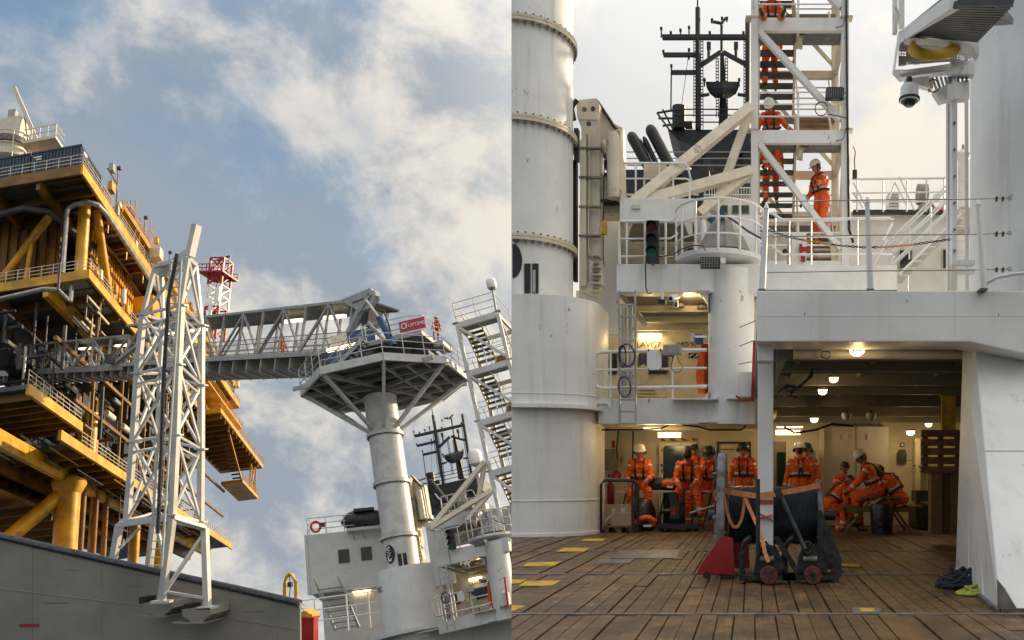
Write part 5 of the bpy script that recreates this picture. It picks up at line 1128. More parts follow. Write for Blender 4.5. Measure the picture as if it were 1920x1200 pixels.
def person(label, loc, yaw, hip=.93, lean=4, side=0, legs=((2,4,3),(-2,4,3)), arms=((8,10,20,0),(8,10,20,0)), head=(0,0), helmet='helm', suit='orange',
           harness=True, height=1.78, visible=None, group='crew in orange coveralls', scale=1.0, vox=.0135, twist=0, gloves='skin'):
    """local axes: x the person's right, y forward, z up; angles in degrees. legs: (thigh pitch, out, knee bend); arms: (pitch, out, elbow bend, inward)"""
    R = math.radians; s = height / 1.78
    root = thing('person', loc, label, 'person', group)
    caps = []
    def add(p, q, r1, r2, m, st=()): caps.append((Vector(p), Vector(q), r1, r2, m, st))
    SU, SK, BO, RE, GL, HA = 0, 1, 2, 3, 4, 5
    H = Vector((0, 0, hip))
    ln, sd_ = R(lean), R(side)
    up = Vector((math.sin(sd_), math.sin(ln), math.cos(ln) * math.cos(sd_))).normalized()
    rt = Vector((math.cos(R(twist)), math.sin(R(twist)), 0)); rt = (rt - up * rt.dot(up)).normalized(); fw = up.cross(rt)
    waist, chest, neck = H + up * .14, H + up * .36, H + up * .51
    for x in (-.085, .085): add(H + rt * x + up * .0, H + rt * x * .9 + up * .14, .115, .105, SU)
    for x in (-.07, .07): add(waist + rt * x, chest + rt * x * 1.25, .115, .135, SU, ((.30, .48),))
    add(chest + rt * -.13 + up * .06, chest + rt * .13 + up * .06, .10, .10, SU)
    add(chest + up * .02 - fw * .02, neck, .13, .075, SU)
    add(neck - up * .01, neck + up * .07, .062, .055, SK)
    # collar of the work vest
    for a in range(8):
        a0, a1 = 2*math.pi*a/8, 2*math.pi*(a+1)/8
        add(neck + rt * .085 * math.cos(a0) + fw * .085 * math.sin(a0), neck + rt * .085 * math.cos(a1) + fw * .085 * math.sin(a1), .035, .035, 6)
    # head
    hp, hy = R(head[0]), R(head[1])
    hf = (Matrix.Rotation(-hy, 3, up) @ (fw * math.cos(hp) + up * math.sin(hp) * 1)).normalized()
    hr = hf.cross(Vector((0,0,1)) if abs(hf.z) < .9 else up).normalized(); hu = hr.cross(hf)
    hc = neck + up * .13 + hf * .02 + hu * .05
    add(hc - hf * .015 + hu * .02, hc + hf * .02 + hu * .02, .092, .088, SK)
    add(hc - hu * .01 + hf * .03, hc - hu * .085 + hf * .045, .07, .045, SK)
    add(hc + hf * .10 + hu * .0, hc + hf * .115 - hu * .03, .012, .017, SK)
    for x in (-1, 1):
        add(hc + hr * x * .088 - hf * .01, hc + hr * x * .092 - hf * .015 - hu * .03, .02, .014, SK)
        add(hc + hr * x * .034 + hf * .095 + hu * .012, hc + hr * x * .036 + hf * .095 + hu * .012, .012, .012, HA)
    add(hc + hf * .088 - hu * .062 - hr * .02, hc + hf * .088 - hu * .062 + hr * .02, .011, .011, 7)
    if not helmet:
        add(hc + hu * .045 - hf * .03, hc + hu * .06 + hf * .03, .092, .085, HA)
    else: add(hc + hu * .0 - hf * .05, hc - hu * .03 - hf * .05, .07, .06, HA)
    # legs
    foot_low = 1e9
    for sx, (tp, ou, kb) in zip((1, -1), legs):
        hj = H + rt * .1 * sx - up * .03
        b_rt, b_fw = rt, Vector((0,0,1)).cross(rt).normalized()
        def dv(p, o): return (b_rt * sx * math.sin(R(o)) + b_fw * math.sin(R(p)) * math.cos(R(o)) - Vector((0,0,1)) * math.cos(R(p)) * math.cos(R(o))).normalized()
        kn = hj + dv(tp, ou) * .43; sp_ = tp - kb; an = kn + dv(sp_, ou * .4) * .41
        add(hj, kn, .112, .082, SU, ()); add(kn, an, .083, .066, SU, ((.66, .80),))
        fd = (b_fw * math.cos(R(sp_ * .35)) + b_rt * sx * .25).normalized()
        fd = (fd + Vector((0,0,1)) * (.25 if sp_ > 25 else 0)).normalized()
        add(an - Vector((0,0,.0)), an - Vector((0,0,.05)) , .062, .05, BO)
        add(an - Vector((0,0,.055)) - fd * .045, an - Vector((0,0,.065)) + fd * .16, .043, .038, BO)
        foot_low = min(foot_low, an.z - .11)
    # arms
    for sx, (ap, ao, eb, inn) in zip((1, -1), arms):
        sh = chest + up * .095 + rt * .19 * sx
        def dv(p, o): return (rt * sx * math.sin(R(o)) + fw * math.sin(R(p)) * math.cos(R(o)) - up * math.cos(R(p)) * math.cos(R(o))).normalized()
        el = sh + dv(ap, ao) * .29; wr = el + dv(ap + eb, ao - inn) * .25
        add(sh - rt * sx * .02, el, .077, .058, SU, ((.16, .30),)); add(el, wr, .06, .046, SU, ((.55, .72),))
        hd = (wr - el).normalized(); side_ = hd.cross(fw)
        side_ = side_.normalized() if side_.length > .1 else rt; nrm = hd.cross(side_).normalized()
        hm_ = SK if gloves == 'skin' else BO
        add(wr, wr + hd * .03, .034, .034, hm_); add(wr + hd * .05 - side_ * .02, wr + hd * .05 + side_ * .02, .028, .028, hm_)
        for k, ln_ in enumerate((.058, .068, .064, .05)):
            b0 = wr + hd * .085 + side_ * (-.033 + .022 * k); b1 = b0 + hd * ln_ * .55 + nrm * .012; b2 = b1 + hd * ln_ * .35 + nrm * .03
            add(b0, b1, .0105, .0095, hm_); add(b1, b2, .0095, .008, hm_)
        th = wr + hd * .035 - side_ * .036 ; add(th, th + hd * .03 - side_ * .022, .012, .011, hm_); add(th + hd * .03 - side_ * .022, th + hd * .06 - side_ * .02, .011, .009, hm_)
    if hip is None or foot_low < -.2: pass
    S = Matrix.Rotation(R(yaw), 4, 'Z') @ Matrix.Scale(s, 4)
    def tw(p): return S @ Vector(p)
    mb = _capsules_to_mesh([(tw(p), tw(q), a*s, b*s) for p, q, a, b, *_ in caps])
    me = bpy.data.meshes.new('body_raw'); me.from_pydata([tuple(v) for v in mb.v], [], mb.f)
    tmp = bpy.data.objects.new('body_raw', me); COL.objects.link(tmp)
    rm = tmp.modifiers.new('r', 'REMESH'); rm.mode = 'VOXEL'; rm.voxel_size = vox * s
    smt = tmp.modifiers.new('s', 'SMOOTH'); smt.factor = .5; smt.iterations = 2
    dg = bpy.context.evaluated_depsgraph_get(); ev = tmp.evaluated_get(dg)
    m2 = bpy.data.meshes.new_from_object(ev); bpy.data.objects.remove(tmp); bpy.data.meshes.remove(me)
    nf = len(m2.polygons); ce = np.empty(nf * 3); m2.polygons.foreach_get('center', ce); ce = ce.reshape(-1, 3)
    best = np.full(nf, 1e9); mi = np.zeros(nf, int)
    for (p, q, r1, r2, m_, st_) in caps:
        p, q = np.array(tw(p)), np.array(tw(q)); d = q - p; L2 = max(d @ d, 1e-9)
        t = np.clip(((ce - p) @ d) / L2, 0, 1); dist = np.linalg.norm(ce - (p + t[:, None] * d), axis=1) - (r1 + (r2 - r1) * t) * s
        ma_ = np.full(nf, m_)
        for a, b in st_: ma_[(t > a) & (t < b)] = 3
        k = dist < best; best[k] = dist[k]; mi[k] = ma_[k]
    for nm in (suit, 'skin', 'boot', 'reflect', 'glass', 'hairm', 'vest' if suit == 'orange' else suit, 'lips'): m2.materials.append(M[nm])
    m2.polygons.foreach_set('material_index', mi); m2.polygons.foreach_set('use_smooth', np.ones(nf, bool))
    m2.name = 'body'
    co = np.empty(len(m2.vertices) * 3); m2.vertices.foreach_get('co', co); co = co.reshape(-1, 3)
    no = np.empty(len(m2.vertices) * 3); m2.vertices.foreach_get('normal', no); no = no.reshape(-1, 3)
    sv_ = np.zeros(len(m2.vertices), bool)
    lt = np.empty(len(m2.loops), int); m2.loops.foreach_get('vertex_index', lt)
    ls = np.empty(nf, int); m2.polygons.foreach_get('loop_total', ls); sv_[lt[np.repeat(np.isin(mi, (0, 3)), ls)]] = True
    ph = random.uniform(0, 9); q = co * np.array((1, 1, 1.7)) + ph        # cloth folds
    f = np.sin(q @ np.array((23., 9., 31.)) + 2.2 * np.sin(q @ np.array((7., 17., -9.)))) + .7 * np.sin(q @ np.array((-31., 21., 37.)) + 1.7 * np.sin(q @ np.array((13., -9., 15.))))
    co[sv_] += no[sv_] * (f[sv_] * .0055)[:, None]
    m2.vertices.foreach_set('co', co.ravel()); m2.update()
    bo = bpy.data.objects.new('body', m2); COL.objects.link(bo); bo.parent = root
    # helmet
    if helmet:
        ax = Matrix((hr, hf, hu)).transposed(); hb_ = Vector(root['_o'])
        def wl(p): return hb_ + tw(p)
        A3 = (S.to_3x3() @ ax)
        sh_ = MB().lathe([(.118,0),(.120,.025),(.113,.065),(.09,.105),(.05,.128),(.001,.136)], wl(hc + hu * .035), 22, A3).build('helmet', helmet, root, smooth=True)
        br_ = MB(); pts_ = [wl(hc + hu * .035 + hr * (.118 + (.045 if 40 < a < 140 else .012)) * math.cos(R(a)) + hf * (.118 + (.05 if 30 < a < 150 else .012)) * math.sin(R(a))) for a in range(0, 360, 20)]
        br_.prism(pts_, A3 @ Vector((0, 0, .012))); br_.build('brim', helmet, sh_)
        MB().path([wl(hc + hu * .03 + hr * .1), wl(hc - hu * .06 + hr * .075 + hf * .03), wl(hc - hu * .13 + hf * .045), wl(hc - hu * .06 - hr * .075 + hf * .03), wl(hc + hu * .03 - hr * .1)], .008 * s, 5).build('chin_strap', 'cable', sh_)
        for x in (-1, 1): MB().lathe([(.001,-.01),(.04,-.008),(.045,.01),(.035,.03),(.001,.035)], wl(hc + hr * x * .11 + hu * .0), 12, S.to_3x3() @ frame((0,0,0), hf, hr * x).to_3x3()).build('ear_defender', 'dgrey', sh_, smooth=True)
    if harness:
        hb_ = Vector(root['_o'])
        def wl(p): return hb_ + tw(p)
        for sx in (-1, 1):
            pts_ = [waist + rt * .07 * sx + fw * .135, chest + rt * .09 * sx + fw * .17, chest + up * .14 + rt * .09 * sx + fw * .10, chest + up * .19 + rt * .09 * sx, chest + up * .12 + rt * .05 * sx - fw * .145, chest - up * .05 + rt * .015 * sx - fw * .165, waist + rt * .05 * sx - fw * .145]
            MB().path([wl(p) for p in pts_], .022 * s, 6, flat=.012 * s).build('harness_strap', 'cable', root)
        ring_ = [waist + up * .03 + rt * .215 * math.cos(a) + fw * .145 * math.sin(a) for a in [k * 2 * math.pi / 20 for k in range(20)]]
        MB().path([wl(p) for p in ring_], .014 * s, 6, flat=.022 * s, closed=True).build('harness_belt', 'cable', root)
        for z_ in (.16,):
            MB().box(wl(chest - fw * .165), (.06 * s, .03 * s, .05 * s)).build('harness_ring', 'grey', root)
    return root
M['lips'] = mat('lips', (0.30, 0.10, 0.08), 0.5, var=0.05)
def on_deck(u, d): return Vector((X(u, d), d, 0))
SIT = ((78,10,80),(80,10,78))
# yaw: 0 faces away from the camera, 180 faces it, 90 faces left, -90 faces right
person('worker in white helmet sitting on the table end beside the roll cage', on_deck(1200, 16.35), 184, hip=zt + .10, lean=8, legs=((72,9,92),(76,12,70)), arms=((22,12,52,25),(26,10,55,25)), head=(-8,0))
person('bareheaded worker leaning forward on the table above the tool trolley', on_deck(1291, 16.2), 180, hip=zt + .10, lean=24, legs=((70,14,88),(74,14,84)), arms=((45,8,35,25),(48,8,38,25)), head=(-30,0), helmet=None)
person('worker standing behind the leaning man on the table', on_deck(1303, 17.05), 178, hip=.93, lean=3, helmet=None, head=(-12,10))
person('worker in dark green helmet sitting behind the tall spool flange', on_deck(1338, 16.5), 165, hip=zt + .10, lean=16, legs=SIT, arms=((30,10,60,20),(30,12,60,20)), head=(-20,15), helmet='helmg')
person('worker with head lamp standing with arms hanging beside the column', on_deck(1394, 16.2), 180, hip=.93, lean=2, arms=((4,12,10,0),(4,12,10,0)), head=(-10,0), helmet='helmg', height=1.76)
person('worker in white helmet and harness standing with his back turned', on_deck(1500, 15.6), 2, hip=.93, lean=3, arms=((-2,13,12,0),(-2,13,12,0)), head=(-5,0), height=1.74)
person('colleague half hidden behind the helmeted standing worker', on_deck(1512, 16.6), 175, hip=.93, lean=2, helmet='helmg', height=1.76)
person('worker bending low half hidden behind the small spool flange', on_deck(1552, 15.7), -70, hip=.52, lean=42, legs=((75,8,85),(70,8,80)), arms=((40,8,30,10),(40,8,30,10)), head=(-20,0), helmet=None, height=1.72)
person('bareheaded man seated facing the picnic table with hand to his face', on_deck(1577, 16.05), -155, hip=.60, lean=10, legs=SIT, arms=((40,10,95,25),(30,10,70,25)), head=(-6,0), helmet=None, harness=False, height=1.72)
person('worker in white helmet sitting sideways on the picnic table reaching forward', on_deck(1643, 15.25), 82, hip=zt2 + .10, lean=22, legs=((82,8,95),(70,8,80)), arms=((58,4,12,0),(52,6,18,5)), head=(-14,-4), height=1.80, gloves='boot')
person('worker in white helmet hunched over at the end of the picnic table', on_deck(1690, 15.3), 68, hip=.66, lean=36, legs=((78,8,92),(74,8,88)), arms=((50,6,50,15),(50,6,50,15)), head=(-30,0))
# on the stair tower
def on_tower(u, y, z): return Vector((X(u, TF), y, z))
zf0 = zl[0]
person('worker in white helmet descending the lowest flight holding the rail', on_tower(1546, TF + .66, zf0 + .68), 128, hip=.93, lean=10, legs=((6,5,12),(14,5,16)), arms=((14,12,35,0),(46,14,42,-5)), head=(-18,18), gloves='boot', group='crew on the stair tower', height=1.88)
person('worker climbing the dark flight under the lower landing', on_tower(1450, TF + 1.35, (zl[0] + zl[1]) / 2 + .45), 10, hip=.93, legs=((30,5,40),(2,5,6)), group='crew on the stair tower')
person('worker stooping behind the lower landing edge of the stair tower', on_tower(1450, TF + .9, zl[1] - .42), 170, hip=.80, lean=38, legs=((40,5,70),(30,5,60)), arms=((40,20,20,0),(40,30,20,-10)), head=(-25,0), group='crew on the stair tower')
person('worker climbing the dark flight under the upper landing', on_tower(1448, TF + 1.3, (zl[1] + zl[2]) / 2 + .50), 12, hip=.93, legs=((32,5,42),(2,5,6)), group='crew on the stair tower')
person('worker seated on the uppermost landing of the stair tower', on_tower(1448, TF + .5, zl[2] - .02), 180, hip=.22, lean=10, legs=((88,12,10),(88,12,10)), group='crew on the stair tower')
# ================================================================== OFFSHORE PLATFORM (its own level frame; the ship the viewer stands on heels against it)
pa = Vector((764 - PX, F, PY - 1239)).normalized()
pc = Vector((-.101, .206, 1)); pc = (pc - pa * pa.dot(pc)).normalized()
pb0 = pc.cross(pa); pb = pb0 * math.cos(math.radians(30)) + pa * math.sin(math.radians(30))
PO = W(155, 310, 88)
PM = Matrix((pa, pb, pc)).transposed().to_4x4(); PM.translation = PO       # local: s along the face, t inwards (to the left), h up
def PB(): return MB(PM)
def PL(s, t, h): return PM @ Vector((s, t, h))
plat = thing('offshore_platform', PL(10, 5, -42), 'huge yellow offshore platform with stacked decks, rails and thick legs', 'platform')
def pbox(name, a, b, m, parent=None): return PB().bb(a, b).build(name, m, parent or plat)
LEN = 88
# --- top deck
pbox('top_deck_plate', (0, 0, -.35), (LEN, 26, 0), 'plate')
pbox('edge_girder', (-.15, -.15, -1.1), (LEN + .1, .15, .06), 'yellow'); pbox('edge_girder', (-.15, .15, -1.1), (.15, 26, .06), 'yellow_shaded')
for s in (4, 10, 17, 24, 32, 40, 48, 56, 64): pbox('deck_beam', (s, .2, -1.2), (s + .35, 25, -.36), 'yellow_shaded')
for t in (5.2, 11, 17): pbox('main_girder', (.2, t, -1.9), (LEN - 4, t + .5, -.37), 'yellow_shaded')
for k in range(15): pbox('secondary_beam', (1 + k * 1.6, .2, -.8), (1.15 + k * 1.6, 5.1, -.36), 'yellow_shaded')
pbox('plate_panel', (6, 1, -.42), (10, 4.6, -.37), 'grey'); pbox('plate_panel', (11, 1, -.42), (16, 4.6, -.37), 'grey'); pbox('plate_panel', (18, 1, -.42), (23, 4.6, -.37), 'grey')
# --- upper edge clutter: walls and cabinets along the top face
for k in range(13):
    s = 9 + k * 4.6; h = random.choice((1.6, 2.2, 2.8)); pbox('cabinet', (s, 1.0, .05), (s + random.uniform(1.4, 3.2), 2.4, h), random.choice(('yellow', 'yellow', 'craneW', 'yellow_shaded')))
for s, h in ((12, 7), (23.5, 6.5), (36, 7.5), (46, 6), (56, 6.5), (66, 7)):
    PB().tube((s, .4, 0), (s, .4, h), .09).build('lamp_post', 'yellow_shaded', plat); PB().box((s, .3, h), (.5, .5, .35)).build('lamp_head', 'dgrey', plat)
def prail(pts, label_h=1.15, m='craneW', step=1.5, rails=3, r=.045):
    for k in range(1, rails + 1): PB().path([(p[0], p[1], p[2] + label_h * k / rails) for p in pts], r, 5).build('rail', m, plat)
    pm = MB(PM)
    for a, b in zip(pts[:-1], pts[1:]):
        a, b = Vector(a), Vector(b); n = max(1, int((b - a).length / step))
        for k in range(n + 1):
            q = a.lerp(b, k / n); PB().tube(q, q + Vector((0, 0, label_h)), r, 5).build('rail_post', m, plat)
prail([(0, 24, .06), (0, 0, .06), (LEN, 0, .06)], 1.3)
prail([(14, .3, 2.8), (LEN, .3, 2.8)], 1.2, 'yellow', 3.6)
pbox('upper_walkway', (14, .0, 2.55), (LEN, 1.2, 2.75), 'yellow')
prail([(20, 1.0, 5.0), (LEN - 4, 1.0, 5.0)], 1.1, 'yellow', 4.5); pbox('upper_cabin', (22, 1.6, 2.7), (LEN - 2, 6, 5.0), 'yellow')
pbox('kick_plate', (14, -.06, 2.8), (LEN, .0, 3.05), 'yellow')
PB().box((25.5, -.9, 1.8), (1.7, 1.6, 1.5)).build('flood_box', 'craneW', plat)
rk = random.Random(11)
for k in range(130):
    s = rk.uniform(8, LEN); t = rk.uniform(-.5, .9); h = rk.choice((.1, .1, 1.4, 2.9, 2.9, 4.9)); z = rk.random(); m_ = rk.choice(('craneW', 'yellow', 'yellow', 'yellow_shaded', 'grey'))
    if z < .4: PB().bb((s, t, h), (s + rk.uniform(.4, 1.3), t + .6, h + rk.uniform(.4, 1.5))).build('deck_box', m_, plat)
    elif z < .7: PB().tube((s, t, h), (s, t, h + rk.uniform(1.2, 2.6)), .08, 6).build('deck_pole', m_, plat)
    else: PB().tube((s, t, h + .5), (s + rk.uniform(1.5, 5), t, h + .5 + rk.uniform(-.2, .6)), .1, 6).build('deck_pipe', m_, plat)
for k in range(26):
    s = rk.uniform(5, LEN - 3); PB().bb((s, -.45, H2_ := -10.5 + rk.choice((.1, .1, .7))), (s + rk.uniform(.3, .9), -.1, H2_ + rk.uniform(.4, 1.2))).build('deck_box', rk.choice(('craneW', 'yellow', 'yellow_shaded')), plat)
# --- middle deck
H2, S2 = -10.6, 3.8
pbox('middle_deck_plate', (S2, 0, H2 - .35), (LEN - 2, 26, H2), 'plate')
pbox('edge_girder', (S2 - .15, -.15, H2 - 1.0), (LEN - 2, .15, H2 + .05), 'yellow'); pbox('edge_girder', (S2 - .15, .15, H2 - 1.0), (S2 + .15, 26, H2 + .05), 'yellow')
for s in (9, 15, 22, 30, 38, 46, 54, 62): pbox('deck_beam', (s, .2, H2 - 1.3), (s + .35, 25, H2 - .36), 'yellow_shaded')
pbox('main_girder', (S2 + .2, 5, H2 - 2.3), (LEN - 4, 5.7, H2 - .37), 'yellow'); pbox('main_girder', (S2 + .2, 12, H2 - 2.0), (LEN - 4, 12.6, H2 - .37), 'yellow_shaded')
for k in range(5): pbox('plate_panel', (S2 + 1.2 + k * 2.6, 1, H2 - .42), (S2 + 3.3 + k * 2.6, 4.6, H2 - .37), 'grey')
prail([(S2, 24, H2 + .06), (S2, 0, H2 + .06), (LEN - 2, 0, H2 + .06)], 1.3, 'craneW')
# corrugated yellow walls between the middle and top deck
for s0, s1, t in ((12, LEN - 3, 3.4),):
    n = int((s1 - s0) / .9)
    for k in range(n):
        s = s0 + k * .9; pbox('wall_rib', (s, t, H2), (s + .5, t + .25, -.4), 'yellow')
    pbox('wall_sheet', (s0, t + .2, H2), (s1, t + .5, -.4), 'yellow')
n = 12
for k in range(n): pbox('wall_rib', (8.0, 6.5 + k * 1.3, H2), (8.3, 7.2 + k * 1.3, -.4), 'yellow_shaded')
pbox('wall_sheet', (8.25, 6, H2), (8.5, 24, -.4), 'yellow_shaded')
PB().tube((6.3, 2.2, H2), (6.3, 2.2, -.4), .75, 20).build('deck_column', 'yellow', plat, smooth=True)
PB().tube((15.5, 1.6, H2), (8.4, 1.6, -.4), .6, 18).build('diagonal_brace', 'yellow', plat, smooth=True)
PB().tube((6.5, 14, H2), (6.5, 6.5, -1.0), .55, 18).build('diagonal_brace', 'yellow', plat, smooth=True); PB().tube((6.5, 9.5, H2), (6.5, 9.0, -4.6), .3, 14).build('stub_post', 'yellow', plat, smooth=True)
PB().path([(4.2, 3.5, H2 + .3), (4.2, 3.5, -2.4), (4.2, 2.6, -1.9), (4.2, .9, -1.9), (5.2, .0, -1.9), (7, -.3, -1.95), (20, -.3, -2.0), (60, -.3, -2.1)], .3, 10).build('grey_pipe', 'pipe', plat, smooth=True)
PB().path([(1.6, 10, H2 - 3), (1.6, 4.6, H2 - 2.6), (2.6, 3.2, H2 - 2.4), (4.0, 2.6, H2 - 3.0), (4.6, 2.4, H2 - 3.2), (4.6, 2.4, H2 - .6)], .28, 10).build('grey_pipe', 'pipe', plat, smooth=True)
PB().path([(1.8, 12, -3.2), (2.2, 8, -2.6), (3.5, 5.5, -2.8), (6, 4.0, -3.6), (9, 2.8, -3.8), (14, 2, -3.9)], .35, 8).build('cable_tray', 'gangd', plat)
for s in (9, 16, 23): PB().tube((s, .1, -3.4), (s, .1, -.9), .1).build('pipe_hanger', 'yellow', plat)
PB().box((26, .2, H2 + 4.4), (4.2, 3, 2.6)).build('duct', 'yellow', plat); PB().box((28.3, -.8, H2 + 4.2), (.5, 2.4, 2.8)).build('duct_mouth', 'craneW', plat); PB().box((27, .8, H2 + 1.8), (3.4, 2.4, 2)).build('duct', 'yellow', plat)
PB().tube((14.4, -.5, H2 + .4), (14.4, -.5, H2 + 2.3), .3, 12).build('gas_bottle', 'whitec', plat, smooth=True)
# far end: stepped balconies
pbox('end_balcony', (LEN - 3, -.2, -1.0), (LEN + 3, 5, -.2), 'yellow'); prail([(LEN, 0, 0), (LEN + 3, 0, -.2), (LEN + 3, 5, -.2)], 1.3, 'yellow')
pbox('end_wall', (58, 3.4, H2), (LEN - 4, 8, -1), 'yellow_shaded'); pbox('thin_deck', (52, -1.2, H2 + 4.6), (LEN + 2, 6, H2 + 4.9), 'yellow'); prail([(52, -1.2, H2 + 4.9), (LEN + 2, -1.2, H2 + 4.9), (LEN + 2, 4, H2 + 4.9)], 1.2, 'yellow', 3.6)
pbox('lower_balcony', (56, -4.2, H2 - 1.9), (LEN + 12, 6, H2 - 1.1), 'yellow'); prail([(56, -4.2, H2 - 1.1), (LEN + 12, -4.2, H2 - 1.1), (LEN + 12, 5, H2 - 1.1)], 1.3, 'yellow', 2.2)
for k in range(12): pbox('balcony_beam', (57 + k * 3.4, -4, H2 - 2.7), (57.3 + k * 3.4, 5, H2 - 1.9), 'yellow_shaded')
for k in range(24): pbox('end_rib', (60 + k * 1.1, 3.0, H2), (60.6 + k * 1.1, 3.38, -1), 'yellow')
for s in (LEN + 1, LEN + 6, LEN + 11): pbox('balcony_beam', (s, -4, H2 - 2.0), (s + .4, 5, H2 - 1.2), 'yellow_shaded')
PB().tube((LEN + 8, -2, H2), (LEN + 8, 1, H2 + 1.2), .7, 12).build('hose_reel', 'red', plat, smooth=True)
for s in (LEN + 3, LEN + 9):
    PB().bar((s, -3, H2 - 1.2), (s, -3, H2 - 8.5), .3).build('hanger_post', 'yellow', plat)
PB().bar((LEN + 3, -3, H2 - 1.5), (LEN + 9, -3, H2 - 8), .25).build('hanger_brace', 'yellow', plat); PB().bar((LEN + 9, -3, H2 - 1.5), (LEN + 3, -3, H2 - 8), .25).build('hanger_brace', 'yellow', plat)
pbox('hanging_landing', (LEN - 8, -3.6, H2 - 9), (LEN + 10, 1, H2 - 8.4), 'yellow'); prail([(LEN - 8, -3.6, H2 - 8.4), (LEN + 10, -3.6, H2 - 8.4)], 1.3, 'yellow', 1.6)
for k in range(12): pbox('stair_tread', (LEN - 9 - k * 1.1, -3.2, H2 - 8.3 + k * .5), (LEN - 8.3 - k * 1.1, -1.6, H2 - 8.1 + k * .5), 'yellow_shaded')
PB().bar((LEN - 8, -3.3, H2 - 8.4), (LEN - 22, -3.3, H2 - 2.0), .3).build('stair_stringer', 'yellow', plat)
# --- lower deck (two steps), dark machinery storey above it
H3, S3 = -30.4, -1
pbox('lower_deck_plate', (S3 + 5, 0, H3 - .4), (LEN, 26, H3), 'plate'); pbox('edge_girder', (S3, -.2, H3 - 1.0), (LEN, .2, H3 + .05), 'yellow')
pbox('raised_deck_plate', (-9, 0, H3 + 1.9), (4.4, 26, H3 + 2.3), 'plate'); pbox('edge_girder', (-9, -.2, H3 + 1.3), (4.6, .2, H3 + 2.35), 'yellow'); pbox('edge_girder', (4.3, .2, H3 + 1.3), (4.6, 24, H3 + 2.3), 'yellow_shaded')
for s in range(-8, 5, 2): pbox('deck_beam', (s, .2, H3 + 1.2), (s + .25, 24, H3 + 1.9), 'yellow_shaded')
for k in range(20): pbox('deck_beam', (6 + k * 3.2, .2, H3 - 1.2), (6.3 + k * 3.2, 24, H3 - .41), 'yellow_shaded')
for t in (4.5, 9, 14): pbox('main_girder', (-6, t, H3 - 2.2), (LEN, t + .7, H3 - .42), 'yellow' if t < 5 else 'yellow_shaded')
prail([(-9, 0, H3 + 2.4), (4.4, 0, H3 + 2.4)], 1.35); prail([(5, 0, H3 + .1), (LEN, 0, H3 + .1)], 1.35)
pbox('dark_storey_wall', (8, 11, H3), (LEN - 4, 11.4, H2 - 2.4), 'mast')
pbox('dark_storey_wall', (-9, 14, H3), (8, 14.4, H2 - 2.4), 'mast')
rr = random.Random(3)
for k in range(150):
    s, t, h = rr.uniform(-4, 66), rr.uniform(.6, 10), H3 + rr.uniform(.5, 15); L_ = rr.uniform(2, 9); ax = rr.choice('sth')
    q = (s + L_, t, h) if ax == 's' else ((s, t + min(L_, 4), h) if ax == 't' else (s, t, min(h + L_, H2 - 1.5)))
    PB().tube((s, t, h), q, rr.uniform(.1, .3), 7).build('process_pipe', rr.choice(('dgrey', 'gangd', 'pipe', 'yellow_shaded', 'dgrey')), plat)
for k in range(44):
    s, t, h = rr.uniform(0, 66), rr.uniform(2.5, 9.5), H3 + rr.choice((.0, 5.2, 10)); w_, hh = rr.uniform(1.5, 4.5), rr.uniform(1.2, 3.6)
    pbox('process_unit', (s, t, h), (s + w_, t + 2, h + hh), rr.choice(('dgrey', 'gangd', 'yellow_shaded', 'mast')))
pbox('mezzanine_beam', (5, 1, H3 + 5), (LEN - 4, 1.35, H3 + 5.4), 'yellow_shaded'); pbox('mezzanine_beam', (5, 1, H3 + 10), (LEN - 4, 1.35, H3 + 10.4), 'yellow_shaded')
for s in (10, 20, 30, 40, 50): pbox('mezzanine_post', (s, 1, H3), (s + .35, 1.35, H2 - 1.0), 'yellow_shaded')
for s in (14, 20, 25): PB().tube((s, .8, H3 + 6.3), (s + 2.6, .8, H3 + 6.3), .4, 12).build('lamp_tube', 'craneW', plat, smooth=True)
PB().tube((14.5, 3.2, H3), (14.5, 3.2, H3 + 6.5), 1.3, 18).build('deck_column', 'yellow', plat, smooth=True)
for k in range(40):
    s, t = rr.uniform(4, 60), rr.uniform(.3, 6); h = H2 - rr.uniform(1.2, 3.4); L_ = rr.uniform(3, 12)
    PB().tube((s, t, h), (s + L_, t, h), rr.uniform(.08, .2), 6).build('process_pipe', rr.choice(('pipe', 'dgrey', 'yellow_shaded', 'craneW')), plat)
for k in range(30):
    s, t = rr.uniform(4, 62), rr.uniform(.2, 3); PB().tube((s, t, H2 - 1), (s, t, H2 - rr.uniform(2.5, 7)), .1, 5).build('hanger_rod', rr.choice(('yellow', 'yellow_shaded', 'dgrey')), plat)
for k in range(60):
    s, t = rr.uniform(-8, 60), rr.uniform(.3, 8); PB().tube((s, t, H3 - 1.3), (s + rr.uniform(2, 9), t, H3 - 1.4), rr.uniform(.06, .16), 5).build('service_pipe', rr.choice(('pipe', 'yellow_shaded', 'dgrey')), plat)
for k in range(28):
    s = rr.uniform(5, LEN - 6); w_ = rr.uniform(1, 3); PB().bb((s, 1.6, H2 + .1), (s + w_, 3.2, H2 + rr.uniform(1, 4.5))).build('wall_unit', rr.choice(('yellow', 'yellow_shaded', 'craneW', 'dgrey')), plat)
for k in range(30):
    s = rr.uniform(8, LEN - 6); h = H2 + rr.uniform(3, 9.5); PB().tube((s, 2.6, h), (s + rr.uniform(2, 9), 2.6, h), rr.uniform(.08, .22), 6).build('wall_pipe', rr.choice(('pipe', 'yellow_shaded', 'yellow', 'dgrey')), plat)
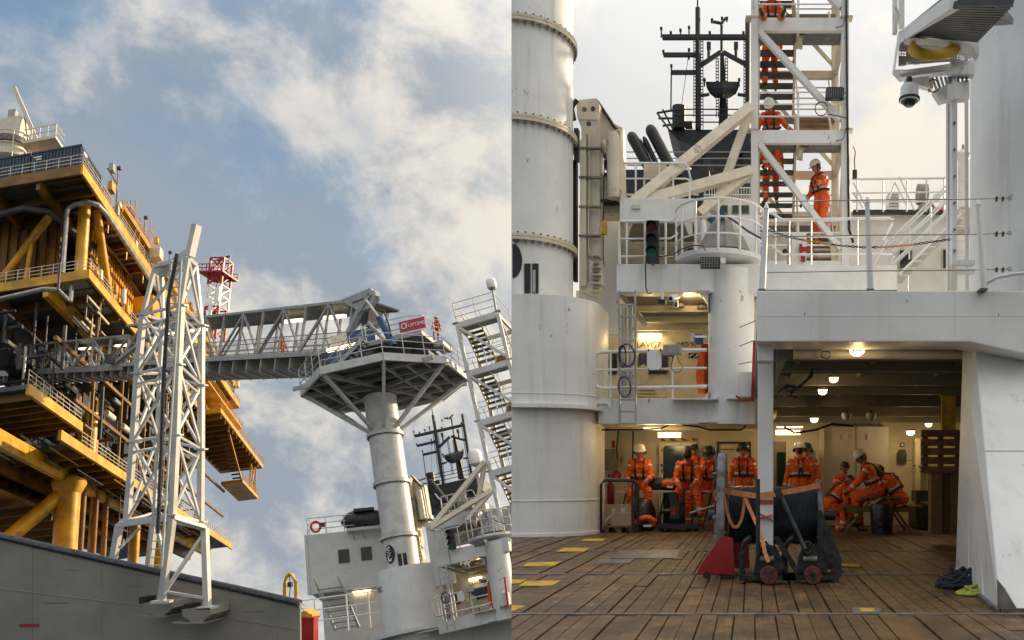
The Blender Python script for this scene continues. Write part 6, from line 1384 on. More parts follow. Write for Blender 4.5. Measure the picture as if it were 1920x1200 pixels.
# --- legs and braces below
def leg(s, t, r, h0=H3 - 1.5, h1=-58, m='yellow'): PB().tube((s, t, h0), (s, t, h1), r, 24).build('leg', m, plat, smooth=True)
leg(13.2, 4.8, 1.55); PB().lathe([(1.55, 0), (2.2, 1.2), (2.2, 1.6)], (13.2, 4.8, H3 - 3.4), 24).build('leg_head', 'yellow', plat, smooth=True)
leg(52, 5, 1.5); leg(13.2, 24, 1.3)
PB().tube((13, 5.2, H3 - 3), (4, 14, H3 - 14), .9, 16).build('leg_brace', 'yellow', plat, smooth=True)
PB().tube((2, 10.5, H3 - 1.5), (4, 11, H3 - 12), .8, 16).build('leg_brace', 'yellow', plat, smooth=True); PB().tube((3.5, 14.0, H3 - 9), (6, 9, H3 - 15), .8, 16).build('leg_brace', 'yellow', plat, smooth=True)
PB().tube((50, 5, H3 - 16), (38, 5, H3 - 22), .9, 16).build('leg_brace', 'yellow', plat, smooth=True)
for k, s in enumerate((17.5, 19.2, 21.8, 23.4, 25.6, 41)): leg(s, 4.6 + (k % 2), .42 if s < 40 else .9, m='yellow' if k % 2 else 'yellow_shaded')
pbox('under_deck', (-8, 9.5, H3 - 4.2), (40, 24, H3 - 3.8), 'yellow_shaded')
for s in range(-6, 40, 5): pbox('under_beam', (s, 9.5, H3 - 5), (s + .4, 24, H3 - 4.2), 'yellow_shaded')
pbox('boat_landing', (56, -2, H3 - 14), (63, 2, H3 - 13.5), 'yellow'); prail([(56, -2, H3 - 13.5), (63, -2, H3 - 13.5)], 1.3, 'yellow')
for s in (24, 27.5):
    PB().bar((s, 2, H3 - .5), (s, 2, H3 - 7), .14).build('scaffold_pole', 'gangd', plat)
for k in range(5): PB().bar((24, 2, H3 - 1.2 - k * 1.2), (27.5, 2, H3 - 1.2 - k * 1.2), .12).build('scaffold_pole', 'gangd', plat)
# --- containers on the top deck
for k, (t0, lab) in enumerate(((.6, 'navy container at the exposed corner of the platform top deck'), (7.0, 'navy container second from the corner of the platform top deck'), (13.4, 'navy container third from the corner beneath the platform crane'))):
    c = thing('shipping_container', PL(.8, t0 + 3, .05), lab, 'container', 'navy containers on the platform')
    PB().bb((.7, t0, .06), (7.2, t0 + 6.2, 3.1)).build('body', 'navy', c)
    for q in range(14): PB().bb((.64, t0 + .3 + q * .42, .3), (.7, t0 + .5 + q * .42, 2.9)).build('corrugation', 'navy', c)
    for q in range(15): PB().bb((.9 + q * .42, t0 - .06, .3), (1.1 + q * .42, t0, 2.9)).build('corrugation', 'navy', c)
    for h in (.06, 2.95): PB().bb((.6, t0 - .05, h), (.75, t0 + 6.25, h + .18)).build('rail', 'navy', c)
    for q in range(2): PB().bb((.6, t0 + 4.9, 2.35 - q * .3), (.66, t0 + 5.9 - q * .3, 2.5 - q * .3)).build('marking', 'textw', c)
    PB().bb((1.2, t0 - .12, 2.3), (2.2, t0 - .07, 2.6)).build('marking', 'textw', c)
# --- platform crane turret
kc = thing('platform_crane', PL(9.5, 14.8, .1), 'weathered cream crane turret with a raised boom above the containers', 'crane')
KM = PM @ Matrix.Translation((0, 4.2, 1.6))
def KB(): return MB(KM)
kc0 = Vector((9.5, 10.6, 5.2))
KB().tube((9.5, 10.6, -1.6), (9.5, 10.6, 8.5), 2.4, 24).build('pedestal', 'craneW', kc, smooth=True)
KB().lathe([(3.0, 0), (3.3, .2), (3.3, .9), (2.6, 1.2)], (9.5, 10.6, 6.3), 28).build('slew_ring', 'craneW', kc, smooth=True); KB().lathe([(2.9, 0), (2.9, .7)], (9.5, 10.6, 8.6), 28).build('turntable', 'steelflat', kc, smooth=True)
for h in (5.0, 7.8, 9.4): KB().path([(9.5 + 3.5 * math.cos(a), 10.6 + 3.5 * math.sin(a), h) for a in [k * math.pi / 10 for k in range(20)]], .09, 5, closed=True).build('ring_rail', 'craneW', kc)
for k in range(10):
    a = k * math.pi / 5; KB().tube((9.5 + 3.5 * math.cos(a), 10.6 + 3.5 * math.sin(a), 4.4), (9.5 + 3.5 * math.cos(a), 10.6 + 3.5 * math.sin(a), 9.4), .08).build('ring_post', 'craneW', kc)
KB().bb((8, 8.6, 9.2), (11, 12, 12.4)).build('machinery_house', 'craneW', kc); KB().bb((8.2, 9.5, 12.4), (9, 10.5, 13.6)).build('exhaust', 'grey', kc)
KB().bb((7.5, 3.2, 8.0), (10, 7.6, 8.35)).build('side_gantry', 'craneW', kc)
for k in range(5): KB().tube((7.5, 3.2 + k * 1.1, 8.3), (7.5, 3.2 + k * 1.1, 9.8), .07).build('gantry_post', 'craneW', kc)
for h in (9.0, 9.8): KB().tube((7.5, 3.2, h), (7.5, 7.6, h), .07).build('gantry_rail', 'craneW', kc); KB().tube((7.5, 3.2, h), (10, 3.2, h), .07).build('gantry_rail', 'craneW', kc)
KB().bar((8.6, 6.2, 8.6), (8.6, 10.2, 17.0), .5, .5).build('boom', 'craneW', kc); KB().bar((8.6, 7.6, 9), (8.6, 8.6, 13.8), .12).build('stay_wire', 'dgrey', kc)
KB().bar((8.8, 5.6, 2.8), (8.8, 6.8, 6.5), .9, .9).build('red_strut', 'red', kc)
# --- red and white lattice mast
lm = thing('lattice_mast', W(403, 582, 150), 'red and white lattice telecom mast rising behind the gangway', 'mast')
FM = frame(W(404, 600, 150), (1, 0, 0), (-.03, .2, 1))
hw = 1.25
for i, (h0, h1, m_) in enumerate(((-4, 2.2, 'red'), (2.2, 6.6, 'textw'), (6.6, 12, 'red'))):
    for x in (-hw, hw):
        for y in (-hw, hw): MB(FM).bar((x, y, h0), (x, y, h1), .3).build('leg', m_, lm)
    n = 2
    for k in range(n):
        a, b = h0 + (h1 - h0) * k / n, h0 + (h1 - h0) * (k + 1) / n
        for y in (-hw, hw): MB(FM).bar((-hw, y, a), (hw, y, b), .2).build('brace', m_, lm); MB(FM).bar((hw, y, a), (-hw, y, b), .2).build('brace', m_, lm); MB(FM).bar((-hw, y, b), (hw, y, b), .22).build('strut', m_, lm)
        for x in (-hw, hw): MB(FM).bar((x, -hw, a), (x, hw, b), .2).build('brace', m_, lm); MB(FM).bar((x, -hw, b), (x, hw, b), .22).build('strut', m_, lm)
MB(FM).bb((-2.6, -2.4, 8.6), (2, 2.2, 8.9)).build('platform', 'red', lm)
for k in range(7):
    for y in (-2.4, 2.2): MB(FM).bar((-2.6 + k * .76, y, 8.9), (-2.6 + k * .76, y, 10.2), .12).build('rail_post', 'red', lm)
for h in (9.5, 10.2): MB(FM).bar((-2.6, -2.4, h), (2, -2.4, h), .12).build('rail', 'red', lm); MB(FM).bar((-2.6, 2.2, h), (2, 2.2, h), .12).build('rail', 'red', lm)
MB(FM).bb((-.3, -1.8, 0), (.3, -1.6, 3)).build('antenna_panel', 'textw', lm); MB(FM).bb((.8, -1.8, 3), (1.4, -1.6, 6)).build('antenna_panel', 'textw', lm); MB(FM).bar((-1, 0, 12), (1.4, 0, 12.9), .3).build('top_bar', 'gangd', lm); MB(FM).bar((1.5, 0, 10), (1.5, 0, 13), .1).build('rod', 'red', lm)
# --- sea of the platform's frame
sea = MB(PM); sea.add([(-400, -1500, -62), (2500, -1500, -62), (2500, 1500, -62), (-400, 1500, -62)], [(0, 1, 2, 3)]); sea.build('sea', 'sea', kind='structure')

# ================================================================== bulwark and access tower
bw = thing('bulwark', W(260, 1180, 28), 'glossy grey bulwark with a dark cap rail below the lattice tower', 'bulwark')
pl_ = [(-160, 968), (42, 1015), (300, 1073), (470, 1110), (562, 1131), (564, 1300), (-160, 1300)]
MB().ppoly(pl_, 28, .09).build('plating', 'hull', bw)
MB().path([W(u, v, 28.05) for u, v in pl_[:5]], .15, 10, flat=.13).build('cap_rail', 'dgrey', bw, smooth=True)
MB().path([W(u, v + 6, 27.98) for u, v in pl_[:5]], .03, 6).build('bead', 'steelflat', bw)
MB().path([W(-160, 1085, 27.99), W(300, 1139, 27.99), W(560, 1180, 27.99)], .012, 5).build('weld_seam', 'hull', bw)
MB().slab(36, 1170, 72, 1175, 27.97, .02).build('red_marking', 'red', bw)
for u, v in ((60, 1024), (190, 1052), (430, 1106), (520, 1126)): MB().slab(u, v, u + .8, 1300, 27.992, .02).build('weld_seam', 'hull', bw)
for u, v, w in ((120, 1068, 30), (238, 1098, 24), (455, 1146, 40), (80, 1130, 46)): MB().slab(u, v, u + w, v + 1.5, 27.99, .02).build('rub_mark', 'steelflat', bw)
for u, v in ((300, 1140), (372, 1152)):
    MB().ppoly([(u-32,v-9),(u+22,v-12),(u+24,v),(u+4,v+17),(u-8,v+17),(u-30,v+3)], 27.0, 1.0).build('tower_bracket', 'hull', bw); MB().slab(u - 50, v + 15, u + 10, v + 18, 26.9, 1.1).build('bracket_shelf', 'hull', bw)
MB().slab(260, 1120, 272, 1132, 27.2, .5).build('bollard', 'black', bw); MB().slab(345, 1133, 357, 1146, 27.2, .5).build('bollard', 'black', bw)
at = thing('access_tower', W(320, 1135, 27), 'pale lattice access tower with ladder and bent top arm standing at the bulwark', 'tower')
DC, DL, DRr, DBk = 26.2, 27.2, 27.5, 28.6
Lg = {'C': [(339,572),(334,683),(330,815),(323,965)], 'L': [(268,590),(258,700),(250,828),(238,976)], 'R': [(378,610),(377,722),(377,842),(376,978)], 'B': [(306,600),(300,700),(296,820),(290,962)]}
dep = {'C': DC, 'L': DL, 'R': DRr, 'B': DBk}
G = {k: [W(u, v, dep[k]) for u, v in Lg[k]] for k in Lg}
def tb(a, b, w, name, m='towerW', par=None): w *= .6; return MB().bar(a, b, w, w, (0, -1, .05)).build(name, m, par or at)
for k in G:
    w = .30 if k == 'C' else .27
    for p, q in zip(G[k][:-1], G[k][1:]): tb(p, q, w if k != 'B' else .2, 'leg')
    for p in G[k]: MB().box(p, (.36, .22, .05)).build('leg_flange', 'towerW', at)
prs = (('L','C'), ('C','R'), ('R','B'), ('B','L'))
for a, b in prs:
    for i in range(4):
        tb(G[a][i], G[b][i], .13, 'girt'); 
        if i < 3: tb(G[a][i] + Vector((0,0,-.35)), G[b][i] + Vector((0,0,-.35)), .10, 'girt')
    for i in range(3): tb(G[a][i], G[b][i+1], .12, 'brace'); tb(G[b][i], G[a][i+1], .12, 'brace')
T = {'L': W(291,500,DL), 'C': W(353,484,DC), 'R': W(367,497,DRr), 'B': W(303,516,DBk)}
for k in T: tb(G[k][0], T[k], .17, 'upper_leg')
for a, b in prs: tb(T[a], T[b], .2, 'top_girt')
tb(G['L'][0], T['C'], .12, 'brace'); tb(G['R'][0], T['C'], .12, 'brace'); tb(G['C'][0], T['R'], .12, 'brace'); tb(G['B'][0], T['L'], .12, 'brace')
am = MB(); arm = [W(298,512,27.2), W(358,472,26.9), W(369,422,26.9)]
am.bar(arm[0], arm[1], .18, .26, (0,-1,.05)); am.bar(arm[1] - (arm[2]-arm[1]).normalized()*.15, arm[2], .16, .28, (0,-1,.05)); am.build('bent_arm', 'towerW', at)
Lf = {'C': W(303,1128,26.6), 'L': W(213,1046,27.4), 'R': W(389,1139,27.2), 'B': W(278,1075,29.0)}
base = {k: G[k][3] + Vector((0,0,-.12)) for k in G}; base['L'] = W(224,984,27.3); base['R'] = W(384,990,27.5)
for a, b in prs: tb(base[a], base[b], .26, 'transfer_beam')
for k in Lf: tb(base[k], Lf[k], .30, 'splayed_leg')
tb(base['R'] + Vector((-.1,0,-.3)), Lf['C'] + Vector((.15,0,.4)), .16, 'brace'); tb(Lf['C'] + Vector((0,0,.35)), Lf['R'] + Vector((0,0,.3)), .14, 'tie'); tb(base['L'] + Vector((.7,0,-.1)), base['L'] + Vector((.0,0,-.8)), .12, 'brace'); tb(base['B'], Lf['C'] + Vector((-1,1.5,1.2)), .16, 'brace')
for k in ('C', 'R'): MB().box(Lf[k], (.5, .4, .08)).build('foot_plate', 'towerW', at)
for (ua, va, ub_, vb) in ((321,487,280,1062), (340,487,303,1062)): MB().tube(W(ua, va, 25.7), W(ub_, vb, 25.9), .035, 8).build('ladder_rail', 'towerW', at, smooth=True)
for k in range(38):
    f = k / 37; MB().tube(W(321,492,25.7).lerp(W(281,1060,25.9), f), W(340,492,25.7).lerp(W(304,1060,25.9), f), .02, 6).build('ladder_rung', 'towerW', at)
MB().path([W(332,476,25.6), W(316,560,25.6), W(308,690,25.6), W(303,830,25.6), W(296,1000,25.6)], .055, 8).build('cable_conduit', 'dgrey', at, smooth=True)
MB().ppath([(222,1025),(231,1022),(232,1010)], 27, .03).build('hook_bar', 'towerW', at)

# ================================================================== gangway
g0, g1 = W(650, 656, 62), W(-30, 697, 100)
GM = frame(g0, g1 - g0, (-.10, .2, 1)); ex_ = (g1 - g0).normalized(); GL_ = (g1 - g0).length
ez_ = Vector((-.10, .2, 1)); ez_ = (ez_ - ex_ * ez_.dot(ex_)).normalized(); ey_ = ex_.cross(ez_)      # ey away from the camera?
if ey_.y < 0: ey_ = -ey_
GM = Matrix((ex_, ey_, ez_)).transposed().to_4x4(); GM.translation = g0
gw_ = thing('gangway', GM @ Vector((20, 1, 0)), 'long grey covered truss gangway reaching across to the yellow platform', 'gangway')
GW_, GH = 3.0, 3.9
def gb(name, a, b, m='gang', w=None): 
    return (MB(GM).bb(a, b) if w is None else MB(GM).bar(a, b, w)).build(name, m, gw_)
SPL = 38.0       # the outer section ends, the slimmer inner section goes on
gb('floor', (0, 0, -.12), (SPL, GW_, 0), 'gangd'); gb('floor', (SPL, .3, -.1), (GL_, GW_ - .3, .0), 'gangd')
for y in (0, GW_): gb('side_girder', (0, y - .06, -.32), (SPL, y + .06, .08)); gb('side_girder', (SPL, y + (.25 if y == 0 else -.35), -.6), (GL_, y + (.4 if y == 0 else -.2), .05))
gb('underside', (0, .1, -1.35), (SPL, GW_ - .1, -1.3), 'gangd'); gb('underside', (SPL, .4, -1.1), (GL_, GW_ - .4, -1.05), 'gangd')
for k in range(18):
    x = 1 + k * 2.2
    if x < SPL: gb('cross_rib', (x, .05, -1.36), (x + .14, GW_ - .05, -.3)); gb('belly_brace', (x, .1, -1.4), (x + 2.2, GW_ - .1, -1.4), 'gang', .14)
for k in range(18):
    x = SPL + .5 + k * 2.2; gb('belly_brace', (x, .4, -1.15), (x + 2.2, GW_ - .4, -1.15), 'gang', .12); gb('cross_rib', (x, .3, -1.12), (x + .14, GW_ - .3, -.6))
gb('roof', (-1.4, 0, GH), (SPL, GW_, GH + .12), 'gangd')
for y in (0, GW_): gb('top_chord', (-1.4, y - .07, GH - .06), (SPL, y + .07, GH + .14)); gb('top_chord', (SPL, y + (.3 if y == 0 else -.5), GH - .95), (GL_ - 10, y + (.5 if y == 0 else -.3), GH - .75))
gb('inner_roof', (SPL, .3, GH - .8), (SPL + 20, GW_ - .3, GH - .72), 'gangd')
n = 6; L_ = SPL / n
for y in (0.0, GW_):
    for k in range(n):
        x = k * L_
        gb('post', (x, y, 0), (x, y, GH), 'gang', .16); gb('diagonal', (x, y, .1), (x + L_ / 2, y, GH - .05), 'gang', .15); gb('diagonal', (x + L_ / 2, y, GH - .05), (x + L_, y, .1), 'gang', .15); gb('post', (x + L_ / 2, y, 0), (x + L_ / 2, y, GH), 'gang', .14)
    for h in (.55, 1.1, 1.5): MB(GM).tube((0, y + (.15 if y == 0 else -.15), h), (SPL, y + (.15 if y == 0 else -.15), h), .04, 6).build('handrail', 'gang', gw_)
    m2_ = 9; L2 = (GL_ - SPL) / m2_; yy = y + (.4 if y == 0 else -.4)
    for k in range(m2_):
        x = SPL + k * L2; gb('post', (x, yy, 0), (x, yy, GH - .85), 'gang', .2); gb('diagonal', (x, yy, GH - .9), (x + L2, yy, .05), 'gang', .16) if k % 2 == 0 else gb('diagonal', (x, yy, .05), (x + L2, yy, GH - .9), 'gang', .16)
    for h in (.6, 1.2): MB(GM).tube((SPL, yy, h), (GL_, yy, h), .04, 6).build('handrail', 'gang', gw_)
for k in range(n):
    nt_ = MB(GM); x0_, x1_ = k * L_ + .2, (k + 1) * L_ - .2; nx, nz = 26, 9
    for i in range(nx + 1):
        for sgn in (1, -1):
            a, b = x0_ + (x1_ - x0_) * i / nx, x0_ + (x1_ - x0_) * i / nx + sgn * 1.2
            if x0_ <= b <= x1_: nt_.bar((a, GW_ - .2, .1), (b, GW_ - .2, 2.5), .018)
    nt_.build('safety_net', 'gang', gw_, kind='stuff')
for x in (3.5, 9.5, 25.5, 31): gb('lamp', (x, GW_ * .5, GH - .62), (x + 2.9, GW_ * .5 + .25, GH - .38), 'lampL')
for x in (41, 50): gb('lamp', (x, GW_ * .5, GH - 1.5), (x + 3.0, GW_ * .5 + .25, GH - 1.3), 'lampL')
for p, q in (((0, 0, GH), (-2.2, 0, GH + .4)), ((-2.2, 0, GH + .4), (-1.0, 0, GH - 1.0)), ((-1.0, 0, GH - .8), (.6, 0, .2))): gb('luffing_link', p, q, 'gang', .4)
MB(GM).lathe([(.001,-.2),(.5,-.2),(.5,.2),(.001,.2)], (-2.2, .2, GH + .2), 20, Matrix(((1,0,0),(0,0,-1),(0,1,0)))).build('hinge_lug', 'gang', gw_, smooth=True)
MB(GM).prism([(-2.9,-.1,GH+.2),(-2.0,-.1,GH+.85),(1.6,-.1,GH+.15),(-1.2,-.1,GH-1.0),(-2.4,-.1,GH-.7)], (0,.3,0)).build('hinge_plate', 'gang', gw_)
MB(GM).lathe([(.001,-.15),(.4,-.15),(.4,.15),(.001,.15)], (-2.2, .6, GH - 2.6), 18, Matrix(((1,0,0),(0,0,-1),(0,1,0)))).build('hinge_lug', 'gangd', gw_, smooth=True)
gb('control_box', (0, .6, 2.2), (-1.2, 1.8, 3.4), 'gangd')
MB(GM).prism([(SPL+30,.1,GH-1.1),(SPL+35,.1,GH-1.1),(SPL+37,.1,GH-2.9),(SPL+29,.1,GH-2.9)], (0,.2,0)).build('tip_plate', 'gangd', gw_)
MB(GM).bar((SPL + .5, -.1, .2), (SPL - 8, -.1, GH - .4), .35, .35).build('telescope_strut', 'gang', gw_); MB(GM).box((SPL + 2, -.1, .5), (1.5, .6, .9)).build('carriage', 'gangd', gw_)
# ================================================================== THE SISTER VIEW OF THE SHIP: gangway pedestal, deckhouse, fittings (heeled over)
cS = Vector((-.228, .2, 1)).normalized(); eX = Vector((1, 0, .228))
SB0 = W(757, 1068, 56)
SM = frame(SB0, eX, cS)                    # local metres: x along the ship's end, y away, z up its heeled mast line
gp2 = thing('gangway_pedestal', SB0, 'tall pale flanged pedestal carrying the octagonal gangway landing', 'pedestal')
def SMB(): return MB(SM)
PRd = 1.10; hts = [0, 2.6, 6.3, 9.3]      # flange heights found from the photo rows
def s_of_v(v):                             # height along the shaft whose centre shows at row v
    lo, hi = -5, 30
    for _ in range(40):
        m_ = (lo + hi) / 2; p = SM @ Vector((0, 0, m_)); vv = PY - F * (p.z - CZ) / p.y
        if vv > v: lo = m_
        else: hi = m_
    return (lo + hi) / 2
hf_ = [s_of_v(v) for v in (1068, 1007, 907, 817, 745)]
for a, b in zip(hf_[:-1], hf_[1:]): SMB().tube((0, 0, a), (0, 0, b), PRd, 36).build('shaft_section', 'towerW', gp2, smooth=True)
for h in hf_[1:4]:
    SMB().lathe([(PRd, -.12), (PRd + .14, -.12), (PRd + .14, .12), (PRd, .12)], (0, 0, h), 36).build('flange', 'towerW', gp2, smooth=True)
    bl = SMB()
    for k in range(40): a = k * math.pi / 20; bl.tube(((PRd + .08) * math.cos(a), (PRd + .08) * math.sin(a), h - .2), ((PRd + .08) * math.cos(a), (PRd + .08) * math.sin(a), h + .16), .04, 5)
    bl.build('flange_bolts', 'dgrey', gp2, kind='stuff')
SMB().lathe([(2.12, -9), (2.12, -.15), (2.05, 0), (1.0, .02)], (.2, .3, 0), 48).build('base_drum', 'white_shaded', gp2, smooth=True)
SMB().lathe([(2.9, -4.6), (2.9, -4.35), (2.1, -4.3)], (.2, .3, 0), 48).build('base_ledge', 'white_shaded', gp2, smooth=True)
def on_cyl(cx_, cy_, r, ang, z): return SM @ Vector((cx_ + r * math.sin(ang), cy_ - r * math.cos(ang), z))
em = MB(); A0 = -.30; zc = s_of_v(1040)
em.add([on_cyl(0, 0, PRd + .02, A0, zc)] + [on_cyl(0, 0, PRd + .02, A0 + .36 * math.cos(a), zc + .66 * math.sin(a)) for a in [k * math.pi / 16 for k in range(32)]], [(0, i, i % 32 + 1) for i in range(1, 33)]); em.build('emblem_disc', 'black', gp2)
sq = [on_cyl(0, 0, PRd + .05, A0 + dx, zc + dz) for dx, dz in ((.06,.48),(-.14,.44),(-.16,.33),(.1,.27),(-.14,.14),(.1,.06),(-.14,-.03),(.1,-.1),(-.12,-.18),(-.1,-.42),(.04,-.48),(.1,-.3))]
MB().path(sq, .05, 5).build('emblem_script', 'textw', gp2)
for k in range(2): a0 = .28 + k * .3; MB().add([on_cyl(0, 0, PRd + .03, a, z) for a, z in ((a0 - .1, zc - .1), (a0 + .12, zc - .1), (a0 + .12, zc - 1.0), (a0 - .1, zc - 1.0))], [(0, 1, 2, 3)]).build('vent_slot', 'rubber', gp2)
for k, chr_ in enumerate('TEC'):
    a = -.86 + k * .115; p = on_cyl(.2, .3, 2.15, a, -1.25); text(chr_, .5, p, SM.to_3x3() @ Vector((math.cos(a), math.sin(a), 0)), cS, 'text', gp2)
# --- octagonal landing on top
oc = thing('octagonal_landing', SM @ Vector((0, 0, hf_[4])), 'octagonal grey landing deck on struts crowning the pedestal', 'platform')
HO = s_of_v(722); OR = 5.7; ocx, ocy = .55, .2
ov = [(ocx + OR * math.cos(math.radians(22.5 + 45 * k)) * 1.0, ocy + OR * .92 * math.sin(math.radians(22.5 + 45 * k))) for k in range(8)]
SMB().prism([(x, y, HO) for x, y in ov], (0, 0, .12)).build('deck_plate', 'gangd', oc)
for k in range(8):
    a, b = ov[k], ov[(k+1) % 8]; SMB().bar((*a, HO - .05), (*b, HO - .05), .14, .55, (0,0,1)).build('edge_channel', 'towerW', oc)
    SMB().bar((a[0]*.98, a[1]*.98, HO - .2), (.0 + .9 * math.cos(math.radians(22.5+45*k)), .9 * math.sin(math.radians(22.5+45*k)), hf_[3] + .25), .2, .24).build('strut', 'towerW', oc)
    SMB().bar((*a, HO - .25), (ocx * .5, 0, HO - .25), .14, .34).build('radial_beam', 'gang', oc)
for x in (-3.4, -2.1, 2.1, 3.4, 4.6): SMB().bb((x, -4 if abs(x) < 3 else -3, HO - .35), (x + .12, 4.4 if abs(x) < 3 else 3.2, HO - .02)).build('stiffener', 'gang', oc)
for y in (-3, -1.5, 1.6, 3.1): SMB().bb((-4.6, y, HO - .3), (5.4, y + .1, HO - .02)).build('stiffener', 'gang', oc)
rv = [ov[(k) % 8] for k in (3, 4, 5, 6, 7, 0)]
def srail(pts, h, par, m='towerW', rails=3, r=.035, step=1.4):
    for k in range(1, rails + 1): SMB().path([(p[0], p[1], p[2] + h * k / rails) for p in pts], r, 6).build('rail', m, par)
    for a, b in zip(pts[:-1], pts[1:]):
        a, b = Vector(a), Vector(b); n_ = max(1, round((b - a).length / step))
        for k in range(n_): q = a.lerp(b, k / n_); SMB().tube(q, q + Vector((0, 0, h)), r, 6).build('rail_post', m, par)
srail([(x, y, HO + .15) for x, y in rv], 1.55, oc)
# --- machinery on the landing
mh = thing('gangway_machinery', SM @ Vector((0, 0, HO + .12)), 'dark blue gangway machinery with hydraulic ram on the octagonal landing', 'machinery')
SMB().bb((-2.6, -1.6, HO + .14), (-.4, 1.6, HO + 2.5)).build('blue_cabin', 'blue', mh); SMB().bb((-3.3, -1.2, HO + .5), (-2.6, 1.2, HO + 2.9)).build('slew_block', 'dgrey', mh)
SMB().bb((-.4, -1.2, HO + .14), (3.2, 2.2, HO + 2.2)).build('winch_block', 'gangd', mh); SMB().bb((3.2, -1.0, HO + .14), (4.4, 1.8, HO + 1.7)).build('winch_block', 'dgrey', mh)
SMB().bb((-1.8, -1.2, HO + 2.5), (.8, 1.2, HO + 4.0)).build('blue_cabin', 'blue', mh); SMB().bb((-2.4, -1.4, HO + 3.1), (-1.2, -1.25, HO + 3.9)).build('cream_panel', 'craneW', mh)
SMB().bb((-2.6, -1.7, HO + 2.62), (-.2, -1.5, HO + 2.85)).build('lamp', 'lampL', mh)
p0, p1 = W(738, 648, 55.6), W(702, 578, 56); MB().tube(p0, p0.lerp(p1, .75), .24, 14).build('hydraulic_ram', 'blue', mh, smooth=True); MB().tube(p0.lerp(p1, .7), W(686, 563, 57), .1, 10).build('ram_rod', 'pipe', mh, smooth=True)
MB().path([W(710,582,55.5), W(720,585,55.5), W(728,606,55.5), W(734,630,55.5)], .06, 6).build('hose', 'cable', mh)
for y in (-.6, .6): MB().tube(W(690, 605 + y, 56), W(722, 640, 56), .12).build('ram_link', 'gang', mh)
for k in range(7): SMB().tube((-2.5 + k * .5, -1.3, HO + .3 + (k % 3) * .5), (-2.2 + k * .5, -1.75, HO + .2 + (k % 3) * .6), .09).build('pipe_fitting', 'dgrey', mh)
# --- upper operator's stage with stairs
us = thing('operator_stage', SM @ Vector((2.6, 0, HO + 2.3)), 'small railed stage with stairs above the octagonal landing', 'platform')
HU = HO + 2.45
SMB().bb((.6, -2.2, HU - .35), (4.6, 1.2, HU)).build('floor', 'gang', us); SMB().bb((4.6, -.4, HU - .7), (5.3, 1.2, HU - .3)).build('floor', 'gang', us)
srail([(.6, -2.2, HU), (3.6, -2.2, HU), (4.6, -1.8, HU), (5.2, .6, HU)], 1.25, us, r=.04)
st0, st1 = Vector((-2.2, -2.5, HO + .2)), Vector((.7, -2.5, HU))
for y in (-2.9, -2.1):
    SMB().bar((st0.x, y, st0.z), (st1.x, y, st1.z), .08, .3).build('stringer', 'gang', us)
    for h in (.55, 1.1): SMB().tube((st0.x, y, st0.z + h), (st1.x, y, st1.z + h), .035).build('handrail', 'gang', us)
for k in range(9): q = st0.lerp(st1, (k + .5) / 9); SMB().bb((q.x - .15, -2.9, q.z - .02), (q.x + .15, -2.1, q.z + .02)).build('tread', 'grate', us)
for k in range(4): q = st0.lerp(st1, k / 3); SMB().tube((q.x, -2.9, q.z), (q.x, -2.9, q.z + 1.1), .035).build('handrail_post', 'gang', us)
# sign
sg = thing('sign_board', W(773, 622, 53.4), 'red sign board lettered UPTIME with a white ring emblem', 'sign')
sc_ = W(773, 609, 53.6); sx_, sz_ = (SM.to_3x3() @ Vector((1, 0, 0))), cS; sy_ = sz_.cross(sx_)
BM_ = Matrix((sx_, sy_, sz_)).transposed().to_4x4(); BM_.translation = sc_
MB(BM_).box((0, 0, 0), (1.75, .05, .78)).build('board', 'signred', sg)
text('UPTIME', .34, BM_ @ Vector((.30, -.04, -.02)), sx_, sz_, 'textw', sg)
MB(BM_).path([(-.55 + .17 * math.cos(a), -.05, .17 * math.sin(a)) for a in [k * math.pi / 12 for k in range(24)]], .045, 6, closed=True).build('ring_emblem', 'textw', sg); MB(BM_).path([(-.31 + .03 * math.cos(a), -.05, .19 + .03 * math.sin(a)) for a in [k * math.pi / 4 for k in range(8)]], .012, 4, closed=True).build('ring_emblem', 'textw', sg)
# --- deckhouse
HM = frame(W(588, 1175, 57), Vector((1, .42, .16)), cS + Vector((.05, 0, 0)))
dh = thing('deckhouse', W(590, 1175, 57), 'white deckhouse with painted-in shade, two dark windows and a railed roof', 'deckhouse')
def HB(): return MB(HM)
hs_v = lambda v: (1175 - v) * 57 / 1500
z0, z1, z2 = -7, hs_v(1112), hs_v(1000)
HB().bb((-.1, 0, z1), (6.4, 8, z2)).build('upper_wall', 'white_shaded', dh); HB().bb((.5, 1.2, z0), (6.4, 8, z1)).build('lower_wall', 'white_shaded', dh)
HB().tube((-.14, -.05, z1), (-.14, -.05, z2), .09, 8).build('corner_pipe', 'white_shaded', dh); HB().bb((-.2, -.1, z1 - .1), (6.4, .3, z1)).build('eave_lip', 'white_shaded', dh)
for x in (1.95, 3.45):
    w_ = HB().bb((x - .06, -.05, hs_v(1060) - .06), (x + .66, 0.0, hs_v(1037) + .06)).build('window', 'dgrey', dh); HB().bb((x, -.07, hs_v(1060)), (x + .6, -.05, hs_v(1037))).build('pane', 'glass', dh)
HB().bb((2.6, -.8, z2 - .15), (5.8, 0, z2 + .05)).build('raft_shelf', 'white_shaded', dh)
for x in (3.0, 3.7, 4.4): HB().bar((x, -.6, z2 - .15), (x, 0, z2 - .7), .06).build('shelf_bracket', 'grey', dh)
srl = [(0, 8, z2), (0, .1, z2), (6.2, .1, z2)]
for k in (1, 2, 3): HB().path([(p[0], p[1], p[2] + 1.25 * k / 3) for p in srl], .035, 6).build('roof_rail', 'towerW', dh)
for k in range(6): HB().tube((k * 1.2, .1, z2), (k * 1.2, .1, z2 + 1.25), .035).build('roof_rail_post', 'towerW', dh)
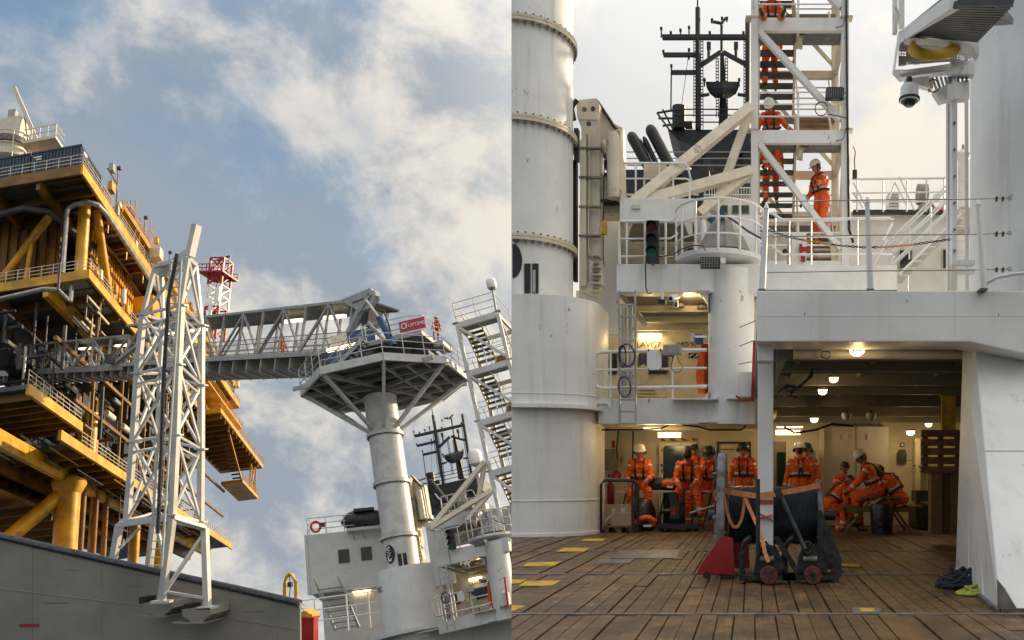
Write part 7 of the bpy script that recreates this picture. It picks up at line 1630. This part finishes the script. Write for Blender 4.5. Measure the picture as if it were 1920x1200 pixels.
rf = thing('covered_raft', HM @ Vector((4, .8, z2)), 'lumpy black covered life raft on the deckhouse roof', 'raft')
rm_ = HB(); rings = 9; n = 18; rr = random.Random(5)
for i in range(rings):
    f = i / (rings - 1) * 2 - 1; r_ = math.sqrt(max(.02, 1 - f ** 4)) * .82
    rm_.add([(3.9 + f * 1.75, .6 + r_ * .9 * math.cos(a) * rr.uniform(.86, 1.1), z2 + .80 + r_ * .95 * math.sin(a) * rr.uniform(.86, 1.08)) for a in [k * 2 * math.pi / n for k in range(n)]], [])
rm_.f = [(i*n+k, i*n+(k+1) % n, (i+1)*n+(k+1) % n, (i+1)*n+k) for i in range(rings-1) for k in range(n)] + [tuple(range(n)), tuple(range((rings-1)*n, rings*n))]
rm_.build('cover', 'bag', rf, smooth=True); HB().bb((3.1, -.1, z2 + 1.4), (4.5, .9, z2 + 1.62)).build('lashed_lid', 'bag', rf)
lb_ = thing('lifebuoy', HM @ Vector((.5, 0, z2 + .3)), 'orange lifebuoy hung on the deckhouse roof rail', 'lifebuoy')
HB().path([(.55 + .3 * math.cos(a), -.05, z2 + .55 + .38 * math.sin(a)) for a in [k * math.pi / 10 for k in range(20)]], .085, 8, closed=True).build('ring', 'vest', lb_, smooth=True); HB().bb((.8, -.1, z2 + .5), (1.15, .1, z2 + .8)).build('lamp_unit', 'dgrey', lb_)
sl_ = thing('strip_lamp', HM @ Vector((2.8, 0, z1)), 'lit strip lamp under the deckhouse overhang', 'lamp', 'lit strip lamps'); HB().bb((2.6, .95, z1 - .32), (3.7, 1.15, z1 - .16)).build('tube', 'lamp', sl_); HB().bb((2.5, .9, z1 - .15), (3.8, 1.18, z1 - .08)).build('housing', 'whitec', sl_)
hst = thing('steel_steps', HM @ Vector((1, -1, 0)), 'steep open steel steps in front of the deckhouse', 'steps')
for y, x in ((0, .6), (0, 2.1)): HB().bar((x + .9, -1.2, -.6), (x - .1, -.4, z1 + .2), .08, .2).build('stringer', 'gang', hst); HB().tube((x + .9, -1.5, .5), (x - .3, -.7, z1 + .9), .035).build('handrail', 'gang', hst); HB().tube((x - .3, -.7, z1 + .9), (x - .1, -.4, z1 + .1), .035).build('handrail', 'gang', hst)
for k in range(8): f = k / 7; HB().bb((.6 + .9 - f, -1.2 + .8 * f - .1, -.5 + f * (z1 + .6)), (2.1 + .9 - f, -1.2 + .8 * f + .1, -.46 + f * (z1 + .6))).build('tread', 'gangd', hst)
lr = thing('deck_railing', HM @ Vector((0, -2, 0)), 'white rounded deck rail before the deckhouse steps', 'railing')
for h in (.2, .95, 1.7): HB().path([(-1.2, -2, h), (5.1, -2, h + (.05 if h > 1 else 0)), (5.4, -2, h - .1 if h > 1 else h + .1)], .045, 6).build('rail', 'whitec', lr)
for x in (.4, 2.4, 3.8, 5.4): HB().tube((x, -2, -.8), (x, -2, 1.7), .045).build('post', 'whitec', lr)
# --- yellow davit, red bin with yellow gear
dv_ = thing('yellow_davit', W(544, 1128, 34), 'yellow arched davit with a hanging hook behind the bulwark end', 'davit')
MB().path([W(534,1175,34), W(534,1094,34), W(538,1080,34), W(543,1076,34), W(548,1078,34), W(555,1092,34), W(555,1175,34)], .075, 10).build('arch', 'ypad', dv_, smooth=True); MB().ppath([(543,1078),(544,1100),(543,1122)], 34, .02).build('fall_wire', 'cable', dv_); MB().box(W(544, 1096, 34), (.16, .14, .2)).build('block', 'dgrey', dv_); MB().ppath([(545,1100),(556,1120),(570,1135)], 34, .012).build('tag_line', 'wire', dv_)
rbn = thing('red_skip', W(582, 1175, 36), 'red steel skip holding yellow rigging by the bulwark end', 'skip')
MB().slab(563, 1160, 588, 1215, 36, .4).build('skip', 'red', rbn); MB().slab(561, 1158, 589, 1161, 35.95, .5).build('rim', 'red', rbn)
yg = thing('yellow_lifting_gear', W(580, 1153, 36), 'yellow lifting gear heaped in the red skip', 'rigging'); MB().prism([W(564,1159,36.2), W(565,1148,36.2), W(571,1144,36.2), W(578,1149,36.2), W(586,1153,36.2), W(586,1159,36.2)], (0,.6,0)).build('beam', 'ypad', yg); MB().path([W(567 + 4 * math.cos(a), 1145 + 4 * math.sin(a), 36.1) for a in [k*.7 for k in range(9)]], .03).build('shackle', 'ypad', yg)
hl = thing('sister_hull', SM @ Vector((4, 2, -9)), 'weathered white hull side with painted-in shade below the sister gallery and deckhouse', 'hull')
SMB().bb((-4.5, -1.5, -16), (16, 9, -4.9)).build('side_plating', 'white_shaded', hl)
SMB().bb((-4.6, -1.6, -5.1), (16, -1.4, -4.85)).build('deck_edge', 'white_shaded', hl)
# --- dome antennas
def dome(o, s_, label, post):
    t = thing('dome_antenna', o, label, 'antenna', 'dome antennas'); Fm = frame(o, eX, cS)
    MB(Fm).lathe([(.32*s_, 0), (.40*s_, .12*s_), (.42*s_, .62*s_), (.36*s_, .82*s_), (.2*s_, .93*s_), (.001, .96*s_)], (0,0,0), 24).build('radome', 'textw', t, smooth=True); MB(Fm).lathe([(.001, -.12*s_), (.25*s_, -.1*s_), (.33*s_, 0)], (0,0,0), 24).build('base', 'grey', t, smooth=True)
    MB(Fm).tube((0, 0, -post), (0, 0, -.1*s_), .09*s_, 10).build('post', 'grey', t, smooth=True)
dome(W(923, 541, 49), .72, 'white drum antenna on a post above the sister stair tower', 1.4)
dome(W(893, 870, 74), 1.5, 'white rounded radome behind the sister stair tower brace', 2.5)
# --- copies of the near ship's fittings
RS = SM.to_3x3().to_4x4()
def TT(src, dst, s_, rot=RS): return Matrix.Translation(dst) @ rot @ Matrix.Scale(s_, 4) @ Matrix.Translation(-src)
d_ = 52.0; T_f = TT(W(1241, 521, 14.8), W(862, 1040, d_), .5 * d_ / 14.8)
c_ = place_copy(gal, T_f, 'sister gallery block with its own lit bay, heeled beside the pale pedestal')
for o in FAC: place_copy(o, T_f, o['label'].replace(' the ', ' the sister ', 1) if ' the ' in o['label'] else o['label'] + ' on the sister ship')
d_ = 54.0; RT = frame((0,0,0), Vector((1, 0, .26)), Vector((-.29, .2, 1))).to_3x3().to_4x4()
place_copy(tow, TT(W(1415, 497, 17.5), W(944, 1000, d_), .49 * d_ / 17.5, RT), 'sister stair tower leaning beside the octagonal landing')
d_ = 80.0; place_copy(ma, TT(W(1355, 285, 50), W(862, 925, d_), .60 * d_ / 50), 'sister black radar mast behind the pale pedestal')
d_ = 66.0; place_copy(fu, TT(W(1220, 290, 30), W(810, 925, d_), .5 * d_ / 30), 'sister raked exhaust pipes behind the ivory crane')
d_ = 58.0; place_copy(cr, TT(W(1120, 370, 15.6), W(779, 975, d_), .465 * d_ / 15.6), 'sister ivory folded crane close behind the pale pedestal')
d_ = 64.0; place_copy(wh, TT(W(1370, 390, 26), W(885, 975, d_), .5 * d_ / 26), 'sister wheelhouse front with green windows below the mast')
# --- two people up there
xs_ = 0.0
while True:
    q_ = GM @ Vector((xs_, .6, 0)); 
    if PX + F * q_.x / q_.y < 530: break
    xs_ += .1
pg = GM @ Vector((xs_, .6, .02)); hd_ = math.degrees(math.atan2(-ex_.x, ex_.y))
person('worker in orange walking inside the covered gangway', pg, 90, hip=.93, lean=6, arms=((20,10,30,0),(40,10,40,0)), height=1.85, vox=.02, helmet='helmg')
person('worker in red with yellow helmet at the rail beside the sign board', SM @ Vector((4.7, .0, HU)), 20, hip=.93, suit='redsuit', helmet='helmy', harness=False, vox=.02)
for o in bpy.data.objects:
    if '_o' in o: del o['_o']
